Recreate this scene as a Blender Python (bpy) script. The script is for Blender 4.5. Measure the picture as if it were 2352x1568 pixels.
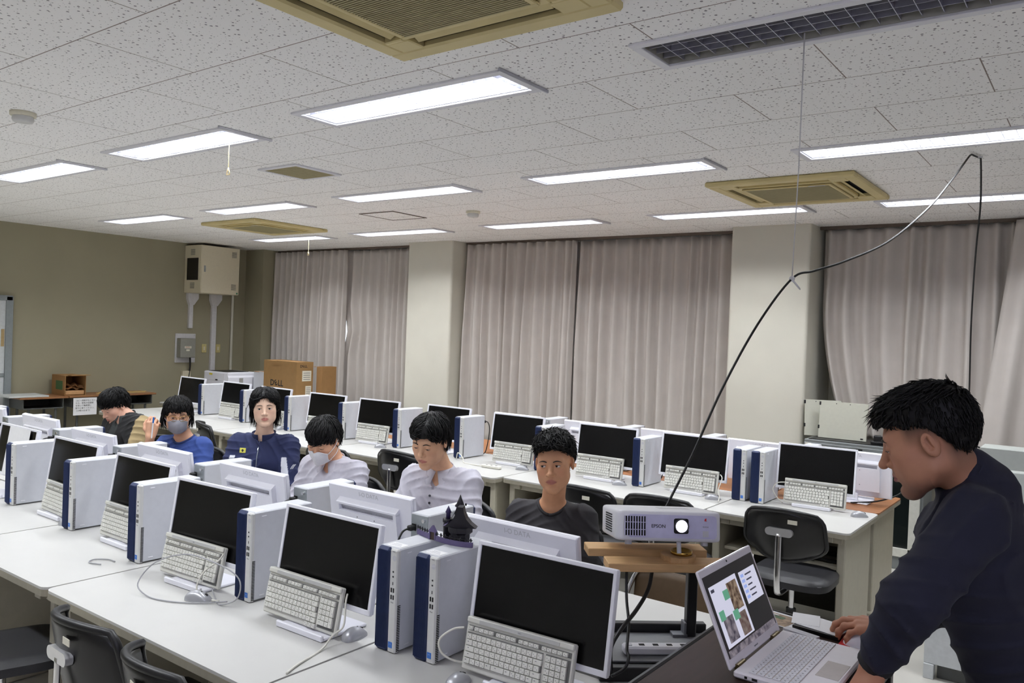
import bpy, bmesh, math, random
import numpy as np
from mathutils import Vector, Matrix, Euler

for _o in list(bpy.data.objects):
    bpy.data.objects.remove(_o)
SC = bpy.context.scene
COL = SC.collection
PI = math.pi
R = math.radians

# ------------------------------------------------------------------ camera
CAM = (0.0, 0.0, 1.76)
_c = bpy.data.cameras.new('camera')
_c.sensor_width = 36.0
_c.lens = 36.0 * 1855.5 / 2352.0
_c.clip_start = 0.05
_c.clip_end = 200
cam = bpy.data.objects.new('camera', _c)
COL.objects.link(cam)
_rows = Matrix(((0.8012074190084109, 0.5971611465146662, 0.03827841192069143),
                (-0.0383628294995731, -0.012577209314984891, 0.9991847212195721),
                (0.5971557293023885, -0.8020226797909997, 0.012831837833924139)))
cam.matrix_world = Matrix.Translation(CAM) @ _rows.transposed().to_4x4()
SC.camera = cam

# ------------------------------------------------------------------ exposure, world
SC.view_settings.view_transform = 'Standard'
SC.view_settings.look = 'None'
SC.view_settings.gamma = 1.0
SC.view_settings.use_curve_mapping = False
SC.view_settings.exposure = 0.16
W = bpy.data.worlds.new('world')
SC.world = W
W.use_nodes = True
W.node_tree.nodes['Background'].inputs[0].default_value = (0.86, 0.92, 1.0, 1)
W.node_tree.nodes['Background'].inputs[1].default_value = 2.0
try:
    SC.cycles.max_bounces = 8
    SC.cycles.diffuse_bounces = 5
    SC.cycles.glossy_bounces = 3
    SC.cycles.transmission_bounces = 4
    SC.cycles.sample_clamp_indirect = 4.0
    SC.cycles.caustics_reflective = False
    SC.cycles.caustics_refractive = False
    SC.cycles.use_denoising = True
    SC.cycles.use_adaptive_sampling = True
    SC.cycles.adaptive_threshold = 0.04
except Exception:
    pass

ZC = 2.80                      # ceiling height
LAMP_W = 12.0                  # watts of one ceiling light
LAMP_SPREAD = R(136)
TUBE = 42.0                     # glow of the fluorescent tubes
LIGHT_X = (-8.97, -7.05, -5.14, -3.25, -1.40)
LIGHT_ROWS = {                 # row y -> x starts of the lit fittings
    2.69: (-8.97, -7.05, -5.18, -3.28),
    4.54: (-8.97, -7.02, -5.13, -3.22, -1.41),
    6.38: (-8.85, -6.99, -5.08, -3.22, -1.40),
    0.70: (-8.97, -7.05, -5.14, -3.25),  # out-of-view row, added to give the room more light
}
L_LEN, L_WID = 1.25, 0.235
DARK_LIGHTS = ((-1.40, 2.70), (-1.40, 0.70))

# ------------------------------------------------------------------ helpers
def S(*c):
    o = []
    for v in c[:3]:
        v = v / 255.0
        o.append(v / 12.92 if v <= 0.04045 else ((v + 0.055) / 1.055) ** 2.4)
    return (o[0], o[1], o[2], 1.0)

MATS = {}
def pm(name, rgb, rough=0.5, metal=0.0, var=0.05, scale=40.0, bump=0.0, bscale=None, spec=0.5, coat=0.0, detail=3.0, stretch=None, attr=None, emit=None):
    """one procedural material: base colour with a faint noise variation, optional fine bump"""
    m = bpy.data.materials.new(name)
    m.use_nodes = True
    nt = m.node_tree
    b = nt.nodes['Principled BSDF']
    b.inputs['Roughness'].default_value = rough
    b.inputs['Metallic'].default_value = metal
    b.inputs['Specular IOR Level'].default_value = spec
    if coat:
        b.inputs['Coat Weight'].default_value = coat
        b.inputs['Coat Roughness'].default_value = 0.08
    tc = nt.nodes.new('ShaderNodeTexCoord')
    src = tc.outputs['Object']
    if stretch:
        mp = nt.nodes.new('ShaderNodeMapping')
        mp.inputs['Scale'].default_value = stretch
        nt.links.new(src, mp.inputs['Vector'])
        src = mp.outputs['Vector']
    n = nt.nodes.new('ShaderNodeTexNoise')
    n.inputs['Scale'].default_value = scale
    n.inputs['Detail'].default_value = detail
    nt.links.new(src, n.inputs['Vector'])
    c = S(*rgb)
    mix = nt.nodes.new('ShaderNodeMix')
    mix.data_type = 'RGBA'
    mix.blend_type = 'MULTIPLY'
    mix.inputs[0].default_value = 1.0
    mr = nt.nodes.new('ShaderNodeMapRange')
    mr.inputs['From Min'].default_value = 0.3
    mr.inputs['From Max'].default_value = 0.7
    mr.inputs['To Min'].default_value = 1.0 - var
    mr.inputs['To Max'].default_value = 1.0 + var
    nt.links.new(n.outputs['Fac'], mr.inputs['Value'])
    nt.links.new(mr.outputs['Result'], mix.inputs[7])
    if attr:
        a = nt.nodes.new('ShaderNodeAttribute')
        a.attribute_name = attr
        nt.links.new(a.outputs['Color'], mix.inputs[6])
    else:
        mix.inputs[6].default_value = c
    nt.links.new(mix.outputs[2], b.inputs['Base Color'])
    if emit:
        b.inputs['Emission Color'].default_value = S(*emit[0])
        b.inputs['Emission Strength'].default_value = emit[1]
    if bump:
        n2 = nt.nodes.new('ShaderNodeTexNoise')
        n2.inputs['Scale'].default_value = bscale or scale * 6
        n2.inputs['Detail'].default_value = 2.0
        nt.links.new(src, n2.inputs['Vector'])
        bp = nt.nodes.new('ShaderNodeBump')
        bp.inputs['Strength'].default_value = bump
        bp.inputs['Distance'].default_value = 0.002
        nt.links.new(n2.outputs['Fac'], bp.inputs['Height'])
        nt.links.new(bp.outputs['Normal'], b.inputs['Normal'])
    MATS[name] = m
    return m

class MB:
    """collects shapes for one mesh"""
    def __init__(s):
        s.v = []; s.f = []; s.sm = []
    def add(s, vs, fs, smooth=False, M=None):
        n = len(s.v)
        if M is not None:
            vs = [tuple(M @ Vector(p)) for p in vs]
        s.v += [tuple(p) for p in vs]
        s.f += [tuple(i + n for i in f) for f in fs]
        s.sm += [smooth] * len(fs)
        return s
    def box(s, c, d, bev=0.0, M=None):
        hx, hy, hz = d[0] / 2, d[1] / 2, d[2] / 2
        if bev <= 0:
            vs = [(c[0] + a * hx, c[1] + b * hy, c[2] + e * hz) for a in (-1, 1) for b in (-1, 1) for e in (-1, 1)]
            return s.add(vs, [(0, 1, 3, 2), (4, 6, 7, 5), (0, 4, 5, 1), (2, 3, 7, 6), (0, 2, 6, 4), (1, 5, 7, 3)], False, M)
        b_ = min(bev, hx * .98, hy * .98, hz * .98)
        vs = []; ix = {}
        for a in (-1, 1):
            for b in (-1, 1):
                for e in (-1, 1):
                    for k in range(3):
                        p = [a * (hx - b_), b * (hy - b_), e * (hz - b_)]
                        p[k] = (a * hx, b * hy, e * hz)[k]
                        ix[(a, b, e, k)] = len(vs)
                        vs.append((c[0] + p[0], c[1] + p[1], c[2] + p[2]))
        fs = []
        g = lambda *k: ix[k]
        for a in (-1, 1):
            q = [g(a, -1, -1, 0), g(a, 1, -1, 0), g(a, 1, 1, 0), g(a, -1, 1, 0)]
            fs.append(q if a > 0 else q[::-1])
            q = [g(-1, a, -1, 1), g(-1, a, 1, 1), g(1, a, 1, 1), g(1, a, -1, 1)]
            fs.append(q if a > 0 else q[::-1])
            q = [g(-1, -1, a, 2), g(1, -1, a, 2), g(1, 1, a, 2), g(-1, 1, a, 2)]
            fs.append(q if a > 0 else q[::-1])
        for a in (-1, 1):
            for b in (-1, 1):
                q = [g(a, b, -1, 0), g(a, b, -1, 1), g(a, b, 1, 1), g(a, b, 1, 0)]
                fs.append(q if a * b > 0 else q[::-1])
                q = [g(a, -1, b, 2), g(a, -1, b, 0), g(a, 1, b, 0), g(a, 1, b, 2)]
                fs.append(q if a * b < 0 else q[::-1])
                q = [g(-1, a, b, 1), g(-1, a, b, 2), g(1, a, b, 2), g(1, a, b, 1)]
                fs.append(q if a * b > 0 else q[::-1])
                for e in (-1, 1):
                    q = [g(a, b, e, 0), g(a, b, e, 1), g(a, b, e, 2)]
                    fs.append(q if a * b * e > 0 else q[::-1])
        return s.add(vs, fs, False, M)
    def cyl(s, p0, p1, r0, r1=None, n=16, caps=True, smooth=True, M=None):
        r1 = r0 if r1 is None else r1
        p0 = Vector(p0); p1 = Vector(p1)
        z = (p1 - p0).normalized()
        x = z.orthogonal().normalized()
        y = z.cross(x)
        vs = []; fs = []
        for p, r in ((p0, r0), (p1, r1)):
            for i in range(n):
                a = 2 * PI * i / n
                vs.append(p + x * (r * math.cos(a)) + y * (r * math.sin(a)))
        for i in range(n):
            j = (i + 1) % n
            fs.append((i, j, n + j, n + i))
        s.add(vs, fs, smooth, M)
        if caps:
            s.add(vs, [tuple(range(n))[::-1], tuple(range(n, 2 * n))], False, M)
        return s
    def tube(s, pts, r, n=8, M=None, closed=False, flat=1.0, up=None):
        pts = [Vector(p) for p in pts]
        m = len(pts)
        rs = r if isinstance(r, (list, tuple)) else [r] * m
        vs = []; fs = []
        prev = None
        for i, p in enumerate(pts):
            t = (pts[min(i + 1, m - 1)] - pts[max(i - 1, 0)])
            t = t.normalized() if t.length > 1e-9 else Vector((0, 0, 1))
            if prev is None:
                x = (Vector(up).cross(t) if up is not None else t.orthogonal())
                x = x.normalized() if x.length > 1e-6 else t.orthogonal().normalized()
            else:
                x = prev - t * prev.dot(t)
                x = x.normalized() if x.length > 1e-6 else t.orthogonal().normalized()
            prev = x
            y = t.cross(x)
            for k in range(n):
                a = 2 * PI * k / n
                vs.append(p + x * (rs[i] * math.cos(a)) + y * (rs[i] * flat * math.sin(a)))
        for i in range(m - 1):
            for k in range(n):
                j = (k + 1) % n
                fs.append((i * n + k, i * n + j, (i + 1) * n + j, (i + 1) * n + k))
        fs.append(tuple(range(n))[::-1]); fs.append(tuple(range((m - 1) * n, m * n)))
        return s.add(vs, fs, True, M)
    def grid(s, fn, nu, nv, smooth=True, M=None, flip=False):
        vs = [fn(i / nu, j / nv) for i in range(nu + 1) for j in range(nv + 1)]
        fs = []
        for i in range(nu):
            for j in range(nv):
                a = i * (nv + 1) + j
                q = (a, a + nv + 1, a + nv + 2, a + 1)
                fs.append(q[::-1] if flip else q)
        return s.add(vs, fs, smooth, M)
    def prism(s, poly, z0, z1, smooth=False, M=None):
        n = len(poly)
        vs = [(p[0], p[1], z0) for p in poly] + [(p[0], p[1], z1) for p in poly]
        fs = [(i, (i + 1) % n, n + (i + 1) % n, n + i) for i in range(n)]
        s.add(vs, fs, smooth, M)
        return s.add(vs, [tuple(range(n))[::-1], tuple(range(n, 2 * n))], False, M)
    def lathe(s, prof, n=24, M=None, smooth=True):
        vs = []; fs = []
        m = len(prof)
        for r, z in prof:
            for k in range(n):
                a = 2 * PI * k / n
                vs.append((r * math.cos(a), r * math.sin(a), z))
        for i in range(m - 1):
            for k in range(n):
                j = (k + 1) % n
                fs.append((i * n + k, i * n + j, (i + 1) * n + j, (i + 1) * n + k))
        return s.add(vs, fs, smooth, M)
    def ell(s, c, r, nu=16, nv=10, M=None):
        vs = []; fs = []
        for i in range(nv + 1):
            t = PI * i / nv
            for k in range(nu):
                a = 2 * PI * k / nu
                vs.append((c[0] + r[0] * math.sin(t) * math.cos(a), c[1] + r[1] * math.sin(t) * math.sin(a), c[2] - r[2] * math.cos(t)))
        for i in range(nv):
            for k in range(nu):
                j = (k + 1) % nu
                fs.append((i * nu + k, i * nu + j, (i + 1) * nu + j, (i + 1) * nu + k))
        return s.add(vs, fs, True, M)
    def mesh(s, name):
        me = bpy.data.meshes.new(name)
        me.from_pydata(s.v, [], s.f)
        me.polygons.foreach_set('use_smooth', s.sm)
        me.validate()
        me.update()
        return me

def rrect(w, d, r, n=5, cx=0.0, cy=0.0):
    """rounded rectangle outline"""
    o = []
    for qx, qy, a0 in ((1, 1, 0), (-1, 1, 90), (-1, -1, 180), (1, -1, 270)):
        for i in range(n + 1):
            a = R(a0 + 90 * i / n)
            o.append((cx + qx * (w / 2 - r) + r * math.cos(a), cy + qy * (d / 2 - r) + r * math.sin(a)))
    return o

def obj(name, mb, m, parent=None, M=None, label=None):
    me = mb if isinstance(mb, bpy.types.Mesh) else mb.mesh(name)
    if m is not None and len(me.materials) == 0:
        me.materials.append(m)
    o = bpy.data.objects.new(name, me)
    COL.objects.link(o)
    if parent is not None:
        o.parent = parent
    if M is not None:
        o.matrix_local = M
    if label:
        o['label'] = label
    return o

def tag(o, label, cat, group=None, kind=None):
    if label: o['label'] = label
    if cat: o['category'] = cat
    if group: o['group'] = group
    if kind: o['kind'] = kind
    return o

def thing(name, label, cat, loc=(0, 0, 0), rz=0.0, group=None):
    o = bpy.data.objects.new(name, None)
    o.empty_display_size = 0.05
    COL.objects.link(o)
    o.location = loc
    o.rotation_euler = (0, 0, rz)
    return tag(o, label, cat, group)

def struct(name, mb, m, parent=None, label=None):
    o = obj(name, mb, m, parent)
    if parent is None:
        o['kind'] = 'structure'
        if label: o['label'] = label
    return o

def dup(root, loc, rz=0.0, label=None, group=None):
    r = root.copy(); COL.objects.link(r)
    r.location = loc; r.rotation_euler = (0, 0, rz)
    if label: r['label'] = label
    if group: r['group'] = group
    for ch in list(root.children):
        c = ch.copy(); COL.objects.link(c); c.parent = r
        for g in list(ch.children):
            d = g.copy(); COL.objects.link(d); d.parent = c
    return r

_TXT = {}
def text_mesh(s, size, depth=0.0, align='CENTER', shear=0.0, bold=0.0, spacing=1.0):
    k = (s, size, depth, align, shear, bold, spacing)
    if k in _TXT: return _TXT[k]
    cu = bpy.data.curves.new('lettering', 'FONT')
    cu.body = s; cu.size = size; cu.extrude = depth; cu.align_x = align; cu.align_y = 'CENTER'
    cu.shear = shear; cu.offset = bold; cu.resolution_u = 3; cu.space_character = spacing
    t = bpy.data.objects.new('lettering', cu); COL.objects.link(t)
    dg = bpy.context.evaluated_depsgraph_get()
    me = bpy.data.meshes.new_from_object(t.evaluated_get(dg))
    bpy.data.objects.remove(t)
    bpy.data.curves.remove(cu)
    _TXT[k] = me
    return me
def text(s, size, m, parent, M, depth=0.0003, name='lettering', **kw):
    me = text_mesh(s, size, depth, **kw).copy()
    me.materials.clear()
    return obj(name, me, m, parent, M)

def frame_m(o, x, y, z=None):
    """matrix with origin o, axes x, y (z = x cross y)"""
    x = Vector(x).normalized(); y = Vector(y)
    z = x.cross(y).normalized(); y = z.cross(x)
    m = Matrix((x, y, z)).transposed().to_4x4()
    m.translation = Vector(o)
    return m
def T(x, y, z): return Matrix.Translation((x, y, z))
def RX(a): return Matrix.Rotation(a, 4, 'X')
def RY(a): return Matrix.Rotation(a, 4, 'Y')
def RZ(a): return Matrix.Rotation(a, 4, 'Z')
def smoothpath(pts, n=6):
    """Catmull-Rom through the points"""
    P = [Vector(p) for p in pts]
    out = []
    for i in range(len(P) - 1):
        p0 = P[max(i - 1, 0)]; p1 = P[i]; p2 = P[i + 1]; p3 = P[min(i + 2, len(P) - 1)]
        for k in range(n):
            t = k / n
            out.append(0.5 * ((2 * p1) + (p2 - p0) * t + (2 * p0 - 5 * p1 + 4 * p2 - p3) * t * t + (3 * p1 - p0 - 3 * p2 + p3) * t ** 3))
    out.append(P[-1])
    return out

def px(x, y, d):
    """point of the room at depth d (metres along the view) seen at photo position x, y"""
    f = 1855.5
    return cam.matrix_world @ Vector(((x - 1176) / f * d, -(y - 784) / f * d, -d))

# ------------------------------------------------------------------ shared materials
pm('wall_paint', (212, 209, 196), 0.75, var=0.035, scale=2.2, bump=0.08, bscale=160)
pm('white_metal', (226, 226, 232), 0.42, var=0.015)
pm('case_white', (202, 204, 210), 0.45, var=0.02, bump=0.03, bscale=900)
pm('frame_white', (236, 236, 244), 0.35, var=0.01)
pm('navy', (29, 44, 84), 0.5, var=0.08, bump=0.05, bscale=500)
pm('silver_plastic', (208, 208, 206), 0.4, var=0.02)
pm('black_plastic', (20, 20, 22), 0.42, var=0.1)
pm('dark_hole', (9, 9, 10), 0.8, var=0.1)
pm('screen_off', (7, 7, 8), 0.25, var=0.05, spec=0.35)
pm('key_white', (226, 225, 218), 0.5, var=0.02)
pm('keyboard_case', (214, 213, 205), 0.5, var=0.025)
pm('keyboard_grey', (186, 186, 184), 0.45, var=0.02)
pm('ink', (92, 94, 100), 0.7)
pm('key_ink', (128, 128, 132), 0.7)
pm('ink_black', (22, 22, 22), 0.7)
pm('soft_grey', (196, 196, 202), 0.5, var=0.02)
pm('badge_blue', (58, 116, 200), 0.35, var=0.1, scale=200)
pm('table_white', (197, 196, 193), 0.38, var=0.015, scale=9)
pm('table_edge', (150, 144, 128), 0.55, var=0.05)
pm('desk_steel', (178, 173, 156), 0.45, var=0.04, scale=20)
pm('brown_laminate', (150, 98, 58), 0.45, var=0.22, scale=6, stretch=(1.5, 14, 3))
pm('chrome', (214, 214, 216), 0.13, metal=1.0, var=0.03)
pm('chrome_satin', (216, 216, 218), 0.22, metal=0.55, var=0.03)
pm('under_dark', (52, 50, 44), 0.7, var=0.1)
pm('chair_black', (13, 13, 14), 0.3, var=0.12, scale=25, bump=0.06, bscale=400)
pm('chair_vinyl', (36, 36, 39), 0.5, var=0.1, scale=20, bump=0.15, bscale=350)
pm('steel_rear', (170, 176, 178), 0.38, metal=0.7, var=0.08)
pm('mouse_silver', (176, 177, 182), 0.34, metal=0.35, var=0.02)
pm('cable_white', (222, 220, 210), 0.5)
pm('cable_grey', (160, 160, 164), 0.5)
pm('cable_black', (16, 16, 17), 0.5)
pm('paper', (238, 238, 240), 0.7, var=0.015)
pm('sticker', (224, 220, 204), 0.6, var=0.05, scale=120)
pm('red_print', (206, 40, 46), 0.6)
# ------------------------------------------------------------------ the room
XL, XR, YF, YB = -10.30, 2.6, -2.6, 7.95
def ceiling_material():
    m = pm('ceiling_board', (252, 251, 250), 0.85, var=0.02, scale=1.5)
    nt = m.node_tree; N = nt.nodes; L = nt.links
    b = N['Principled BSDF']
    old = b.inputs['Base Color'].links[0].from_socket
    tc = N.new('ShaderNodeTexCoord')
    def vor(scale, rad, seedoff):
        mp = N.new('ShaderNodeMapping'); mp.inputs['Location'].default_value = seedoff
        L.new(tc.outputs['Object'], mp.inputs['Vector'])
        v = N.new('ShaderNodeTexVoronoi'); v.voronoi_dimensions = '2D'; v.inputs['Scale'].default_value = scale
        v.inputs['Randomness'].default_value = 0.9
        L.new(mp.outputs['Vector'], v.inputs['Vector'])
        w = N.new('ShaderNodeTexWhiteNoise'); w.noise_dimensions = '3D'
        L.new(v.outputs['Color'], w.inputs['Vector'])
        mu = N.new('ShaderNodeMapRange'); mu.inputs['To Min'].default_value = rad[0]; mu.inputs['To Max'].default_value = rad[1]
        L.new(w.outputs['Value'], mu.inputs['Value'])
        lt = N.new('ShaderNodeMath'); lt.operation = 'LESS_THAN'
        L.new(v.outputs['Distance'], lt.inputs[0]); L.new(mu.outputs['Result'], lt.inputs[1])
        return lt.outputs[0]
    a = vor(30.0, (0.02, 0.155), (0, 0, 0))
    c = vor(47.0, (-0.10, 0.12), (3.3, 1.7, 0))
    mx = N.new('ShaderNodeMath'); mx.operation = 'MAXIMUM'; L.new(a, mx.inputs[0]); L.new(c, mx.inputs[1])
    br = N.new('ShaderNodeTexBrick')
    br.offset = 0.5; br.offset_frequency = 2
    br.inputs['Scale'].default_value = 1.0
    br.inputs['Brick Width'].default_value = 0.912; br.inputs['Row Height'].default_value = 0.462
    br.inputs['Mortar Size'].default_value = 0.0026; br.inputs['Mortar Smooth'].default_value = 0.1
    br.inputs['Color1'].default_value = (0, 0, 0, 1); br.inputs['Color2'].default_value = (0, 0, 0, 1); br.inputs['Mortar'].default_value = (1, 1, 1, 1)
    mp = N.new('ShaderNodeMapping'); mp.inputs['Location'].default_value = (12.28, 2.77 - 0.07, 0)
    L.new(tc.outputs['Object'], mp.inputs['Vector']); L.new(mp.outputs['Vector'], br.inputs['Vector'])
    m1 = N.new('ShaderNodeMix'); m1.data_type = 'RGBA'
    L.new(mx.outputs[0], m1.inputs[0]); L.new(old, m1.inputs[6]); m1.inputs[7].default_value = S(132, 129, 133)
    m2 = N.new('ShaderNodeMix'); m2.data_type = 'RGBA'
    L.new(br.outputs['Color'], m2.inputs[0]); L.new(m1.outputs[2], m2.inputs[6]); m2.inputs[7].default_value = S(140, 128, 122)
    L.new(m2.outputs[2], b.inputs['Base Color'])
    bp = N.new('ShaderNodeBump'); bp.invert = True; bp.inputs['Strength'].default_value = 0.2; bp.inputs['Distance'].default_value = 0.004
    L.new(mx.outputs[0], bp.inputs['Height']); L.new(bp.outputs['Normal'], b.inputs['Normal'])
    return m
CEIL = ceiling_material()
holes = []
ALL_LIGHTS = [(x, y, True) for y, xs in LIGHT_ROWS.items() for x in xs] + [(x, y, False) for x, y in DARK_LIGHTS]
for x, y, on in ALL_LIGHTS:
    holes.append((x, x + L_LEN, y - L_WID / 2, y + L_WID / 2))
def ceiling():
    mb = MB()
    ys = sorted({YF, YB} | {h[2] for h in holes} | {h[3] for h in holes})
    for j in range(len(ys) - 1):
        y0, y1 = ys[j], ys[j + 1]
        xs = [XL, XR]
        hs = sorted(h for h in holes if h[2] < (y0 + y1) / 2 < h[3])
        x = XL
        for h in hs:
            mb.add([(x, y0, ZC), (x, y1, ZC), (h[0], y1, ZC), (h[0], y0, ZC)], [(0, 1, 2, 3)])
            x = h[1]
        mb.add([(x, y0, ZC), (x, y1, ZC), (XR, y1, ZC), (XR, y0, ZC)], [(0, 1, 2, 3)])
    mb.box(((XL + XR) / 2, (YF + YB) / 2, ZC + 0.30), (XR - XL, YB - YF, 0.02))
    return mb
struct('ceiling', ceiling(), CEIL, label='white acoustic board ceiling pitted with dark pinholes')
fl = pm('floor_vinyl', (202, 199, 192), 0.35, var=0.07, scale=3.0)
struct('floor', MB().box(((XL + XR) / 2, (YF + YB) / 2, -0.05), (XR - XL, YB - YF, 0.1)), fl, label='grey beige vinyl floor')
WALL = MATS['wall_paint']
LEFTP = pm('wall_paint_yellow_dim', (152, 146, 123), 0.75, var=0.03, scale=2.2, bump=0.08, bscale=160)  # yellower paint, with the weak light on this wall put into its colour
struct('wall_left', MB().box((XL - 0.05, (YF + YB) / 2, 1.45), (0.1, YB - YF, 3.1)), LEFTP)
FRONTP = pm('wall_paint_front', (226, 226, 222), 0.75, var=0.03, scale=2.2)
struct('wall_right', MB().box((XR + 0.05, (YF + YB) / 2, 1.45), (0.1, YB - YF, 3.1)), FRONTP)
struct('wall_front', MB().box(((XL + XR) / 2, YF - 0.05, 1.45), (XR - XL, 0.1, 3.1)), FRONTP)
WINS = [(-9.7, -7.2), (-6.1, -3.05), (-1.85, 1.6)]
def wall_back():
    mb = MB(); x = XL
    for a, b in WINS:
        mb.box(((x + a) / 2, YB + 0.05, 1.45), (a - x, 0.1, 3.1))
        mb.box(((a + b) / 2, YB + 0.05, 0.4), (b - a, 0.1, 1.0))
        mb.box(((a + b) / 2, YB + 0.05, 2.8), (b - a, 0.1, 0.4))
        x = b
    mb.box(((x + XR) / 2, YB + 0.05, 1.45), (XR - x, 0.1, 3.1))
    return mb
struct('wall_back', wall_back(), WALL)
alu = pm('aluminium', (150, 152, 155), 0.4, metal=0.6)
gl = bpy.data.materials.new('glass'); gl.use_nodes = True
gb = gl.node_tree.nodes['Principled BSDF']; gb.inputs['Transmission Weight'].default_value = 1.0; gb.inputs['Roughness'].default_value = 0.02; gb.inputs['IOR'].default_value = 1.05
MATS['glass'] = gl
for i, (a, b) in enumerate(WINS):
    f = MB()
    for xx in (a + .03, (a + b) / 2, b - .03): f.box((xx, YB + 0.04, 1.75), (0.06, 0.06, 1.7))
    for zz in (0.93, 2.57): f.box(((a + b) / 2, YB + 0.04, zz), (b - a, 0.06, 0.06))
    w = struct('window_%d' % (i + 1), f, alu, label='aluminium framed window behind the curtain')
    obj('pane', MB().box(((a + b) / 2, YB + 0.05, 1.75), (b - a - .12, 0.006, 1.6)), gl, w)
def pillar(name, x0, x1, y0):
    w = x1 - x0; d = YB - y0 + 0.02
    mb = MB().prism(rrect(w, d + 0.1, 0.028, 4, (x0 + x1) / 2, y0 + (d + 0.1) / 2), 0, ZC, True)
    o = struct(name, mb, WALL)
    for p in o.data.polygons: p.use_smooth = False
    return o
pillar('pillar_1', -7.005, -6.285, 7.2)
pillar('pillar_2', -2.875, -2.155, 7.2)
struct('pillar_corner', MB().box((XL + 0.2, 7.6, ZC / 2), (0.42, 0.8, ZC)), LEFTP)
struct('pillar_3', MB().prism(rrect(0.72, 0.85, 0.028, 4, 1.95, 7.62), 0, ZC), WALL)
# small surface pipe running up the left wall beside the corner
struct('trim_pipe', MB().cyl((XL + 0.02, 6.98, 0), (XL + 0.02, 6.98, ZC), 0.018, n=10), WALL)
# dark curtain boxes / rails at the ceiling above each window bay
rail = pm('rail_brown', (96, 84, 74), 0.6)
for i, (a, b) in enumerate([(-9.88, -7.01), (-6.28, -2.88), (-2.15, 1.59)]):
    struct('trim_%d' % (i + 1), MB().box(((a + b) / 2, 7.46, ZC - 0.014), (b - a, 0.03, 0.028)), rail, label='brown curtain track at the ceiling')

# ------------------------------------------------------------------ ceiling lights
pm('fitting_white', (226, 226, 232), 0.4, var=0.01)
pm('louver_metal', (216, 216, 222), 0.3, metal=0.35, var=0.02)
pm('fitting_inside', (196, 196, 204), 0.5, var=0.02)
tube_on = pm('tube_lit', (255, 255, 255), 0.4, emit=((244, 250, 255), TUBE))
tube_off = pm('tube_unlit', (215, 215, 220), 0.35)
def fit_meshes():
    h = MB()                                      # recessed housing, open at the bottom
    x0, x1, w, d = 0.0, L_LEN, L_WID / 2, 0.10
    t = 0.004
    h.box(((x0 + x1) / 2, 0, d), (L_LEN, L_WID, t))
    for s in (-1, 1): h.box(((x0 + x1) / 2, s * (w - t / 2), d / 2), (L_LEN, t, d))
    for xx in (x0 + t / 2, x1 - t / 2): h.box((xx, 0, d / 2), (t, L_WID, d))
    fr = MB()
    e = 0.035
    for s in (-1, 1): fr.box((L_LEN / 2, s * (w + e / 2 - .002), -0.005), (L_LEN + 2 * e - .004, e, 0.011), 0.002)
    for xx in (-e / 2 + .002, L_LEN + e / 2 - .002): fr.box((xx, 0, -0.0052), (e, L_WID, 0.0108), 0.002)
    for s in (-1, 1): fr.box((L_LEN + e + 0.004, 0, -0.008), (0.012, L_WID + 0.11, 0.014), 0.002)
    lv = MB()
    nb = 20
    for i in range(1, nb):
        lv.box((L_LEN * i / nb, 0, 0.020), (0.0022, L_WID - .01, 0.032))
    for yy in (-0.057, 0.0, 0.057): lv.box((L_LEN / 2, yy, 0.020), (L_LEN - .01, 0.0022, 0.032))
    tb = [MB().cyl((0.03, s * 0.057, 0.068), (L_LEN - 0.03, s * 0.057, 0.068), 0.0145, n=12) for s in (-1, 1)]
    return h.mesh('housing'), fr.mesh('frame'), lv.mesh('louver'), [t.mesh('tube') for t in tb]
FM = fit_meshes()
FM2 = [m.copy() for m in FM[3]]; FM0 = FM[0].copy(); LV0 = FM[2].copy()
pm('fitting_inside_shaded', (168, 166, 158), 0.5); pm('louver_shaded', (200, 200, 216), 0.34, metal=0.8)  # unlit fittings: lamp-off darkness and bluish reflections put into the colours
LNAME = {2.69: 'near', 4.54: 'second', 6.38: 'window'}
def light_label(i, n, y):
    return ''
ORD = ['first', 'second', 'third', 'fourth', 'fifth', 'sixth', 'seventh', 'eighth', 'ninth', 'tenth', 'eleventh']
LLAB = {
    (2.69, -3.28): 'long lit fluorescent fitting just beyond the big yellowed air conditioner',
    (2.69, -5.18): 'lit fluorescent fitting with a short pull cord hanging over the near row',
    (2.69, -7.05): 'lit ceiling fitting cut by the picture edge, above the papered left wall side',
    (2.69, -8.97): 'lit ceiling fitting out past the left picture edge',
    (4.54, -8.97): 'lit fitting nearest the wall cabinet in the middle row of ceiling lights',
    (4.54, -7.02): 'lit fitting in the middle row, just before the far yellowed air conditioner',
    (4.54, -5.13): 'lit fitting in the middle row beside the square ceiling hatch',
    (4.54, -3.22): 'lit fitting in the middle row beside the yellowed air conditioner by the string',
    (4.54, -1.41): 'lit fitting in the middle row that the black cable is hooked to',
    (6.38, -8.85): 'lit fitting with a pull cord by the curtain next to the wall cabinet',
    (6.38, -6.99): 'lit fitting by the curtains in front of the first pillar',
    (6.38, -5.08): 'lit fitting by the curtains above the middle window bay, past the smoke detector',
    (6.38, -3.22): 'lit grid fitting by the curtains in front of the second pillar',
    (6.38, -1.40): 'lit grid fitting by the curtains, last on the podium side',
}
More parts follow.
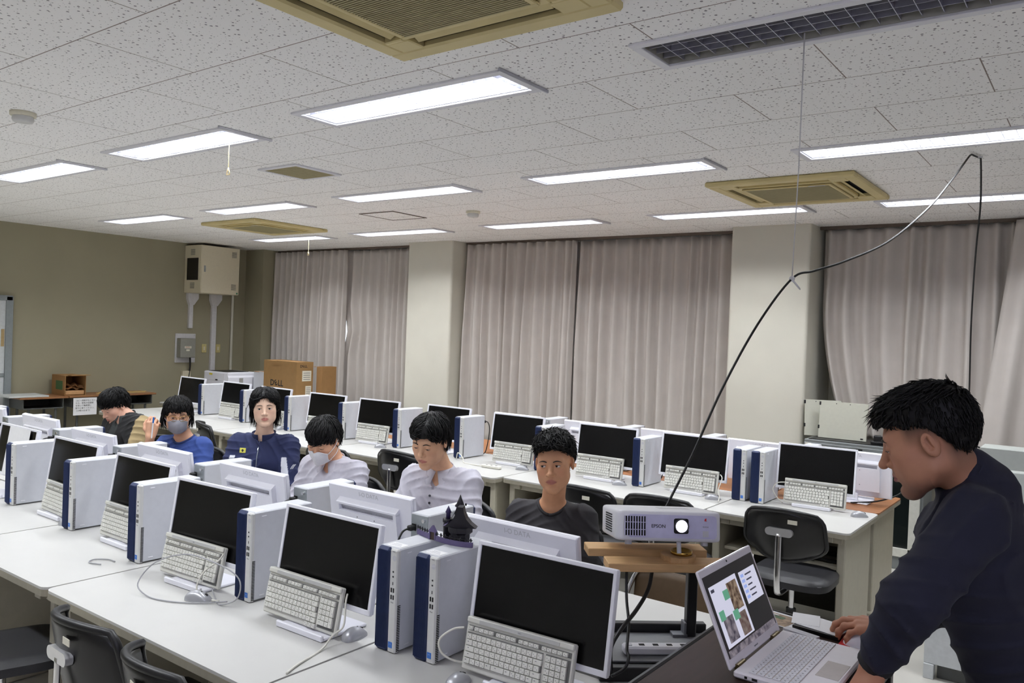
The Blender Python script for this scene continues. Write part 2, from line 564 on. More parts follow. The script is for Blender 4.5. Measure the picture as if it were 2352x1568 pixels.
for x, y, on in ALL_LIGHTS:
    lab = LLAB.get((y, x)) or ('unlit ceiling fitting with dark louver grid, nearest the camera' if y > 2 else 'unseen ceiling fitting added in the row behind the camera, number %d from the wall' % (1 + int((x + 9) / 1.8)))
    r = thing('ceiling_light', lab, 'light', (x, y, ZC), 0, 'recessed ceiling lights')
    obj('housing', FM[0] if on else FM0, MATS['fitting_inside' if on else 'fitting_inside_shaded'], r)
    obj('frame', FM[1], MATS['fitting_white'], r)
    obj('louver', FM[2] if on else LV0, MATS['louver_metal' if on else 'louver_shaded'], r)
    for k in range(2):
        obj('fluorescent_tube', (FM[3] if on else FM2)[k], tube_on if on else tube_off, r)
    if on:
        l = bpy.data.lights.new('tube_light', 'AREA')
        l.shape = 'RECTANGLE'; l.size = L_LEN - .06; l.size_y = L_WID - .02
        l.energy = LAMP_W; l.spread = LAMP_SPREAD; l.color = (0.955, 0.98, 1.0)
        lo = bpy.data.objects.new('tube_light', l); COL.objects.link(lo)
        lo.parent = r; lo.location = (L_LEN / 2, 0, 0.001)

# ------------------------------------------------------------------ curtains
pm('curtain_cloth', (200, 193, 187), 0.85, var=0.03, scale=8, bump=0.2, bscale=700)
def curtain(name, label, x0, x1, z0, seed, edge_l=None, edge_r=None, y0=7.52, z1=ZC - 0.03, per=0.125, bulge=None):
    rnd = random.Random(seed)
    cuts = [0.0]
    while cuts[-1] < x1 - x0: cuts.append(cuts[-1] + per * rnd.uniform(0.65, 1.4))
    cuts[-1] = x1 - x0
    amps = [rnd.uniform(0.6, 1.3) for _ in cuts]
    lean = [rnd.uniform(-0.03, 0.03) for _ in cuts]
    ph = [rnd.uniform(0.35, 0.65) for _ in cuts]
    nz = 44 if edge_l else 22
    us = []
    for i in range(len(cuts) - 1):
        for k in range(9): us.append((i, k / 9))
    us.append((len(cuts) - 2, 1.0))
    vs = []
    for i, t in us:
        for j in range(nz + 1):
            h = j / nz                       # 0 top, 1 bottom
            z = z1 + (z0 - z1) * h
            xa = cuts[i] + (lean[i] * h if 0 < i else 0)
            xb = cuts[i + 1] + (lean[i + 1] * h if i + 1 < len(cuts) - 1 else 0)
            x = min(max(x0 + xa + (xb - xa) * t, x0), x1)
            tt = t / ph[i] * 0.5 if t < ph[i] else 0.5 + (t - ph[i]) / (1 - ph[i]) * 0.5
            prof = 0.5 - 0.5 * math.cos(2 * PI * tt)
            prof = prof ** (0.8 + 0.5 * amps[i])
            amp = 0.040 + 0.060 * amps[i] * min(1.0, 0.35 + h * 1.4)
            y = y0 - amp * prof + 0.006 * math.sin(9 * x + 5 * h)
            if edge_l: x += edge_l(h) * max(0.0, 1 - (x - x0) / (0.55 * (x1 - x0)))
            if edge_r: x += edge_r(h) * max(0.0, 1 - (x1 - x) / (0.55 * (x1 - x0)))
            if bulge: y += bulge(x, h)
            vs.append((x, y, z))
    fs = []
    for a in range(len(us) - 1):
        for j in range(nz):
            p = a * (nz + 1) + j
            fs.append((p, p + 1, p + nz + 2, p + nz + 1))
    mb = MB().add(vs, fs, True)
    o = obj(name, mb, MATS['curtain_cloth'])
    md = o.modifiers.new('thickness', 'SOLIDIFY'); md.thickness = 0.003
    return tag(o, label, 'curtain', 'curtains over the windows')
def slit(h):
    # the two curtains part between z 2.0 and 1.5
    z = ZC - 0.03 + (0.45 - ZC) * h
    return 0.055 * max(0.0, 1 - abs(z - 1.66) / 0.34) if z > 1.25 else 0.0
curtain('curtain', 'beige curtain in the corner bay, on the wall cabinet side of the light slit', -9.90, -8.36, 0.45, 3, y0=7.44)
curtain('curtain', 'beige curtain in the corner bay, on the pillar side of the light slit', -8.50, -7.015, 0.45, 5, y0=7.54, edge_l=lambda h: 1.5 * slit(h))
curtain('curtain', 'beige pleated curtain of the middle bay, next to the first pillar', -6.275, -4.72, 0.45, 8, per=0.125, y0=7.46)
curtain('curtain', 'beige pleated curtain of the middle bay, next to the second pillar', -4.90, -2.885, 0.45, 11, per=0.135, y0=7.54)
curtain('curtain', 'beige curtain gathered over the grey cabinet behind the standing man', -2.12, -0.62, 0.95, 14, per=0.15,
        edge_l=lambda h: 0.24 * max(0.0, (h - 0.35) / 0.65) ** 1.8, bulge=lambda x, h: -0.10 * max(0.0, h - 0.45) * math.exp(-((x + 1.35) / 0.4) ** 2))
curtain('curtain', 'beige curtain pulled slantwise at the edge beyond the hanging cable', -0.66, 1.58, 0.45, 17, per=0.2, y0=7.33,
        edge_l=lambda h: 0.02 - 0.26 * h)
# ------------------------------------------------------------------ tables
GW_ = 'white desks of the window row, side towards the camera'
def top_mesh(w, d, r=0.03, th=0.028):
    return MB().prism(rrect(w, d, r, 4), 0.70 - th, 0.70)
def table(name, label, x0, x1, y0, y1, group, front=-1, mat_top='table_white', shelf=False, leg_l=True, leg_r=True, rot=0.0):
    """desk: laminate top, dark edge band, panel legs, a rail under the far side; front=-1: the sitter's side is y0"""
    w, d = x1 - x0, y1 - y0
    r = thing(name, label, 'table', ((x0 + x1) / 2, (y0 + y1) / 2, 0), rot, group)
    obj('table_top', MB().prism(rrect(w - .004, d - .004, 0.035, 5), 0.690, 0.70), MATS[mat_top], r)
    obj('edge_band', MB().prism(rrect(w - .002, d - .002, 0.035, 5), 0.664, 0.6895), MATS['table_edge'], r)
    ap = MB()
    yb = -front * (d / 2 - 0.05)
    ap.box((0, yb, 0.55), (w - .16, 0.018, 0.22), 0.003)
    ap.box((0, front * (d / 2 - 0.07), 0.642), (w - .10, 0.03, 0.04), 0.003)
    obj('apron', ap, MATS['desk_steel'], r)
    for s in (-1, 1):
        if (s < 0 and not leg_l) or (s > 0 and not leg_r): continue
        lg = MB()
        lg.box((s * (w / 2 - 0.055), 0.0, 0.350), (0.045, d - 0.12, 0.62), 0.006)
        lg.box((s * (w / 2 - 0.055), 0, 0.03), (0.06, d - 0.06, 0.06), 0.008)
        obj('leg', lg, MATS['desk_steel'], r)
        obj('clamp', MB().box((s * (w / 2 - 0.12), front * (d / 2 - 0.045), 0.645), (0.05, 0.03, 0.035), 0.003), MATS['desk_steel'], r)
    if group == GW_:
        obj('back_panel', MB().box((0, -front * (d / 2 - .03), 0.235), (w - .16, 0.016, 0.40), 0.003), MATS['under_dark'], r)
    if shelf:
        obj('under_shelf', MB().box((0, -front * 0.02, 0.46), (w - 0.17, d - 0.22, 0.02), 0.003), MATS['desk_steel'], r)
    return r
GT = 'white desks of the near island, side towards the camera'
table('desk', 'white desk under the two tower PCs with the toy castle, beside the podium', -1.945, -0.93, 1.44, 2.17, GT)
table('desk', 'long white desk carrying two PC sets, second from the podium', -3.262, -1.951, 1.43, 2.17, GT)
table('desk', 'short white desk carrying one PC set, third from the podium in the near row', -4.215, -3.268, 1.43, 2.17, GT)
table('desk', 'white desk at the picture edge, fourth from the podium in the near row', -5.60, -4.221, 1.44, 2.17, GT)
table('desk', 'white desk of the near row outside the left picture edge', -7.10, -5.606, 1.44, 2.17, GT)
GT2 = 'white desks of the near island, side where the students sit'
for i, (a, b, l) in enumerate([(-1.95, -0.93, 'white desk under the projector stand, empty beside the brown folding chair'),
                               (-3.42, -1.956, 'white desk at which the two students in pale work shirts sit'),
                               (-4.90, -3.426, 'white desk at which the long-haired student in the navy track jacket sits'),
                               (-6.90, -4.906, 'white desk at which the masked woman in blue and the bent-over student sit')]):
    table('desk', l, a, b, 2.18, 2.97 if i == 0 else 2.80, GT2, front=1)
GW = 'white desks of the window row, side towards the camera'
table('desk', 'white desk end with the brown filler board, behind the standing man', -1.995, -1.14, 4.745, 5.46, GW, shelf=True)
table('desk', 'white window-row desk behind the projector and the student in black', -3.52, -2.001, 4.66, 5.46, GW, shelf=True)
table('desk', 'white window-row desk behind the student with the red chest lettering', -5.40, -3.526, 4.58, 5.46, GW)
table('desk', 'white window-row desk behind the student with the white mask', -6.90, -5.406, 4.50, 5.46, GW)
table('desk', 'white window-row desk at the printer end, behind the student in navy', -9.00, -6.906, 4.45, 5.42, GW)
GW2 = 'wood topped desks along the curtains, side away from the camera'
table('desk', 'brown wood topped desk end by the grey cabinet, under the last screens', -2.60, -1.145, 5.465, 6.16, GW2, front=1, mat_top='brown_laminate')
table('desk', 'brown wood topped desk along the middle curtains', -4.30, -2.606, 5.465, 6.16, GW2, front=1, mat_top='brown_laminate')
table('desk', 'brown wood topped desk along the first pillar', -6.40, -4.306, 5.465, 6.16, GW2, front=1, mat_top='brown_laminate')
table('desk', 'white desk carrying the printer and the brown cartons', -9.60, -6.55, 5.50, 6.95, None, front=1)

# ------------------------------------------------------------------ tower PC
TW, TD, TH = 0.093, 0.285, 0.340
def make_tower():
    r = thing('tower_computer', 'x', 'computer')
    c = MB()
    c.box((TW / 2, TD / 2 + 0.006, TH / 2 + .003), (TW, TD - 0.012, TH - .006), 0.004)
    obj('case', c, MATS['case_white'], r)
    nv = MB(); nw = 0.0575
    nv.box((nw / 2, 0.011, TH / 2), (nw, 0.024, TH), 0.009)
    for i in range(13):
        nv.box((0.0062 + i * 0.0038, -0.0012, TH / 2), (0.0016, 0.0035, TH - 0.022), 0.0006)
    obj('navy_bezel', nv, MATS['navy'], r, label='navy blue ribbed front bezel')
    st = MB().box((nw + (TW - nw) / 2, 0.0125, TH / 2), (TW - nw - .001, 0.023, TH - .004), 0.004)
    s = obj('port_strip', st, MATS['silver_plastic'], r)
    cx = nw + 0.018
    pb = MB(); pb.cyl((cx + .003, 0.0012, 0.310), (cx + .003, 0.0004, 0.310), 0.0085, n=20)
    obj('power_button', pb, MATS['soft_grey'], s)
    for k, z in enumerate((0.266, 0.250)):
        obj('audio_jack', MB().cyl((cx, 0.0015, z), (cx, 0.0005, z), 0.0032, n=12), MATS['dark_hole'], s)
    obj('usb_slot', MB().box((cx, 0.001, 0.228), (0.0028, 0.001, 0.010)), MATS['dark_hole'], s)
    for z in (0.206, 0.183):
        for dx in (-0.004, 0.0055):
            obj('usb_port', MB().box((cx + dx - .002, 0.001, z), (0.0060, 0.001, 0.0145)), MATS['dark_hole'], s)
    obj('badge', MB().box((cx - 0.003, 0.0005, 0.028), (0.0175, 0.0012, 0.0195), 0.0004), MATS['badge_blue'], s, label='small blue sticker')
    text('◠', 0.008, MATS['paper'], s, frame_m((cx - .003, -0.0004, 0.028), (1, 0, 0), (0, 0, 1)), 0.0001)
    text('NEC', 0.0062, MATS['ink'], s, frame_m((cx + .001, 0.0008, 0.331), (1, 0, 0), (0, 0, 1)), 0.0001)
    text('Mate', 0.006, MATS['ink'], s, frame_m((cx - .001, 0.0008, 0.166), (1, 0, 0), (0, 0, 1)), 0.0001)
    v = MB()
    for i in range(27):
        v.box((TW + 0.0002, 0.0145, 0.010 + i * 0.0056), (0.0012, 0.0125, 0.0029))
    obj('side_vent', v, MATS['dark_hole'], r)
    ds = MB()
    for y, z in ((0.055, 0.322), (0.24, 0.322), (0.055, 0.022)):
        ds.box((TW + 0.0005, y, z), (0.0022, 0.022, 0.0042), 0.001)
    obj('side_catch', ds, MATS['white_metal'], r)
    lb = MB().box((TW * .52, 0.046, TH + 0.0004), (0.062, 0.042, 0.0006))
    l = obj('top_sticker', lb, MATS['paper'], r)
    k = MB()
    for i in range(4): k.box((TW * .52 - .002 * i, 0.034 + i * 0.0075, TH + 0.0009), (0.05 - 0.007 * i, 0.0026, 0.0003))
    obj('print', k, MATS['soft_grey'], l)
    # rear
    rp = MB().box((TW / 2, TD - 0.001, TH / 2), (TW - .006, 0.005, TH - .010), 0.001)
    rr = obj('rear_plate', rp, MATS['steel_rear'], r)
    g = MB()
    for i in range(7):
        for j in range(9):
            g.cyl((0.014 + i * 0.0062 + (j % 2) * .003, TD + 0.0014, 0.22 + j * 0.0062), (0.014 + i * 0.0062 + (j % 2) * .003, TD + 0.0019, 0.22 + j * 0.0062), 0.0024, n=6, smooth=False)
    obj('fan_grille', g, MATS['dark_hole'], rr)
    po = MB()
    for k, (x, z, w, h) in enumerate([(0.074, 0.285, 0.022, 0.026), (0.072, 0.19, 0.016, 0.012), (0.072, 0.165, 0.016, 0.012), (0.072, 0.14, 0.016, 0.012), (0.03, 0.14, 0.014, 0.03), (0.03, 0.09, 0.05, 0.012), (0.045, 0.06, 0.06, 0.012)]):
        po.box((x, TD + 0.0018, z), (w, 0.002, h))
    obj('rear_port', po, MATS['dark_hole'], rr)
    sc = MB()
    sc.cyl((0.020, TD + .001, 0.318), (0.020, TD + 0.012, 0.318), 0.0075, n=14)
    obj('thumb_screw', sc, MATS['chrome'], rr)
    pl = MB()
    pl.box((0.074, TD + 0.017, 0.285), (0.024, 0.03, 0.020), 0.004)
    pl.tube(smoothpath([(0.074, TD + 0.03, 0.285), (0.076, TD + 0.065, 0.275), (0.080, TD + 0.085, 0.22), (0.078, TD + 0.075, 0.12), (0.07, TD + 0.055, 0.03), (0.05, TD + 0.05, 0.006)], 5), 0.004)
    obj('power_plug', pl, MATS['cable_black'], r)
    return r
TOW = make_tower()
_used = {}
def place(proto, key, loc, rz, label, group):
    if not _used.get(key):
        _used[key] = 1
        proto.location = loc; proto.rotation_euler = (0, 0, rz)
        proto['label'] = label; proto['group'] = group
        return proto
    return dup(proto, loc, rz, label, group)
Z = 0.7001
NEAR_T = [(-1.766, 1.899, 'tower PC touching the front screen, with the toy castle on its edge'),
          (-1.918, 1.878, 'tower PC second from the podium in the near row, paired with the castle one'),
          (-2.656, 1.854, 'near-row tower PC between the two fully visible near-row keyboards'),
          (-3.405, 1.830, 'near-row tower PC on the far side of the keyboard with the looped mouse cable'),
          (-4.143, 1.890, 'near-row tower PC fifth from the podium'),
          (-4.885, 1.920, 'near-row tower PC at the left picture edge')]
for x, y, l in NEAR_T:
    place(TOW, 't', (x, y, Z), 0, l, 'tower PCs of the near row')
FACE_T = [(-2.170, 2.300, 'tower PC seen from behind in front of the student in black, beside the toy castle'),
          (-2.884, 2.298, 'tower PC seen from behind in front of the student with the red chest lettering'),
          (-3.665, 2.300, 'tower PC seen from behind in front of the student with the white mask'),
          (-4.450, 2.290, 'tower PC seen from behind in front of the woman with the grey mask'),
          (-5.315, 2.350, 'tower PC seen from behind in front of the bent-over student'),
          (-6.130, 2.380, 'tower PC seen from behind, seated-side row, next beyond the bent-over student'),
          (-6.850, 2.380, 'tower PC seen from behind at the left picture edge, seated-side row')]
for x, y, l in FACE_T:
    place(TOW, 't', (x + TW, y + TD, Z), PI, l, 'tower PCs seen from behind')
WIN_T = [(-1.874, 5.180, 'window-row tower PC directly beside the last black screen, one of the pair'),
         (-1.999, 5.184, 'window-row tower PC of the pair, on the side away from the standing man'),
         (-2.700, 5.100, 'window-row tower PC just behind the projector, beside the black cable'),
         (-3.535, 5.085, 'window-row tower PC half hidden by the hair of the student in black'),
         (-4.323, 5.056, 'window-row tower PC behind the neck of the student with the red lettering'),
         (-5.048, 5.070, 'window-row tower PC beside the keyboard above the empty black chair'),
         (-5.740, 5.050, 'window-row tower PC behind the student with the white mask'),
         (-6.500, 5.030, 'window-row tower PC right behind the head of the student in navy'),
         (-7.300, 5.080, 'window-row tower PC in front of the printer, second from the wall end'),
         (-8.140, 5.130, 'window-row tower PC last at the wall end')]
for x, y, l in WIN_T:
    place(TOW, 't', (x, y, Z), 0, l, 'tower PCs of the window row')
CURT_T = [(-1.73, 5.66, 'tower PC whose top shows behind the last black screen of the window row'),
          (-2.42, 5.62, 'tower PC top showing behind the screen next to the paired towers'),
          (-3.10, 5.60, 'tower PC top showing behind the screen beside the black cable'),
          (-3.82, 5.58, 'tower PC top showing behind the hair of the student in black')]
for x, y, l in CURT_T:
    place(TOW, 't', (x + TW, y + TD, Z), PI, l, 'tower PCs along the curtains')

# ------------------------------------------------------------------ monitor
MW, MH = 0.49, 0.30
def make_monitor(hb=0.095, tilt=0.15):
    r = thing('monitor', 'x', 'monitor')
    P = T(0, 0, hb) @ RX(-tilt)        # panel frame: x across, z up the panel, -y is the screen side
    fr = MB(); t = 0.016; b = 0.013
    fr.box((0, 0.008, MH - b / 2), (MW, t, b), 0.002)
    fr.box((0, 0.008, 0.009), (MW, t, 0.018), 0.002)
    for s in (-1, 1): fr.box((s * (MW / 2 - b / 2), 0.008, MH / 2), (b, t, MH - .02), 0.002)
    f = obj('bezel', fr, MATS['frame_white'], r, P)
    text('I-O DATA', 0.006, MATS['soft_grey'], f, frame_m((-0.2, -0.0006, 0.009), (1, 0, 0), (0, 0, 1)), 0.0002)
    obj('screen', MB().box((0, 0.006, 0.018 + (MH - 0.031) / 2), (MW - 2 * b + .002, 0.004, MH - 0.029)), MATS['screen_off'], r, P)
    bk = MB()
    bk.box((0, 0.020, MH / 2), (MW - .003, 0.012, MH - .003), 0.004)
    bw = 0.175                                        # half width of the raised back
    def pr(poly, x0, x1):                             # extrude a y,z outline along x
        n = len(poly)
        vs = [(x0, p[0], p[1]) for p in poly] + [(x1, p[0], p[1]) for p in poly]
        bk.add(vs, [(i, (i + 1) % n, n + (i + 1) % n, n + i) for i in range(n)] + [tuple(range(n))[::-1], tuple(range(n, 2 * n))])
    pr([(0.024, MH - 0.050), (0.050, MH - 0.066), (0.050, MH - 0.074), (0.024, MH - 0.074)], -bw, bw)          # ledge
    for s in (-1, 1):
        pr([(0.024, MH - 0.073), (0.050, MH - 0.073), (0.050, MH - 0.101), (0.024, MH - 0.101)], s * bw - (0.016 if s > 0 else 0), s * bw + (0.016 if s < 0 else 0))
    pr([(0.024, MH - 0.100), (0.050, MH - 0.100), (0.046, 0.045), (0.024, 0.035)], -bw, bw)
    B = obj('back_shell', bk, MATS['frame_white'], r, P)
    vt = MB().box((0, 0.0285, MH - 0.087), (2 * bw - 0.034, 0.003, 0.027))
    for i in range(46): vt.box((-bw + 0.022 + i * 0.0068, 0.031, MH - 0.0955), (0.0022, 0.003, 0.006))
    obj('vent_slot', vt, MATS['soft_grey'], B)
    sc = MB()
    for x, z in ((-0.05, 0.185), (0.05, 0.185), (-0.05, 0.085), (0.05, 0.085)): sc.cyl((x, 0.046, z), (x, 0.0508, z), 0.0022, n=8)
    obj('screw_hole', sc, MATS['dark_hole'], B)
    text('I-O DATA', 0.026, MATS['soft_grey'], B, frame_m((0, 0.0264, MH - 0.026), (-1, 0, 0), (0, 0, 1)), 0.0002)
    nk = MB().box((0, 0.036, hb * .55 + 0.012), (0.075, 0.022, hb * 1.1 - 0.0), 0.004)
    obj('stand_neck', nk, MATS['frame_white'], r)
    bs = MB()
    bs.box((0, 0.02, 0.006), (0.235, 0.20, 0.010), 0.003)
    bs.box((0, -0.084, 0.012), (0.235, 0.012, 0.022), 0.003)
    obj('stand_base', bs, MATS['frame_white'], r)
    return r
MON = make_monitor()
MON2 = make_monitor(0.045, 0.12)
MONS = [('f', -1.349, 1.975, 0.05, 'nearest black screen, whole, behind the keyboard next to the podium'),
        ('f', -2.190, 1.872, 0.02, 'near-row black screen second from the podium'),
        ('f', -2.906, 1.872, 0.05, 'near-row black screen half behind a tower, third from the podium'),
        ('f', -3.657, 1.985, 0.0, 'near-row black screen fourth from the podium'),
        ('f', -4.398, 2.020, 0.0, 'near-row black screen fifth from the podium'),
        ('f', -5.138, 2.040, 0.0, 'near-row screen at the left picture edge'),
        ('b', -1.632, 2.330, PI, 'white monitor back in front of the student in black'),
        ('b', -2.421, 2.375, PI, 'white monitor back in front of the student with the red chest lettering'),
        ('b', -3.135, 2.320, PI, 'white monitor back in front of the student with the white mask'),
        ('b', -3.916, 2.340, PI, 'white monitor back in front of the student in the navy track jacket'),
        ('b', -4.702, 2.360, PI, 'white monitor back in front of the woman with the grey mask'),
        ('b', -5.565, 2.440, PI, 'white monitor back in front of the bent-over student'),
        ('b', -6.382, 2.450, PI, 'white monitor back at the left picture edge'),
        ('w', -1.515, 5.360, 0.08, 'window-row black screen last on the podium side, beside the paired towers'),
        ('w', -2.290, 5.195, 0.03, 'window-row black screen crossed by the hanging cable, beside the paired towers'),
        ('w', -2.965, 5.165, 0.02, 'window-row black screen behind the ear of the student in black'),
        ('w', -3.800, 5.190, 0.04, 'window-row black screen on the near side of the hair of the student in black'),
        ('w', -4.582, 5.235, 0.0, 'window-row black screen behind the hair of the student with red lettering'),
        ('w', -5.325, 5.130, 0.05, 'window-row black screen above the empty black chair'),
        ('w', -6.030, 5.130, 0.05, 'window-row black screen behind the student with the white mask'),
        ('w', -6.850, 5.150, 0.0, 'window-row black screen hidden behind the head of the student in navy'),
        ('w', -7.600, 5.200, 0.0, 'window-row black screen before the printer'),
        ('w', -8.440, 5.200, 0.0, 'window-row black screen last at the wall end')]
MG = {'f': 'black screens of the near row', 'b': 'monitor backs facing the camera', 'w': 'black screens of the window row'}
for k, x, y, a, l in MONS:
    place(MON, 'm', (x, y, Z), a, l, MG[k])
for x, y, a, l in [(-1.380, 5.800, PI + .0, 'monitor back with a black power cable behind the last black screen'),
                   (-1.990, 5.740, PI, 'monitor back showing above the paired window-row towers'),
                   (-2.700, 5.740, PI, 'monitor back showing above the screen crossed by the hanging cable'),
                   (-3.400, 5.720, PI, 'monitor back showing beside the hair of the student in black'),
                   (-4.120, 5.700, PI, 'monitor back showing above the screen beside the hair of the student with red lettering')]:
    place(MON2, 'm2', (x, y, Z), a, l, 'monitor backs along the curtains')

# ------------------------------------------------------------------ keyboard
KW, KH = 0.382, 0.158
pm('tray_well', (104, 104, 102), 0.6)
def make_keyboard():
    r = thing('keyboard', 'x', 'keyboard')
    L = T(0, 0, 0.0165) @ RX(-0.20)                # x across, z up the board, -y is the key side
    c = MB()
    c.box((0, 0.011, KH / 2), (KW, 0.018, KH), 0.004)
    c.box((0, 0.006, KH - 0.0085), (KW - .004, 0.022, 0.017), 0.003)
    obj('case', c, MATS['keyboard_case'], r, L)
    st = MB().box((-0.0, -0.0058, KH - 0.009), (KW * .74, 0.002, 0.0115), 0.0005)
    s = obj('grey_strip', st, MATS['keyboard_grey'], r, L)
    text('NEC', 0.006, MATS['ink'], s, frame_m((0.005, -0.0070, KH - 0.009), (1, 0, 0), (0, 0, 1)), 0.0001)
    wl = MB()                                        # dark wells under the keys
    wl.box((-0.046, 0.0015, 0.066), (0.272, 0.002, 0.092)); wl.box((0.140, 0.0015, 0.062), (0.082, 0.002, 0.100))
    wl.box((-0.0, 0.0015, 0.126), (0.362, 0.002, 0.015))
    obj('key_well', wl, MATS['tray_well'], r, L)
    ky = MB(); lg = MB()
    rnd = random.Random(4)
    U = 0.0181
    def key(x, z, w, h):
        cx, cz = x + w / 2, z + h / 2
        a = 0.0008; t = 0.0016
        o = [(x + a, 0.001, z + a), (x + w - a, 0.001, z + a), (x + w - a, 0.001, z + h - a), (x + a, 0.001, z + h - a)]
        i = [(x + t, -0.0058, z + t), (x + w - t, -0.0058, z + t), (x + w - t, -0.0058, z + h - t * .8), (x + t, -0.0058, z + h - t * .8)]
        ky.add(o + i, [(0, 1, 5, 4), (1, 2, 6, 5), (2, 3, 7, 6), (3, 0, 4, 7), (4, 5, 6, 7)])
        n = 2 if w < 0.02 else 1
        for q in range(n):
            px_ = x + w * (0.36 if q == 0 else 0.66); pz = z + h * (0.62 if q == 0 else 0.36)
            e = 0.0012 if w < 0.02 else 0.0026
            lg.add([(px_ - e, -0.0060, pz - .0011), (px_ + e, -0.0060, pz - .0011), (px_ + e, -0.0060, pz + .0011), (px_ - e, -0.0060, pz + .0011)], [(0, 1, 2, 3)])
    x0 = -0.181; h = 0.0178
    zr = [0.021 + h * i for i in range(5)]
    rows = [[1.25, 1.1, 1.0, 1.0, 1.25, 2.6, 1.25, 1.0, 1.0, 1.0, 1.25, 1.3],
            [2.1] + [1.0] * 10 + [1.0, 1.9],
            [1.7] + [1.0] * 12 + [0.3],
            [1.35] + [1.0] * 12 + [1.65],
            [1.0] * 14 + [1.0]]
    for z, rw in zip(zr, rows):
        tot = sum(rw); x = x0; sc = 15 * U / tot
        for w in rw:
            if w > 0.5: key(x, z, w * sc, h)
            x += w * sc
    for g in range(4):                               # function keys in fours, then four above the pad
        for i in range(4 if g < 3 else 5):
            key(-0.158 + g * 0.0805 + i * 0.0178, 0.1195, 0.0172, 0.0125)
    key(-0.1805, 0.1195, 0.0172, 0.0125)
    for i in range(5):
        for j in range(4):
            if j == 3 and i in (0, 2): continue
            if i == 0 and j == 0: key(0.1005, zr[0], 2 * U, h)
            elif i == 0 and j == 1: continue
            elif j == 3 and i in (1, 3): key(0.1005 + j * U, zr[i - 1], U, 2 * h)
            else: key(0.1005 + j * U, zr[i], U, h)
    for j in range(3): key(0.040 + j * U, 0.0032, U, h * .95)
    obj('keys', ky, MATS['key_white'], r, L)
    obj('key_print', lg, MATS['key_ink'], r, L)
    return r
KEY = make_keyboard()
KEYS = [(-1.385, 1.925, 0.06, 'keyboard propped on the nearest black screen, next to the podium'),
        (-2.240, 1.818, 0.02, 'near-row keyboard second from the podium, with the mouse half under its corner'),
        (-2.935, 1.826, 0.05, 'near-row keyboard with a looped mouse cable lying across it'),
        (-3.670, 1.932, 0.0, 'near-row keyboard fourth from the podium, cut by a tower'),
        (-4.380, 1.962, -0.05, 'near-row keyboard fifth from the podium'),
        (-1.500, 5.305, 0.07, 'window-row keyboard on the last screen, above the empty chair by the standing man'),
        (-2.280, 5.145, 0.03, 'window-row keyboard crossed by the hanging black cable'),
        (-2.985, 5.115, 0.03, 'window-row keyboard behind the ear of the student in black'),
        (-3.790, 5.140, 0.04, 'window-row keyboard beside the hair of the student in black'),
        (-5.330, 5.080, 0.05, 'window-row keyboard above the empty chair with the oval chrome bracket'),
        (-6.030, 5.082, 0.05, 'window-row keyboard mostly behind the masked student hair'),
        (-6.820, 5.100, 0.0, 'window-row keyboard at the ear of the student in navy'),
        (-7.590, 5.150, 0.0, 'window-row keyboard in front of the printer')]
for i, (x, y, a, l) in enumerate(KEYS):
    place(KEY, 'k', (x, y, Z), a, l, 'keyboards of the near row' if i < 5 else 'keyboards of the window row')

# ------------------------------------------------------------------ mouse
def make_mouse():
    r = thing('mouse', 'x', 'mouse')
    b = MB()
    def f(u, v):                                    # u along the length, v across
        y = -0.054 + 0.108 * u
        w = 0.029 * (1 - abs(2 * u - 1) ** 3.2) ** 0.5 * (1 - 0.10 * math.sin(PI * u))
        h = 0.034 * (math.sin(PI * min(1, u * 0.86 + 0.13)) ** 0.8) * (1 - abs(2 * u - 1) ** 6) ** 0.5
        a = PI * v
        return (w * math.cos(a), y, 0.003 + h * math.sin(a) ** 0.7 if 0 < v < 1 else 0.003)
    b.grid(f, 18, 14)
    b.prism([(0.029 * (1 - abs(math.sin(2 * PI * i / 28)) ** 3.2) ** 0.5 * (1 if math.cos(2 * PI * i / 28) > 0 else -1) * .98, 0.054 * math.sin(2 * PI * i / 28)) for i in range(28)], 0.0, 0.0035)
    obj('shell', b, MATS['mouse_silver'], r)
    w = MB().cyl((-0.004, 0.030, 0.0195), (0.004, 0.030, 0.0195), 0.008, n=14)
    obj('scroll_wheel', w, MATS['black_plastic'], r)
    e = MB().box((0, 0.0125, 0.0335), (0.006, 0.007, 0.0022), 0.001)
    obj('mode_button', e, MATS['black_plastic'], r)
    return r
MOU = make_mouse()
MICE = [(-1.530, 1.850, 0.15, 'silver mouse at the lower corner of the nearest keyboard'),
        (-2.030, 1.895, 0.1, 'silver mouse behind the lower corner of the near-row keyboard second from the podium'),
        (-2.735, 1.752, -1.1, 'silver mouse inside its looped cable on the near-row desk'),
        (-4.205, 1.955, 0.1, 'silver mouse peeping out beside the near-row tower fifth from the podium'),
        (-1.215, 5.280, -0.9, 'silver mouse alone at the window-row desk corner by the standing man'),
        (-2.085, 5.090, -1.0, 'silver mouse beside the paired window-row towers'),
        (-2.770, 5.060, -1.1, 'silver mouse at the foot of the window-row tower behind the projector'),
        (-3.600, 5.030, -1.1, 'silver mouse between the hair of the student in black and a keyboard'),
        (-5.100, 4.985, -0.6, 'silver mouse at the foot of the tower above the empty black chair'),
        (-6.570, 5.040, 0.3, 'silver mouse by the ear of the student in navy')]
for x, y, a, l in MICE:
    place(MOU, 'mo', (x, y, Z), a, l, 'silver mice on the desks')

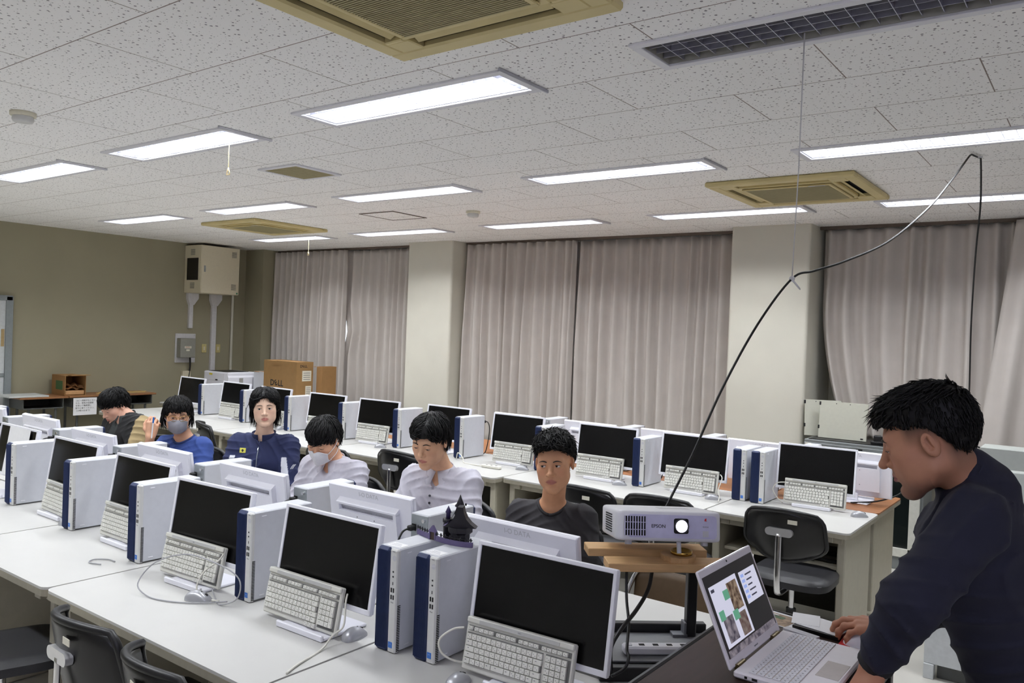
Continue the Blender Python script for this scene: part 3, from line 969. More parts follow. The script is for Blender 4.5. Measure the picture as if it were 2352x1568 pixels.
# ------------------------------------------------------------------ desk chairs
def make_chair():
    r = thing('office_chair', 'x', 'chair')
    # origin on the floor under the seat; the sitter faces +y, the back is at -y
    def shell(u, v, off):                            # rounded, curved backrest
        a = (u - .5) * 2
        hw = 0.225 * (1 - 0.10 * v)
        hw *= (1 - max(0, abs(2 * v - 1) - 0.35) ** 2.2 * 0.75) if v < .5 else (1 - max(0, abs(2 * v - 1) - 0.55) ** 2.2 * 0.9)
        x = a * hw
        z = 0.585 + 0.275 * v - 0.028 * a * a * (1 if v > .5 else -1) * abs(2 * v - 1)
        y = -0.235 + 0.085 * a * a - 0.05 * v + off
        return (x, y, z)
    b = MB()
    nu, nv = 20, 12
    A = [shell(i / nu, j / nv, 0.0) for i in range(nu + 1) for j in range(nv + 1)]
    Bk = [shell(i / nu, j / nv, -0.022) for i in range(nu + 1) for j in range(nv + 1)]
    fs = []; n = len(A)
    for i in range(nu):
        for j in range(nv):
            a = i * (nv + 1) + j
            q = (a, a + nv + 1, a + nv + 2, a + 1)
            fs.append(q[::-1]); fs.append(tuple(n + k for k in q))
    ring = [i * (nv + 1) for i in range(nu + 1)] + [nu * (nv + 1) + j for j in range(1, nv + 1)] + [i * (nv + 1) + nv for i in range(nu - 1, -1, -1)] + [j for j in range(nv - 1, 0, -1)]
    for k in range(len(ring)):
        p, q = ring[k], ring[(k + 1) % len(ring)]
        fs.append((p, q, n + q, n + p))
    b.add(A + Bk, fs, True)
    bo = obj('backrest', b, MATS['chair_black'], r)
    rim = MB()
    loop = [shell(min(1, max(0, (k % (nv + 1), 0)[0] * 0 + t[0])), t[1], -0.011) for k, t in enumerate(
        [(i / nu, 0) for i in range(nu + 1)] + [(1, j / nv) for j in range(1, nv + 1)] + [(i / nu, 1) for i in range(nu - 1, -1, -1)] + [(0, j / nv) for j in range(nv - 1, -1, -1)])]
    rim.tube(loop, 0.0135, n=8)
    obj('rim', rim, MATS['black_plastic'], bo)
    sk = MB().box((0.07, -0.292, 0.805), (0.05, 0.002, 0.022))
    so = obj('sticker', sk, MATS['sticker'], bo, T(0, -0.008, 0) )
    br = MB()
    br.prism(rrect(0.145, 0.042, 0.02, 5), -0.008, 0.020, True, frame_m((0, -0.282, 0.742), (1, 0, 0), (0, 0, 1)))
    bco = obj('bracket', br, MATS['chrome_satin'], r)
    obj('recess', MB().prism(rrect(0.15, 0.07, 0.03, 5), -0.004, 0.001, True, frame_m((0, -0.277, 0.752), (1, 0, 0), (0, 0, 1))), MATS['dark_hole'], bo)
    bar = MB()
    bar.tube(smoothpath([(0, -0.296, 0.735), (0, -0.298, 0.60), (0, -0.296, 0.47), (0, -0.27, 0.405), (0, -0.16, 0.395), (0, 0, 0.395)], 5), 0.0175, n=10, flat=0.45, up=(0, 1, 0))
    obj('back_bar', bar, MATS['chrome'], r)
    s = MB()
    def seat(u, v):
        x = (u - .5) * 2; y = (v - .5) * 2
        e = max(abs(x) ** 4 + abs(y) ** 4, 0)
        k = 1 / max(1.0, (abs(x) ** 4 + abs(y) ** 4) ** 0.25) if e > 0 else 1
        return (0.225 * x * k, 0.02 + 0.22 * y * k, 0.452 + 0.030 * max(0, 1 - e) ** 0.35 - 0.012 * (1 - x * x) * (1 - y * y))
    s.grid(seat, 18, 18)
    s.prism([(seat(0.5 + 0.5 * math.cos(2 * PI * i / 40) * (1 / max(abs(math.cos(2 * PI * i / 40)), abs(math.sin(2 * PI * i / 40)))), 0.5 + 0.5 * math.sin(2 * PI * i / 40) * (1 / max(abs(math.cos(2 * PI * i / 40)), abs(math.sin(2 * PI * i / 40)))))[:2]) for i in range(40)], 0.418, 0.4525, True)
    obj('seat', s, MATS['chair_vinyl'], r)
    pl = MB().box((0, 0, 0.405), (0.20, 0.22, 0.022), 0.004)
    obj('seat_plate', pl, MATS['steel_rear'], r)
    c = MB().cyl((0, 0, 0.20), (0, 0, 0.395), 0.016, n=14)
    obj('gas_column', c, MATS['chrome'], r)
    c = MB().cyl((0, 0, 0.09), (0, 0, 0.26), 0.027, n=16)
    obj('column_sleeve', c, MATS['black_plastic'], r)
    for i in range(5):
        a = 2 * PI * i / 5 + 0.3
        lg = MB()
        lg.tube([(0.02 * math.cos(a), 0.02 * math.sin(a), 0.115), (0.16 * math.cos(a), 0.16 * math.sin(a), 0.095), (0.27 * math.cos(a), 0.27 * math.sin(a), 0.075)], [0.022, 0.019, 0.014], n=8)
        lo = obj('leg', lg, MATS['chair_black'], r)
        cs = MB()
        cx, cy = 0.27 * math.cos(a), 0.27 * math.sin(a)
        for q in (-1, 1):
            dx, dy = -math.sin(a) * 0.012 * q, math.cos(a) * 0.012 * q
            cs.cyl((cx + dx * .4, cy + dy * .4, 0.025), (cx + dx * 1.6, cy + dy * 1.6, 0.025), 0.025, n=14)
        cs.cyl((cx, cy, 0.03), (cx, cy, 0.075), 0.007, n=8)
        obj('caster', cs, MATS['black_plastic'], lo)
    return r
CH = make_chair()
GC = 'black office chairs'
CHAIRS = [(-1.405, 4.62, 0.03, 'empty black office chair whole in view before the last window-row screen'),
          (-2.07, 4.42, 0.10, 'black office chair with label sticker right behind the projector'),
          (-2.50, 4.34, 0.0, 'black office chair with label sticker behind the shoulder of the student in black'),
          (-4.16, 4.46, 0.0, 'empty black office chair with oval chrome bracket between the two pale shirts'),
          (-4.66, 4.20, 0.1, 'black office chair behind the head of the student with the white mask'),
          (-6.28, 4.30, -0.42, 'black office chair turned sideways behind the student in navy'),
          (-2.54, 1.46, -0.04, 'black office chair with chrome bracket tucked under the near desk'),
          (-2.06, 1.44, -0.2, 'black office chair with a brown seat-back edge cut by the bottom of the picture'),
          (-3.44, 1.36, -0.30, 'black office chair of which only the vinyl seat shows in the bottom corner')]
for i, (x, y, a, l) in enumerate(CHAIRS):
    o = place(CH, 'c', (x, y, 0), a, l, GC)
    o.scale = (0.92, 1.0, 0.965) if y < 2 else (1, 1, 1)
# ------------------------------------------------------------------ ceiling cassettes, vent, detectors
pm('yellowed_plastic', (206, 190, 138), 0.5, var=0.06, scale=5)
pm('grille_tan', (168, 158, 120), 0.6, var=0.05)
def make_ac():
    r = thing('air_conditioner', 'x', 'air conditioner')
    w = 0.95; h = 0.032
    fr = MB()
    # frame with four slots: plates around
    o, a, b = w / 2, 0.40, 0.315
    sl = 0.30                                       # half length of each slot
    fr.box((0, 0, -h / 2), (2 * b - .004, 2 * b - .004, h - .006), 0.004)
    for s in (-1, 1):
        fr.box((0, s * (a + o) / 2, -h / 2), (w, o - a, h), 0.008); fr.box((s * (a + o) / 2, 0, -h / 2), (o - a, 2 * a + .01, h), 0.008)
        for q in (-1, 1):
            fr.box((q * (sl + a) / 2, s * (a + b) / 2, -h / 2), (a - sl + .004, a - b + .002, h - .002), 0.004)
            if True: fr.box((s * (a + b) / 2, q * (sl + b) / 2, -h / 2), (a - b + .002, b - sl + .004, h - .002), 0.004)
    obj('panel', fr, MATS['yellowed_plastic'], r)
    for k in range(4):
        M_ = RZ(PI / 2 * k) @ T(0, -(a + b) / 2, 0)
        dk = MB().box((0, 0, -0.004), (2 * sl, a - b, 0.003), 0, M_)
        s_ = obj('air_slot', dk, MATS['dark_hole'], r)
        fp = MB().box((0, 0.012, -0.020), (2 * sl - .02, 0.050, 0.005), 0.002, M_ @ RX(R(24)))
        obj('flap', fp, MATS['yellowed_plastic'], s_)
    gr = MB(); n = 46; g = 0.265
    for i in range(n):
        gr.box((0, -g + 2 * g * i / (n - 1), -h - 0.004), (2 * g, 0.0055, 0.010))
    for i in range(7): gr.box((-g + 2 * g * i / 6, 0, -h - 0.003), (0.004, 2 * g, 0.006))
    bk = MB().box((0, 0, -h - .0005), (2 * g, 2 * g, 0.003))
    gg = obj('intake_grille', gr, MATS['grille_tan'], r)
    obj('filter', bk, pm('filter_dark', (74, 72, 58), 0.8) if 'filter_dark' not in MATS else MATS['filter_dark'], gg)
    e = MB()
    for s in (-1, 1):
        e.box((0, s * (g + .012), -h - 0.004), (2 * g + .048, 0.022, 0.010), 0.003); e.box((s * (g + .012), 0, -h - 0.004), (0.022, 2 * g + .004, 0.010), 0.003)
    obj('grille_rim', e, MATS['yellowed_plastic'], r)
    lb = MB().box((0.20, -g - 0.0125, -h - 0.0098), (0.105, 0.019, 0.001))
    lo = obj('name_plate', lb, MATS['soft_grey'], r)
    text('MITSUBISHI', 0.010, MATS['ink'], lo, frame_m((0.215, -g - 0.0125, -h - 0.0108), (-1, 0, 0), (0, 1, 0)) , 0.0001)
    return r
AC = make_ac()
for i, (x, y, l) in enumerate([(-1.735, 1.735, 'big yellowed ceiling air conditioner cut by the top edge of the picture'),
                               (-1.755, 5.55, 'yellowed ceiling air conditioner behind the white string, above the second pillar'),
                               (-7.45, 5.43, 'yellowed ceiling air conditioner at the far end, before the wall cabinet')]):
    place(AC, 'ac', (x, y, ZC - 0.001), 0, l, 'ceiling air conditioners')
v = thing('ceiling_vent', 'square grey-green louvered grille in the ceiling', 'vent', (-4.53, 3.57, ZC))
fm = MB()
for s in (-1, 1):
    fm.box((0, s * 0.185, -0.006), (0.40, 0.03, 0.012), 0.002); fm.box((s * 0.185, 0, -0.006), (0.03, 0.342, 0.012), 0.002)
obj('frame', fm, MATS['fitting_white'], v)
obj('grille', (lambda g: [g.box((0, -0.165 + 0.0165 * i, -0.005), (0.342, 0.009, 0.009)) for i in range(21)] and g)(MB()), MATS['grille_tan'], v)
obj('backing', MB().box((0, 0, -0.002), (0.342, 0.342, 0.003)), pm('vent_dark', (92, 92, 76), 0.8), v)
h = thing('ceiling_hatch', 'square access hatch outlined in dark metal in the ceiling', 'hatch', (-5.47, 5.40, ZC))
hf_ = MB()
for s in (-1, 1):
    hf_.box((0, s * 0.215, -0.003), (0.45, 0.014, 0.006)); hf_.box((s * 0.215, 0, -0.003), (0.014, 0.416, 0.006))
obj('frame', hf_, MATS['rail_brown'], h)
obj('lid', MB().box((0, 0, -0.002), (0.414, 0.414, 0.003)), CEIL, h)
pm('detector_cream', (222, 216, 196), 0.45)
for x, y, l in [(-4.60, 1.84, 'round smoke detector on the ceiling at the left picture edge'), (-4.56, 5.48, 'round smoke detector on the ceiling over the middle bay')]:
    d = thing('smoke_detector', l, 'smoke detector', (x, y, ZC), 0, 'smoke detectors')
    obj('base', MB().lathe([(0, 0), (0.062, 0), (0.062, -0.018), (0.055, -0.022), (0, -0.022)]), MATS['detector_cream'], d)
    obj('sensor_dome', MB().lathe([(0.05, -0.022), (0.052, -0.038), (0.046, -0.050), (0.025, -0.054), (0, -0.054)]), MATS['silver_plastic'], d)
pm('cord_cream', (222, 200, 150), 0.6)
for x, y, z, l in [(-4.06, 2.70, ZC + .02, 'short cream pull cord hanging from the near-row ceiling light'), (-7.86, 6.36, ZC + .02, 'short cream pull cord hanging from the far ceiling light by the wall cabinet')]:
    d = thing('pull_cord', l, 'pull cord', (x, y, z), 0, 'pull cords on the ceiling lights')
    obj('cord', MB().cyl((0, 0, -0.20), (0, 0, 0.0), 0.0022, n=8), MATS['cord_cream'], d)
    obj('ring', MB().tube([(0, 0, -0.197), (0.011, 0, -0.222), (0.014, 0, -0.236), (-0.014, 0, -0.236), (-0.011, 0, -0.222), (0, 0, -0.197)], 0.003, n=6), MATS['cord_cream'], d)

# ------------------------------------------------------------------ left wall
pm('cabinet_cream', (214, 205, 180), 0.45, var=0.02)
pm('vent_grey', (140, 138, 126), 0.6)
pm('trunk_white', (214, 213, 216), 0.45)
wc = thing('wall_cabinet', 'cream steel equipment cabinet high on the left wall, with a black side window', 'wall cabinet', (XL, 6.515, 2.115))
obj('body', MB().box((0.20, 0, 0.325), (0.398, 0.59, 0.65), 0.006), MATS['cabinet_cream'], wc)
dr = obj('door', MB().box((0.404, 0, 0.325), (0.010, 0.582, 0.642), 0.003), MATS['cabinet_cream'], wc)
obj('handle', MB().box((0.411, -0.245, 0.33), (0.008, 0.026, 0.085), 0.003), MATS['steel_rear'], dr)
for y, z in ((0.205, 0.555), (0.205, 0.105)):
    g = MB()
    for i in range(7): g.box((0.4105, y, z - 0.036 + 0.012 * i), (0.003, 0.074, 0.007))
    obj('vent_grille', g, MATS['vent_grey'], dr)
obj('seal', MB().cyl((0.409, 0.262, 0.022), (0.412, 0.262, 0.022), 0.012, n=14), pm('seal_green', (60, 120, 90), 0.5), dr)
obj('window', MB().box((0.20, -0.297, 0.325), (0.265, 0.006, 0.30)), pm('smoked_glass', (8, 8, 9), 0.15), wc, label='black glass window in the side')
for z in (0.555, 0.100):
    g = MB()
    for i in range(7): g.box((0.20, -0.2965, z - 0.036 + 0.012 * i), (0.10, 0.004, 0.007))
    obj('vent_grille', g, MATS['vent_grey'], wc)
for nm, y0, y1, z0, l in [('a', 6.288, 6.345, 1.63, 'short white cable trunking under the wall cabinet, ending above the switch box'), ('b', 6.640, 6.712, 0.70, 'long white cable trunking from the wall cabinet down behind the printer')]:
    t = thing('cable_trunking', l, 'cable trunking', (XL, (y0 + y1) / 2, z0), 0, 'white cable trunking on the wall')
    w = y1 - y0; zt = 2.114 - z0
    obj('duct', MB().box((0.022, 0, (zt - .12) / 2), (0.044, w, zt - .12), 0.003), MATS['trunk_white'], t)
    obj('elbow', MB().prism([(-w / 2 - .002, -0.16), (w / 2 + .002, -0.16), (w / 2 + .07, -0.07), (w / 2 + .07, 0), (-w / 2 - .03, 0), (-w / 2 - .03, -0.08)], 0.0, 0.06, False, T(0, 0, zt) @ frame_m((0, 0, 0), (0, 1, 0), (0, 0, 1))), MATS['trunk_white'], t)
sb = thing('switch_box', 'grey metal switch box on a white backboard, on the left wall', 'switch box', (XL, 6.262, 1.153))
obj('backboard', MB().box((0.008, 0, 0.20), (0.016, 0.30, 0.40), 0.003), MATS['trunk_white'], sb)
bx = obj('box', MB().box((0.065, -0.018, 0.205), (0.10, 0.225, 0.265), 0.006), pm('box_grey', (142, 141, 132), 0.5), sb)
l1 = obj('notice', MB().box((0.1157, -0.02, 0.215), (0.001, 0.10, 0.03)), MATS['sticker'], bx)
text('使用禁止', 0.020, pm('ink_red', (170, 70, 60), 0.7), l1, frame_m((0.1165, -0.02, 0.215), (0, 1, 0), (0, 0, 1)), 0.0002)
obj('notice', MB().box((0.1157, -0.02, 0.175), (0.001, 0.05, 0.025)), MATS['sticker'], bx)
for y, z in ((-.13, .38), (.13, .38), (-.13, .02), (.13, .02)): obj('screw', MB().cyl((0.015, y, z), (0.019, y, z), 0.005, n=10), MATS['steel_rear'], sb)
tag(obj('power_cable', MB().tube(smoothpath([(XL + .05, 6.315, 1.24), (XL + .05, 6.32, 1.10), (XL + .05, 6.30, 0.95)], 5), 0.012), MATS['cable_black']), 'short black cable hanging from the grey switch box', 'cable')
tag(obj('conduit_box', MB().box((XL + .03, 6.27, 0.62), (0.058, 0.12, 0.84), 0.004), MATS['cabinet_cream']), 'cream conduit cover on the wall below the switch box', 'conduit')
for y, l in ((6.555, 'yellowed wall plate beside the long trunking, on the switch box side'), (6.775, 'yellowed wall plate beside the long trunking, on the window side')):
    q = thing('wall_plate', l, 'wall plate', (XL, y, 1.35), 0, 'yellowed wall plates')
    obj('plate', MB().box((0.004, 0, 0), (0.008, 0.072, 0.12), 0.002), pm('plate_yellow', (198, 184, 128), 0.5) if 'plate_yellow' not in MATS else MATS['plate_yellow'], q)
    obj('socket', MB().box((0.009, 0, 0), (0.004, 0.026, 0.05), 0.001), MATS['cabinet_cream'], q)
# sliding door at the picture edge
pm('door_frame_grey', (132, 138, 140), 0.45)
pm('door_white', (200, 204, 206), 0.45)
df = struct('door_1', MB().box((XL + .03, 4.02, 0.97), (0.06, 0.075, 1.94), 0.004).box((XL + .03, 3.0, 1.92), (0.06, 2.1, 0.06), 0.004), MATS['door_frame_grey'], label='grey framed sliding door at the left edge')
lf = MB()
lf.box((XL + .025, 3.95, 1.0), (0.035, 0.10, 1.78), 0.003); lf.box((XL + .025, 3.2, 0.62), (0.034, 1.5, 0.80), 0.003); lf.box((XL + .025, 3.2, 1.84), (0.034, 1.5, 0.09), 0.003)
ld = obj('door_leaf', lf, MATS['door_white'], df)
obj('rail', MB().box((XL + .03, 3.2, 1.03), (0.05, 1.56, 0.04), 0.003), MATS['door_frame_grey'], df)
obj('pane', MB().box((XL + .02, 3.2, 1.42), (0.006, 1.40, 0.78)), MATS['smoked_glass'], df)
obj('door_pull', MB().box((XL + .044, 3.957, 1.46), (0.006, 0.035, 0.20), 0.002), pm('pull_tan', (170, 146, 104), 0.4), df)

# ------------------------------------------------------------------ school desks along the left wall and what lies on them
pm('school_wood', (142, 98, 62), 0.4, var=0.2, scale=5, stretch=(12, 1.2, 3))
pm('tray_grey', (74, 76, 74), 0.5)
def school_desk(x, y0, y1, label):
    r = thing('school_desk', label, 'desk', (x, (y0 + y1) / 2, 0), 0, 'old school desks along the wall')
    w = y1 - y0
    obj('desk_top', MB().box((0, 0, 0.782), (0.42, w - .006, 0.022), 0.004), MATS['school_wood'], r)
    tr = MB()
    tr.box((0, 0, 0.655), (0.36, w - .10, 0.004)); tr.box((-0.17, 0, 0.712), (0.004, w - .10, 0.112))
    for s in (-1, 1): tr.box((0, s * (w / 2 - .05), 0.712), (0.36, 0.012, 0.112), 0.003)
    tr.box((0.178, 0, 0.660), (0.010, w - .10, 0.014), 0.003)
    obj('tray', tr, MATS['tray_grey'], r)
    for sx in (-1, 1):
        for sy in (-1, 1):
            obj('leg', MB().cyl((sx * 0.15, sy * (w / 2 - .12), 0), (sx * 0.15, sy * (w / 2 - .12), 0.66), 0.014, n=10), MATS['tray_grey'], r)
    return r
school_desk(-10.06, 3.995, 4.53, 'old wood topped school desk by the sliding door, white board lying on it')
school_desk(-10.06, 4.535, 5.62, 'old wood topped school desk under the opened carton and the notice')
tag(obj('white_board', MB().box((-10.04, 4.10, 0.8035), (0.36, 0.42, 0.018), 0.002), pm('board_white', (200, 202, 200), 0.5)), 'thin white board lying on the school desk by the sliding door', 'board')
pm('cardboard', (146, 112, 68), 0.8, var=0.06, scale=14)
pm('cardboard_dark', (150, 112, 68), 0.85, var=0.06, scale=14)
bx = thing('carton', 'opened small carton lying on its side on the school desk, stuffed with brown paper', 'carton', (-10.06, 4.62, 0.7935))
s = MB(); w, hh, dp = 0.235, 0.235, 0.34
for q in (-1, 1): s.box((0, q * w / 2, hh / 2), (dp, 0.006, hh))
s.box((0, 0, 0.003), (dp, w, 0.006)); s.box((0, 0, hh), (dp, w, 0.006)); s.box((-dp / 2, 0, hh / 2), (0.006, w, hh))
obj('box', s, MATS['cardboard_dark'], bx)
obj('flap', MB().box((0.20, 0.02, hh + .012), (0.12, w - .01, 0.005), 0, None), MATS['cardboard'], bx)
obj('print', MB().box((0.02, -w / 2 - .0035, 0.12), (0.17, 0.001, 0.105)), pm('print_green', (70, 104, 62), 0.8), bx, label='green printed panel')
pp = MB()
pp.box((0.01, 0, 0.034), (0.30, w - .02, 0.05), 0.006)
pp.grid(lambda u, v: (-0.12 + 0.28 * u, -0.10 + 0.20 * v, 0.075 + 0.028 * math.sin(9 * u + 4 * v) * math.cos(7 * v + 2 * u) + 0.02 * u), 12, 10)
pp.grid(lambda u, v: (-0.12 + 0.27 * u, -0.08 + 0.18 * v, 0.115 + 0.030 * math.sin(7 * u + 5 * v + 1) * math.cos(8 * v)), 12, 10)
obj('packing_paper', pp, pm('kraft_paper', (186, 144, 100), 0.85, var=0.08), bx)
tag(obj('notice_sheet', MB().box((-9.842, 4.715, 0.665), (0.0014, 0.275, 0.205)), MATS['paper']), 'white notice with black Japanese lettering hanging from the school desk', 'notice')
nt_ = bpy.data.objects['notice_sheet']
for i, s_ in enumerate(['コピー用紙がなくなっ', 'たら、茶色の包装紙', 'を持って職員室に', '取りに来てください。', '（17時15分まで）']):
    text(s_, 0.0235, MATS['ink_black'], nt_, frame_m((-9.8405, 4.602, 0.735 - 0.030 * i), (0, 1, 0), (0, 0, 1)), 0.0002, align='LEFT')
for i, (y, x) in enumerate(((5.22, -9.98), (5.30, -10.10))):
    tag(obj('wooden_ruler', MB().box((x, y, 0.797), (0.03, 0.62, 0.006), 0.001, None), pm('ruler_yellow', (206, 180, 120), 0.5) if 'ruler_yellow' not in MATS else MATS['ruler_yellow']), ['long yellow wooden ruler on the school desk, at the front', 'long yellow wooden ruler on the school desk, at the wall side'][i], 'ruler', 'wooden rulers on the school desk')

# ------------------------------------------------------------------ printer corner
pm('printer_white', (222, 222, 230), 0.45, var=0.01)
pr = thing('printer', 'white laser printer on the corner desk, black papers on its lid', 'printer', (-9.445, 6.42, 0.7))
b = MB().box((0, 0, 0.19), (0.53, 0.45, 0.38), 0.012)
b.prism([(-0.262, 0.375), (0.262, 0.375), (0.262, 0.345), (0.28, 0.315), (0.28, 0.20), (-0.262, 0.20)], -0.20, 0.222, False, frame_m((0, 0, 0), (1, 0, 0), (0, 0, 1)))
obj('body', b, MATS['printer_white'], pr)
f_ = MB()
f_.box((-0.02, -0.227, 0.315), (0.46, 0.006, 0.10), 0.002)
obj('front_cover', f_, MATS['printer_white'], pr)
obj('warning_label', MB().box((-0.10, -0.2305, 0.345), (0.07, 0.001, 0.022)), pm('label_yellow', (224, 204, 60), 0.6), pr)
obj('latch', MB().box((0.03, -0.231, 0.275), (0.05, 0.003, 0.018), 0.001), MATS['dark_hole'], pr)
g = MB()
for i in range(8): g.box((0.2815, -0.03, 0.24 + 0.009 * i), (0.002, 0.06, 0.005))
for i in range(9): g.box((0.2655, 0.12, 0.06 + 0.010 * i), (0.003, 0.09, 0.005))
obj('side_vent', g, MATS['vent_grey'], pr)
obj('paper_tray', MB().box((-0.01, -0.2285, 0.09), (0.49, 0.008, 0.13), 0.003), MATS['soft_grey'], pr)
obj('top_sheet', MB().box((-0.02, -0.02, 0.383), (0.40, 0.34, 0.004)), MATS['black_plastic'], pr, label='black sheets on the lid')
def carton(name, label, x0, x1, y0, y1, h, m='cardboard', dell=False, group=None):
    r = thing(name, label, 'carton', ((x0 + x1) / 2, y0, 0.70), 0, group)
    w, d = x1 - x0, y1 - y0
    s = MB()
    for q in (-1, 1):
        s.box((q * (w / 2 - .003), d / 2, h / 2), (0.006, d, h)); s.box((0, (.003 if q < 0 else d - .003), h / 2), (w - .012, 0.006, h))
    s.box((0, d / 2, 0.003), (w, d, 0.006))
    b = obj('box', s, MATS[m], r)
    fl = MB()
    fl.box((0, d / 2, h - 0.006), (w - .014, d - .014, 0.004)); 
    fl.box((-w * .12, 0.0, h + .004), (w * .26, 0.022, 0.006), 0, T(0, 0, 0) @ RX(0.12))
    obj('flap', fl, MATS['cardboard_dark'], r)
    return r, b, w, d, h
r, b, w, d, h = carton('carton', 'brown computer carton with large black logo, next to the printer', -8.73, -8.08, 6.42, 6.68, 0.575)
K = MATS['ink_black']
def dell_logo(parent, M_, s):
    text('D', s, K, parent, M_ @ T(-1.02 * s, 0, 0), 0.0004, bold=0.02 * s)
    text('E', s * .92, K, parent, M_ @ T(-0.30 * s, 0.015 * s, 0) @ RZ(R(32)), 0.0004, bold=0.02 * s)
    text('LL', s, K, parent, M_ @ T(0.58 * s, 0, 0), 0.0004, bold=0.02 * s)
dell_logo(b, frame_m((-0.04, -0.0012, 0.29), (1, 0, 0), (0, 0, 1)), 0.105)
dell_logo(b, frame_m((w / 2 + .001, d * .45, h - .055), (0, 1, 0), (0, 0, 1)), 0.045)
for y, z, dy, dz, m in ((0.16, 0.40, 0.14, 0.13, 'sticker'), (0.19, 0.22, 0.09, 0.11, 'sticker'), (0.10, 0.09, 0.10, 0.07, 'paper')):
    l_ = obj('label', MB().box((w / 2 + .001, y, z), (0.001, dy, dz)), MATS[m], b)
    k = MB()
    for i in range(4): k.box((w / 2 + .0018, y, z - dz * .32 + dz * .2 * i), (0.0004, dy * .75, dz * .05))
    obj('print', k, MATS['ink'], l_)
for xx in (0.25,): obj('print', MB().box((xx, -0.0006, h - .11), (0.03, 0.001, 0.06)), MATS['cardboard_dark'], b)
carton('carton', 'second brown carton standing behind the one with the large black logo', -8.06, -7.955, 6.72, 6.95, 0.52, 'cardboard_dark')
carton('carton', 'pale grey carton between the printer and the brown cartons', -9.12, -8.78, 6.55, 6.90, 0.40, 'case_white')

# ------------------------------------------------------------------ grey cabinet by the last bay
pm('steel_grey', (128, 133, 134), 0.42, metal=0.15, var=0.03)
pm('cab_white', (206, 206, 198), 0.45)
gc = thing('steel_cabinet', 'low grey steel cabinet with white framed glass doors, against the last window bay', 'cabinet', (-1.60, 6.95, 0))
cb = MB()
cb.box((0, 0.19, 0.055), (0.92, 0.38, 0.11), 0.003); cb.box((0, 0.20, 0.935), (0.92, 0.42, 0.03), 0.004)
for s_ in (-1, 1): cb.box((s_ * 0.445, 0.19, 0.52), (0.03, 0.38, 0.82), 0.003)
cb.box((0, 0.37, 0.52), (0.90, 0.012, 0.82)); cb.box((0, 0.2, 0.50), (0.86, 0.34, 0.015)); cb.box((0, -0.004, 0.90), (0.92, 0.02, 0.05), 0.003)
obj('body', cb, MATS['steel_grey'], gc)
for s_ in (-1, 1):
    f_ = MB(); cx_ = s_ * 0.215
    for q in (-1, 1): f_.box((cx_ + q * 0.19, -0.010 - 0.012 * (s_ > 0), 0.49), (0.075, 0.016, 0.76), 0.003)
    for z in (0.14, 0.84): f_.box((cx_, -0.010 - 0.012 * (s_ > 0), z), (0.38, 0.016, 0.07), 0.003)
    dd = obj('door', f_, MATS['cab_white'], gc)
    obj('pane', MB().box((cx_, -0.006 - 0.012 * (s_ > 0), 0.49), (0.31, 0.004, 0.64)), pm('cab_glass', (24, 30, 30), 0.08, spec=0.6) if 'cab_glass' not in MATS else MATS['cab_glass'], dd)
    obj('door_pull', MB().box((cx_ + s_ * 0.19, -0.020 - 0.012 * (s_ > 0), 0.66), (0.032, 0.006, 0.10), 0.002), pm('pull_olive', (112, 112, 88), 0.5) if 'pull_olive' not in MATS else MATS['pull_olive'], dd)
obj('name_plate', MB().box((-0.02, -0.0155, 0.905), (0.05, 0.002, 0.014)), MATS['black_plastic'], gc)
obj('sticker', MB().box((-0.425, -0.0155, 0.91), (0.05, 0.001, 0.022)), MATS['sticker'], gc)
obj('top_mat', MB().box((0, 0.19, 0.953), (0.86, 0.36, 0.006)), MATS['black_plastic'], gc)
pm('panel_beige', (196, 196, 182), 0.55, var=0.02)
for i, (x, y, w, rz, l) in enumerate(((-1.80, 7.10, 0.385, 0.02, 'beige panel with black clips standing on the grey cabinet, in front'), (-1.985, 7.20, 0.30, 0.45, 'beige panel turned sideways behind the other one on the grey cabinet'))):
    r = thing('display_panel', l, 'panel', (x, y, 0.958), rz, 'beige panels on the grey cabinet')
    P_ = RX(R(-7))
    obj('sheet', MB().box((0, 0, 0.155), (w, 0.014, 0.31), 0.002, P_), MATS['panel_beige'], r)
    c_ = MB()
    for xx, zz in ((-w / 2, 0.29), (-w / 2, 0.09)): c_.box((xx, 0.004, zz), (0.014, 0.026, 0.03), 0.002, P_)
    obj('clip', c_, MATS['black_plastic'], r)
    for xx in (-0.06, 0.05): obj('rivet', MB().cyl((xx, -0.009, 0.295), (xx, -0.006, 0.295), 0.004, n=8, M=P_), MATS['black_plastic'], r)
    obj('mark', MB().box((w / 2 - .035, -0.0078, 0.018), (0.022, 0.001, 0.010), 0, P_), MATS['black_plastic'], r)
ps = thing('punch', 'black lever punch lying on the grey cabinet beside the beige panels', 'punch', (-1.46, 7.06, 0.956), 0.2)
obj('base', MB().box((0, 0, 0.012), (0.20, 0.08, 0.022), 0.004), MATS['black_plastic'], ps)
obj('lever', MB().box((0.02, 0, 0.0), (0.20, 0.03, 0.014), 0.003, T(0.0, 0, 0.07) @ RY(R(-38))), MATS['black_plastic'], ps)
obj('block', MB().box((-0.05, 0, 0.045), (0.06, 0.06, 0.05), 0.006), MATS['black_plastic'], ps)

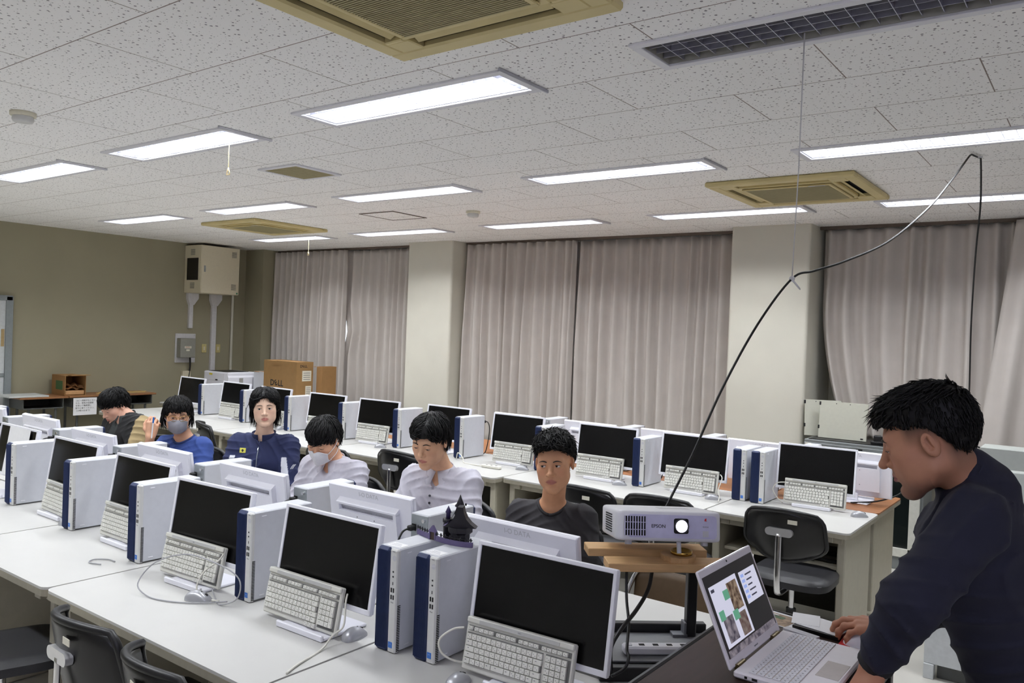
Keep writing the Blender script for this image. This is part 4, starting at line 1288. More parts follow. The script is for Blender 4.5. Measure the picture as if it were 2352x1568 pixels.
# ------------------------------------------------------------------ old computers behind the standing man
pm('old_grey', (176, 180, 176), 0.5, var=0.02)
table('desk', 'plain desk with old grey computers behind the standing man', -0.72, 0.70, 5.45, 6.25, None, front=-1)
oc = thing('tower_computer', 'old grey desktop case with a black front, behind the shoulder of the standing man', 'computer', (-0.60, 5.62, Z), R(-82), None)
obj('case', MB().box((0, 0.19, 0.17), (0.10, 0.36, 0.34), 0.004), MATS['old_grey'], oc)
obj('front', MB().box((0, 0.378, 0.17), (0.104, 0.022, 0.335), 0.004), MATS['black_plastic'], oc)
for x, y, a, l in ((-0.20, 5.95, R(-40), 'old monitor with black screen turned aside behind the standing man'), (0.12, 5.62, R(-20), 'old monitor at the right picture edge behind the standing man')):
    dup(MON2, (x, y, Z), a, l, 'old monitors behind the standing man')
oh = thing('server_case', 'grey ribbed case with black cables at the right picture edge', 'computer', (-0.56, 6.12, Z))
obj('case', MB().box((0.06, 0, 0.215), (0.34, 0.22, 0.43), 0.006), MATS['old_grey'], oh)
ca = MB()
for i in range(2): ca.tube(smoothpath([(-0.11, -0.02, 0.41 - .05 * i), (-0.17, -0.02, 0.42 - .05 * i), (-0.20, -0.02, 0.36 - .05 * i), (-0.19, -0.02, 0.24), (-0.15, -0.02, 0.05)], 5), 0.006)
obj('cable', ca, MATS['cable_black'], oh)
wcab = thing('low_cabinet', 'plain white low cabinet on the floor behind the podium', 'cabinet', (-0.24, 5.0, 0))
obj('body', MB().box((0, 0.0, 0.42), (1.02, 0.42, 0.68), 0.004), MATS['door_white'], wcab)
obj('plinth', MB().box((0, 0.01, 0.04), (0.90, 0.36, 0.08), 0.003), MATS['tray_grey'], wcab)
for s_ in (-1, 1): obj('foot', MB().box((s_ * 0.485, -0.19, 0.04), (0.05, 0.05, 0.08), 0.003), MATS['door_white'], wcab)
bg = thing('paper_bag', 'white paper bag with a tan card on the low cabinet behind the standing man', 'bag', (-0.70, 4.88, 0.7605))
obj('bag', MB().box((0, 0, 0.055), (0.12, 0.08, 0.11), 0.01), MATS['paper'], bg)
obj('card', MB().box((0.03, 0.02, 0.15), (0.10, 0.004, 0.11), 0.001, RX(R(-8))), pm('tan_card', (206, 174, 120), 0.7), bg)
tag(obj('wall_cable', MB().tube([(-1.05, YB - .01, 0.1), (-1.05, YB - .01, 0.9)], 0.006), pm('cable_blue', (60, 74, 150), 0.5)), 'thin blue cable running down the wall behind the standing man', 'cable')
tag(obj('hook_strap', MB().box((-2.02, 7.935, 1.60), (0.10, 0.03, 0.62), 0.004), pm('strap_grey', (150, 140, 134), 0.8)), 'grey cloth strap hanging beside the second pillar', 'strap')

# ------------------------------------------------------------------ dark clutter under the window-row desks
for x, l in ((-1.55, 'black flat box on the shelf under the last window-row desk'), (-2.65, 'black flat box on the shelf under the window-row desk behind the projector')):
    r = thing('media_player', l, 'box', (x, 5.02, 0.4705), 0.05, 'black boxes under the desks')
    obj('case', MB().box((0, 0, 0.035), (0.34, 0.24, 0.07), 0.004), MATS['black_plastic'], r)
    obj('front_strip', MB().box((0, -0.121, 0.035), (0.30, 0.002, 0.012)), MATS['tray_grey'], r)
    for s_ in (-1, 1): obj('button', MB().cyl((s_ * 0.12, -0.1205, 0.035), (s_ * 0.12, -0.126, 0.035), 0.008, n=10), MATS['tray_grey'], r)
tag(obj('coiled_cable', (lambda m: [m.tube([(0.12 * math.cos(a + k), 0.09 * math.sin(a + k), 0.008 + 0.004 * k + .003 * math.sin(3 * a)) for a in np.linspace(0, 2 * PI, 25)], 0.005, n=6) for k in range(4)] and m)(MB()), MATS['cable_black']), 'black coiled cable on the shelf under the last window-row desk', 'cable')
bpy.data.objects['coiled_cable'].location = (-1.30, 5.02, 0.4705)
# ------------------------------------------------------------------ toy castle on the two front towers
pm('toy_black', (22, 20, 28), 0.42, var=0.1); pm('toy_purple', (96, 86, 124), 0.5, var=0.05); pm('toy_violet', (60, 52, 92), 0.45)
pm('toy_brown', (62, 46, 36), 0.6)
cs = thing('toy_castle', 'black and purple toy castle straddling the two front tower PCs', 'toy', (-1.80, 2.062, 1.0405), 0.0)
cs.scale = (1.0, 1.0, 0.8)
def wallpts(n=14):
    return [(-0.128 + 0.256 * i / n, 0.0 - 0.020 * math.sin(PI * i / n) + (0.03 if i < 3 else 0) * (3 - i) / 3, 0) for i in range(n + 1)]
def wall_strip(pts, h, t):
    m = MB()
    n = len(pts)
    vs = []
    for x, y, z in pts: vs += [(x, y - t / 2, 0), (x, y - t / 2, h), (x, y + t / 2, h), (x, y + t / 2, 0)]
    fs = []
    for i in range(n - 1):
        for k in range(4):
            a = i * 4 + k; b = i * 4 + (k + 1) % 4
            fs.append((a, b, b + 4, a + 4))
    fs += [(3, 2, 1, 0), ((n - 1) * 4, (n - 1) * 4 + 1, (n - 1) * 4 + 2, (n - 1) * 4 + 3)]
    return m.add(vs, fs)
W1 = [(-0.128, 0.016, 0), (-0.10, 0.006, 0), (-0.07, -0.002, 0), (-0.048, -0.006, 0)]
W2 = [(-0.018, -0.010, 0), (0.02, -0.016, 0), (0.06, -0.016, 0), (0.10, -0.008, 0), (0.130, 0.006, 0)]
for Wp in (W1, W2): obj('wall', wall_strip(smoothpath(Wp, 4), 0.022, 0.005), MATS['toy_purple'], cs)
def fence(Wp):
    m = MB(); P_ = smoothpath(Wp, 8)
    for i in range(2, len(P_), 4):
        x, y, _ = P_[i]
        m.add([(x - .006, y, .030), (x, y - .0015, .0415), (x + .006, y, .030), (x, y - .0015, .020), (x, y + .0015, .030)], [(0, 3, 4), (3, 2, 4), (2, 1, 4), (1, 0, 4), (0, 1, 2, 3)])
        m.box((x, y, .026), (0.002, 0.002, 0.012))
    m.tube([(p.x, p.y, .030) for p in P_], 0.0011, n=5)
    return m
for Wp in (W1, W2): obj('spiked_fence', fence(Wp), MATS['toy_black'], cs)
gt = MB()
for s_ in (-1, 1): gt.box((-0.033 + s_ * 0.0125, -0.009, 0.018), (0.0055, 0.010, 0.036), 0.001)
gt.prism([(-0.018, 0.034), (0.018, 0.034), (0, 0.062)], -0.005, 0.005, False, T(-0.033, -0.009, 0) @ frame_m((0, 0, 0), (1, 0, 0), (0, 0, 1)))
g_ = obj('gate', gt, MATS['toy_purple'], cs)
obj('gate_door', MB().prism([(-0.010, 0.0), (0.010, 0.0), (0.010, 0.032), (0, 0.047), (-0.010, 0.032)], -0.0056, 0.001, False, T(-0.033, -0.0092, 0) @ frame_m((0, 0, 0), (1, 0, 0), (0, 0, 1))), MATS['toy_brown'], g_)
obj('tower', MB().lathe([(0, 0), (0.016, 0), (0.016, 0.075), (0.0185, 0.077), (0.0185, 0.092), (0.014, 0.0925), (0, 0.088)], 18, T(0.003, 0.026, 0)), MATS['toy_black'], cs)
obj('turret', MB().lathe([(0, 0.085), (0.0078, 0.085), (0.0078, 0.115), (0.0108, 0.118), (0.006, 0.132), (0.0006, 0.146), (0, 0.146)], 14, T(0.003, 0.026, 0)), MATS['toy_violet'], cs)
obj('tower', MB().lathe([(0, 0), (0.022, 0), (0.021, 0.085), (0.0165, 0.088), (0.0165, 0.104), (0.0185, 0.112), (0.014, 0.132), (0.0125, 0.143), (0.0165, 0.146), (0.008, 0.170), (0.0006, 0.195), (0, 0.195)], 20, T(0.034, 0.050, 0)), MATS['toy_black'], cs)
kp = MB()
kp.lathe([(0, 0), (0.034, 0), (0.034, 0.042), (0.043, 0.052), (0.043, 0.072), (0, 0.072)], 8, T(0.062, 0.022, 0) @ RZ(R(22.5)), False)
k_ = obj('keep', kp, MATS['toy_black'], cs)
rf = MB()
prof = [(-0.056, 0.070), (-0.036, 0.088), (-0.022, 0.108), (-0.013, 0.132), (-0.009, 0.156), (0.009, 0.156), (0.013, 0.132), (0.022, 0.108), (0.036, 0.088), (0.056, 0.070)]
rf.prism(prof, -0.020, 0.020, False, T(0.062, 0.022, 0) @ RZ(R(30)) @ frame_m((0, 0, 0), (1, 0, 0), (0, 0, 1)))
r_ = obj('roof', rf, MATS['toy_black'], cs)
for s_ in (-0.020, 0.018): obj('finial', MB().ell((0.062 + s_ * .3, 0.022 + s_, 0.161), (0.0035, 0.0035, 0.006), 8, 6), MATS['toy_black'], r_)
ts = MB()
ts.grid(lambda u, v: (-(0.0575 - 0.047 * u ** 0.75), -0.0205 + 0.040 * v, 0.0715 + 0.086 * u ** 1.25), 10, 1, True, T(0.062, 0.022, 0) @ RZ(R(30)))
obj('roof_edge', ts, MATS['toy_purple'], r_)

# ------------------------------------------------------------------ projector on its stand
pm('pine', (206, 166, 116), 0.55, var=0.12, scale=5, stretch=(2, 18, 18))
pm('projector_white', (226, 226, 232), 0.4, var=0.01)
pm('dark_frame', (26, 26, 28), 0.45)
pm('grey_frame', (118, 120, 126), 0.45, metal=0.3)
PA = R(41)
st = thing('projector_stand', 'tabletop stand of black bars with two pine boards, carrying the projector', 'stand', (-1.162, 2.405, 0.7005), PA)
fb = MB()
fb.box((0, -0.135, 0.022), (0.42, 0.04, 0.044), 0.003); fb.box((0, 0.138, 0.040), (0.42, 0.032, 0.080), 0.003)
obj('base_bar', fb, MATS['dark_frame'], st)
obj('shelf', MB().box((0, 0, 0.048), (0.40, 0.24, 0.006), 0.001), pm('shelf_grey', (112, 113, 116), 0.5), st)
obj('post', MB().box((0.145, 0.10, 0.185), (0.034, 0.034, 0.29), 0.003), MATS['dark_frame'], st)
obj('angle_bracket', MB().box((0.105, 0.095, 0.055), (0.05, 0.04, 0.012), 0.001).box((0.122, 0.095, 0.075), (0.008, 0.04, 0.05), 0.001), MATS['grey_frame'], st)
tf = MB()
for s_ in (-1, 1): tf.box((s_ * 0.165, 0.0, 0.318), (0.022, 0.27, 0.022), 0.002)
tf.box((0, 0.12, 0.318), (0.31, 0.02, 0.02), 0.002)
obj('top_frame', tf, MATS['grey_frame'], st)
obj('pine_board', MB().box((-0.025, 0.085, 0.3425), (0.40, 0.085, 0.026), 0.002), MATS['pine'], st)
obj('pine_board', MB().box((0.01, -0.085, 0.3425), (0.40, 0.085, 0.026), 0.002), MATS['pine'], st)
pz = 0.3556
rd = obj('pine_block', MB().prism([(0.055 * math.cos(a), 0.055 * math.sin(a)) for a in np.linspace(R(20), R(380), 13)[:-1]], pz, pz + 0.016, False, T(0.045, -0.065, 0)), MATS['pine'], st)
obj('brass_ring', MB().lathe([(0.030, 0), (0.034, 0.002), (0.034, 0.012), (0.028, 0.014), (0.024, 0.006), (0, 0.005)], 24, T(0.055, -0.065, pz + .016)), pm('brass', (196, 160, 84), 0.25, metal=1.0), rd)
pj = thing('projector', 'white data projector with its lens glowing, on the pine boards', 'projector', (-1.165, 2.405, 0.7005 + pz + 0.0175), PA - R(2))
pj.rotation_euler = (R(-9), 0, PA - R(2))
pj.location.z += 0.020
PWd, PDp, PHt = 0.330, 0.300, 0.092
sh = bmesh.new()
bmesh.ops.create_cube(sh, size=1.0, matrix=T(0, 0, PHt / 2 + 0.014) @ Matrix.Diagonal((PWd, PDp, PHt, 1)))
ed = [e for e in sh.edges if abs((e.verts[0].co - e.verts[1].co).z) > 0.01]
bmesh.ops.bevel(sh, geom=ed, offset=0.030, segments=5, affect='EDGES', profile=0.5)
bmesh.ops.bevel(sh, geom=[e for e in sh.edges if e.is_manifold and e.calc_face_angle(0) > 1.2], offset=0.010, segments=3, affect='EDGES', profile=0.5)
pm_ = bpy.data.meshes.new('shell'); sh.to_mesh(pm_); sh.free()
for p in pm_.polygons: p.use_smooth = True
body = obj('shell', pm_, MATS['projector_white'], pj)
zf = PHt / 2 + 0.014
yf = -PDp / 2
pm('front_lilac', (196, 194, 222), 0.35)
obj('front_panel', MB().prism(rrect(PWd - .052, PHt - .022, 0.012, 4, 0.008, zf), 0, 0.0035, True, T(0, yf + .0005, 0) @ frame_m((0, 0, 0), (1, 0, 0), (0, 0, 1))), MATS['front_lilac'], pj)
gl_ = MB().box((-0.1065, yf - 0.0035, zf), (0.066, 0.002, PHt - .034))
gr_ = obj('exhaust_grille', gl_, MATS['dark_hole'], pj)
m_ = MB()
for i in range(9): m_.box((-0.1395 + 0.0082 * i, yf - 0.0055, zf), (0.0028, 0.004, PHt - .032))
for j in (-1, 1): m_.box((-0.1065, yf - 0.0055, zf + j * 0.011), (0.068, 0.003, 0.0018))
obj('grille_bar', m_, MATS['front_lilac'], gr_)
sg = MB()
for j in range(8):
    for i in range(3): sg.box((-PWd / 2 - .0003, -0.055 + 0.042 * i, zf - 0.026 + 0.0075 * j), (0.002, 0.036, 0.0038))
obj('side_grille', sg, MATS['dark_hole'], pj)
text('EPSON', 0.0145, MATS['ink_black'], pj, frame_m((-0.035, yf - .0032, zf), (1, 0, 0), (0, 0, 1)), 0.0002, bold=0.0002)
lx = 0.036
obj('lens_recess', MB().prism(rrect(0.046, 0.046, 0.006, 3), 0, 0.0012, False, frame_m((lx, yf - .0022, zf + .002), (1, 0, 0), (0, 0, 1))), MATS['dark_hole'], pj)
rc = obj('lens_ring', MB().lathe([(0.0225, 0), (0.0225, 0.008), (0.019, 0.010), (0.0185, 0.004)], 28, frame_m((lx, yf - .0032, zf + .002), (1, 0, 0), (0, 0, 1))), MATS['black_plastic'], pj)
glow = bpy.data.materials.new('lens_glow'); glow.use_nodes = True
gb = glow.node_tree.nodes['Principled BSDF']; gb.inputs['Base Color'].default_value = (0.1, 0.1, 0.15, 1); gb.inputs['Emission Color'].default_value = (0.78, 0.72, 1, 1); gb.inputs['Emission Strength'].default_value = 6
tcn = glow.node_tree.nodes.new('ShaderNodeTexNoise'); tcn.inputs['Scale'].default_value = 30; glow.node_tree.links.new(tcn.outputs['Fac'], gb.inputs['Roughness'])
obj('lens', MB().lathe([(0.0186, 0.003), (0.013, 0.0065), (0.006, 0.0085), (0, 0.009)], 24, frame_m((lx, yf - .0032, zf + .002), (1, 0, 0), (0, 0, 1))), glow, rc, label='glowing lens')
stk = MB().box((0.112, yf - .0034, zf - .020), (0.018, 0.0006, 0.018))
obj('sticker', stk, MATS['soft_grey'], pj)
text('WXGA', 0.006, MATS['ink'], pj, frame_m((0.112, yf - .0032, zf + .001), (1, 0, 0), (0, 0, 1)), 0.0001)
obj('emblem', MB().prism([(-0.004, -0.004), (0.004, -0.004), (0.0015, 0.0), (0.004, 0.004), (-0.002, 0.0035)], 0, 0.0004, False, frame_m((0.112, yf - .0032, zf + .023), (1, 0, 0), (0, 0, 1))), MATS['red_print'], pj)
for xx, yy in ((-0.12, -0.11), (0.12, -0.11), (-0.12, 0.11), (0.12, 0.11)): obj('foot', MB().cyl((xx, yy, 0.0005), (xx, yy, 0.018), 0.011, n=14), MATS['soft_grey'], pj)
obj('front_foot', MB().cyl((0.035, -0.125, 0.016), (0.035, -0.132, -0.022), 0.007, n=12), MATS['soft_grey'], pj)
obj('top_line', MB().box((0.05, 0.02, PHt + .0142), (0.10, 0.06, 0.0006), 0.0002), MATS['soft_grey'], pj)
# the beam of the running projector
sl_ = bpy.data.lights.new('projector_beam', 'SPOT'); sl_.energy = 1900; sl_.spot_size = R(34); sl_.spot_blend = 0.1; sl_.shadow_soft_size = 0.015; sl_.color = (0.74, 0.74, 1.0)
so_ = bpy.data.objects.new('projector_beam', sl_); COL.objects.link(so_); so_.parent = pj
so_.location = (lx, yf - 0.03, zf + .002); so_.rotation_euler = (R(-100), 0, 0)
struct('wall_screen', MB().box((0, 0, 0), (2.4, 0.02, 1.7)), pm('screen_white', (236, 236, 236), 0.8), None, 'white projection screen in the corner behind the camera')
ws = bpy.data.objects['wall_screen']; ws.location = (1.75, -1.55, 1.75); ws.rotation_euler = (0, 0, PA - R(2))

def cable(name, label, pts, r, m, n=6, group=None, cat='cable'):
    P_ = [Vector((p[0], p[1], min(p[2], ZC - 0.012))) for p in smoothpath(pts, n)]
    return tag(obj(name, MB().tube(P_, r), MATS[m]), label, cat, group)
# power strip on the shelf, white
ps = thing('power_strip', 'white power strip on the shelf of the projector stand', 'power strip', tuple(Vector((-1.162, 2.405, 0.7005 + .0515)) + RZ(PA) @ Vector((0.0, -0.06, 0))), PA)
obj('body', MB().box((0, 0, 0.014), (0.24, 0.045, 0.027), 0.006), MATS['projector_white'], ps)
for i in range(4): obj('socket', MB().box((-0.06 + 0.045 * i, 0, 0.0275), (0.018, 0.016, 0.001)), MATS['dark_hole'], ps)
obj('switch', MB().box((-0.10, 0, 0.0278), (0.016, 0.02, 0.004), 0.001), MATS['soft_grey'], ps)
# black signal cable: up from the projector to the string, then along to the light, and down again
A0 = px(1532, 1160, 2.95); A1 = px(1592, 1040, 3.02); A2 = px(1660, 890, 3.10); A3 = px(1740, 745, 3.2); KN = px(1819, 640, 3.30)
cable('signal_cable', 'black cable slung from the projector by the string and hooked to a ceiling light',
      [px(1528, 1172, 2.90), A0, A1, A2, A3, KN, px(1870, 622, 3.36), px(1940, 600, 3.45), px(2040, 555, 3.62), px(2130, 480, 3.85), px(2185, 415, 4.10), px(2232, 352, 4.28), px(2248, 345, 4.34), px(2253, 372, 4.36), px(2252, 470, 4.5), px(2243, 560, 4.6), px(2236, 650, 4.75), px(2230, 760, 4.9), px(2226, 900, 5.05), px(2218, 1000, 5.15), px(2206, 1060, 5.2)], 0.0048, 'cable_black', 8)
ST = thing('hanging_string', 'thin white string tied to the unlit ceiling fitting, holding up the black cable', 'string', tuple(KN))
s0 = px(1848, 78, 2.73); s0 = Vector((s0.x, s0.y, ZC + 0.004)); k_ = Vector((-0.005, -0.01, 0.0))
obj('strand', MB().tube([tuple(s0 - KN), tuple((s0 - KN) * .5 + Vector((0.004, 0, 0))), (0, 0, 0.008)], 0.0026, n=6), MATS['trunk_white'], ST)
obj('knot', MB().ell((0, 0, 0.0), (0.012, 0.012, 0.012), 10, 8), MATS['trunk_white'], ST)
obj('loose_end', MB().tube(smoothpath([(0, 0, -0.004), tuple(px(1828, 652, 3.29) - KN), tuple(px(1838, 665, 3.28) - KN)], 4), [0.004] * 8 + [0.0015], n=6), MATS['trunk_white'], ST)
cable('hook_tie', 'white tie wrapping the black cable to the ceiling light', [px(2258, 322, 4.33), px(2250, 340, 4.33), px(2246, 350, 4.33)], 0.0045, 'trunk_white', 4, cat='tie')
cable('power_cable', 'thick black cable hanging from the pine boards to the desk beside the first screen', [px(1500, 1290, 2.62), px(1490, 1350, 2.58), px(1462, 1400, 2.52), px(1430, 1440, 2.45), px(1408, 1475, 2.40), px(1402, 1500, 2.38), px(1404, 1545, 2.36)], 0.0065, 'cable_black')
cable('power_cable', 'thin black cable hanging straight from the pine boards past the power strip', [px(1440, 1285, 2.60), px(1439, 1370, 2.56), px(1444, 1430, 2.50), px(1440, 1490, 2.42), px(1444, 1510, 2.38), px(1434, 1535, 2.36), px(1405, 1552, 2.34)], 0.0048, 'cable_black')
# mouse and keyboard leads
zt = 0.7045
cable('mouse_cable', 'grey mouse cable looped across the near-row keyboard and desk', [(-2.765, 1.83, zt + .012), (-2.70, 1.80, zt), (-2.62, 1.77, zt), (-2.56, 1.80, zt + .03), (-2.575, 1.815, 0.80), (-2.68, 1.80, 0.835), (-2.84, 1.765, 0.85), (-2.95, 1.70, 0.81), (-2.965, 1.64, 0.74), (-2.90, 1.64, zt + .002), (-2.80, 1.66, zt), (-2.70, 1.72, zt), (-2.62, 1.80, zt + .004)], 0.0026, 'cable_grey')
cable('keyboard_cable', 'white keyboard cable dropping from the near-row keyboard with the looped mouse cable', [(-2.745, 1.862, 0.85), (-2.735, 1.83, 0.83), (-2.77, 1.795, 0.79), (-2.775, 1.77, 0.74), (-2.74, 1.765, zt), (-2.66, 1.79, zt)], 0.0034, 'cable_white')
cable('keyboard_cable', 'white keyboard cable hanging from the second near-row keyboard over the desk joint', [(-2.045, 1.87, 0.85), (-2.03, 1.85, 0.83), (-2.015, 1.83, 0.76), (-2.03, 1.80, 0.735), (-2.02, 1.74, zt), (-1.985, 1.62, zt), (-1.96, 1.56, zt)], 0.0034, 'cable_white')
cable('keyboard_cable', 'white keyboard cable bulging beside the nearest screen and keyboard', [(-1.575, 1.925, 0.84), (-1.60, 1.90, 0.835), (-1.635, 1.88, 0.80), (-1.63, 1.885, 0.76), (-1.60, 1.91, 0.735), (-1.57, 1.96, 0.72), (-1.55, 2.02, zt)], 0.0034, 'cable_white')
cable('monitor_cable', 'black cable bowing out behind the near-row screen third from the podium', [(-3.10, 1.95, 0.86), (-3.16, 1.93, 0.83), (-3.185, 1.91, 0.78), (-3.17, 1.90, 0.73), (-3.12, 1.90, zt + .002)], 0.0042, 'cable_black')
cable('mouse_cable', 'grey mouse cable curled on the desk beside the third near-row tower', [(-3.41, 1.72, zt), (-3.47, 1.70, zt), (-3.50, 1.735, zt), (-3.46, 1.775, zt), (-3.41, 1.78, zt)], 0.0026, 'cable_grey')
cable('keyboard_cable', 'white keyboard cable looping beside the last window-row keyboard', [(-1.69, 5.33, 0.84), (-1.74, 5.32, 0.83), (-1.765, 5.31, 0.79), (-1.74, 5.31, 0.74), (-1.70, 5.32, zt)], 0.0034, 'cable_white')
cable('keyboard_cable', 'white keyboard cable draped beside the keyboard crossed by the hanging black cable', [(-2.085, 5.20, 0.85), (-2.06, 5.17, 0.83), (-2.07, 5.14, 0.76), (-2.05, 5.11, 0.72), (-2.02, 5.02, zt)], 0.0034, 'cable_white')
cable('extension_lead', 'cream cable lying in front of the window-row tower behind the student with red lettering', [(-4.24, 5.00, zt + .002), (-4.20, 4.97, zt + .06), (-4.13, 4.95, zt + .03), (-4.10, 4.93, zt), (-3.95, 4.90, zt), (-3.88, 4.90, zt + .005)], 0.004, 'cable_white')
es = thing('power_strip', 'cream power strip on the window-row desk between two keyboards', 'power strip', (-3.80, 4.90, 0.7005), 0.05)
obj('body', MB().box((0, 0, 0.012), (0.17, 0.04, 0.023), 0.005), MATS['cable_white'], es)
for i in range(3): obj('socket', MB().box((-0.045 + 0.045 * i, 0, 0.0235), (0.016, 0.014, 0.001)), MATS['dark_hole'], es)
cable('power_cable', 'black power cable curving from the last monitor back to the wood desk', [(-1.14, 5.85, 0.90), (-1.10, 5.86, 0.895), (-1.07, 5.85, 0.85), (-1.10, 5.82, 0.78), (-1.22, 5.76, 0.725), (-1.36, 5.66, zt + .004)], 0.0055, 'cable_black')
tag(obj('white_sheet', MB().box((0.035, -0.0045, 0.150), (0.27, 0.0016, 0.285), 0, T(-5.138, 2.040, 0.796) @ RX(-0.15)), MATS['paper']), 'flat white rectangle set across the screen at the left picture edge', 'paper')  # flat white rectangle over part of the dark screen
o_ = bpy.data.objects['white_sheet']
bc = thing('folding_chair', 'folding chair with brown vinyl back and chrome tube, behind the projector stand', 'chair', (-1.43, 2.96, 0), PI)
bc.scale = (1.0, 1.0, 0.92)
tb = MB(); tb.tube(smoothpath([(-0.215, 0.14, 0.0), (-0.215, 0.0, 0.42), (-0.205, -0.15, 0.74), (-0.15, -0.19, 0.835), (0, -0.215, 0.85), (0.15, -0.19, 0.835), (0.205, -0.15, 0.74), (0.215, 0.0, 0.42), (0.215, 0.14, 0.0)], 6), 0.011, n=10)
obj('frame', tb, MATS['chrome'], bc)
bk_ = MB()
bk_.grid(lambda u, v: ((u - .5) * 0.385, -0.165 - 0.03 * (1 - (2 * u - 1) ** 2) - 0.02 * v, 0.62 + 0.205 * v - 0.03 * (2 * u - 1) ** 4 * v), 14, 6)
bo_ = obj('backrest', bk_, pm('vinyl_brown', (104, 84, 62), 0.55, var=0.06, bump=0.1, bscale=300), bc); md = bo_.modifiers.new('thickness', 'SOLIDIFY'); md.thickness = 0.02; md.offset = 0
obj('seat', MB().box((0, 0.06, 0.43), (0.40, 0.38, 0.035), 0.014), MATS['vinyl_brown'], bc)
for s_ in (-1, 1): obj('leg', MB().tube([(s_ * 0.195, -0.22, 0.0), (s_ * 0.195, 0.04, 0.40)], 0.011, n=10), MATS['chrome'], bc)
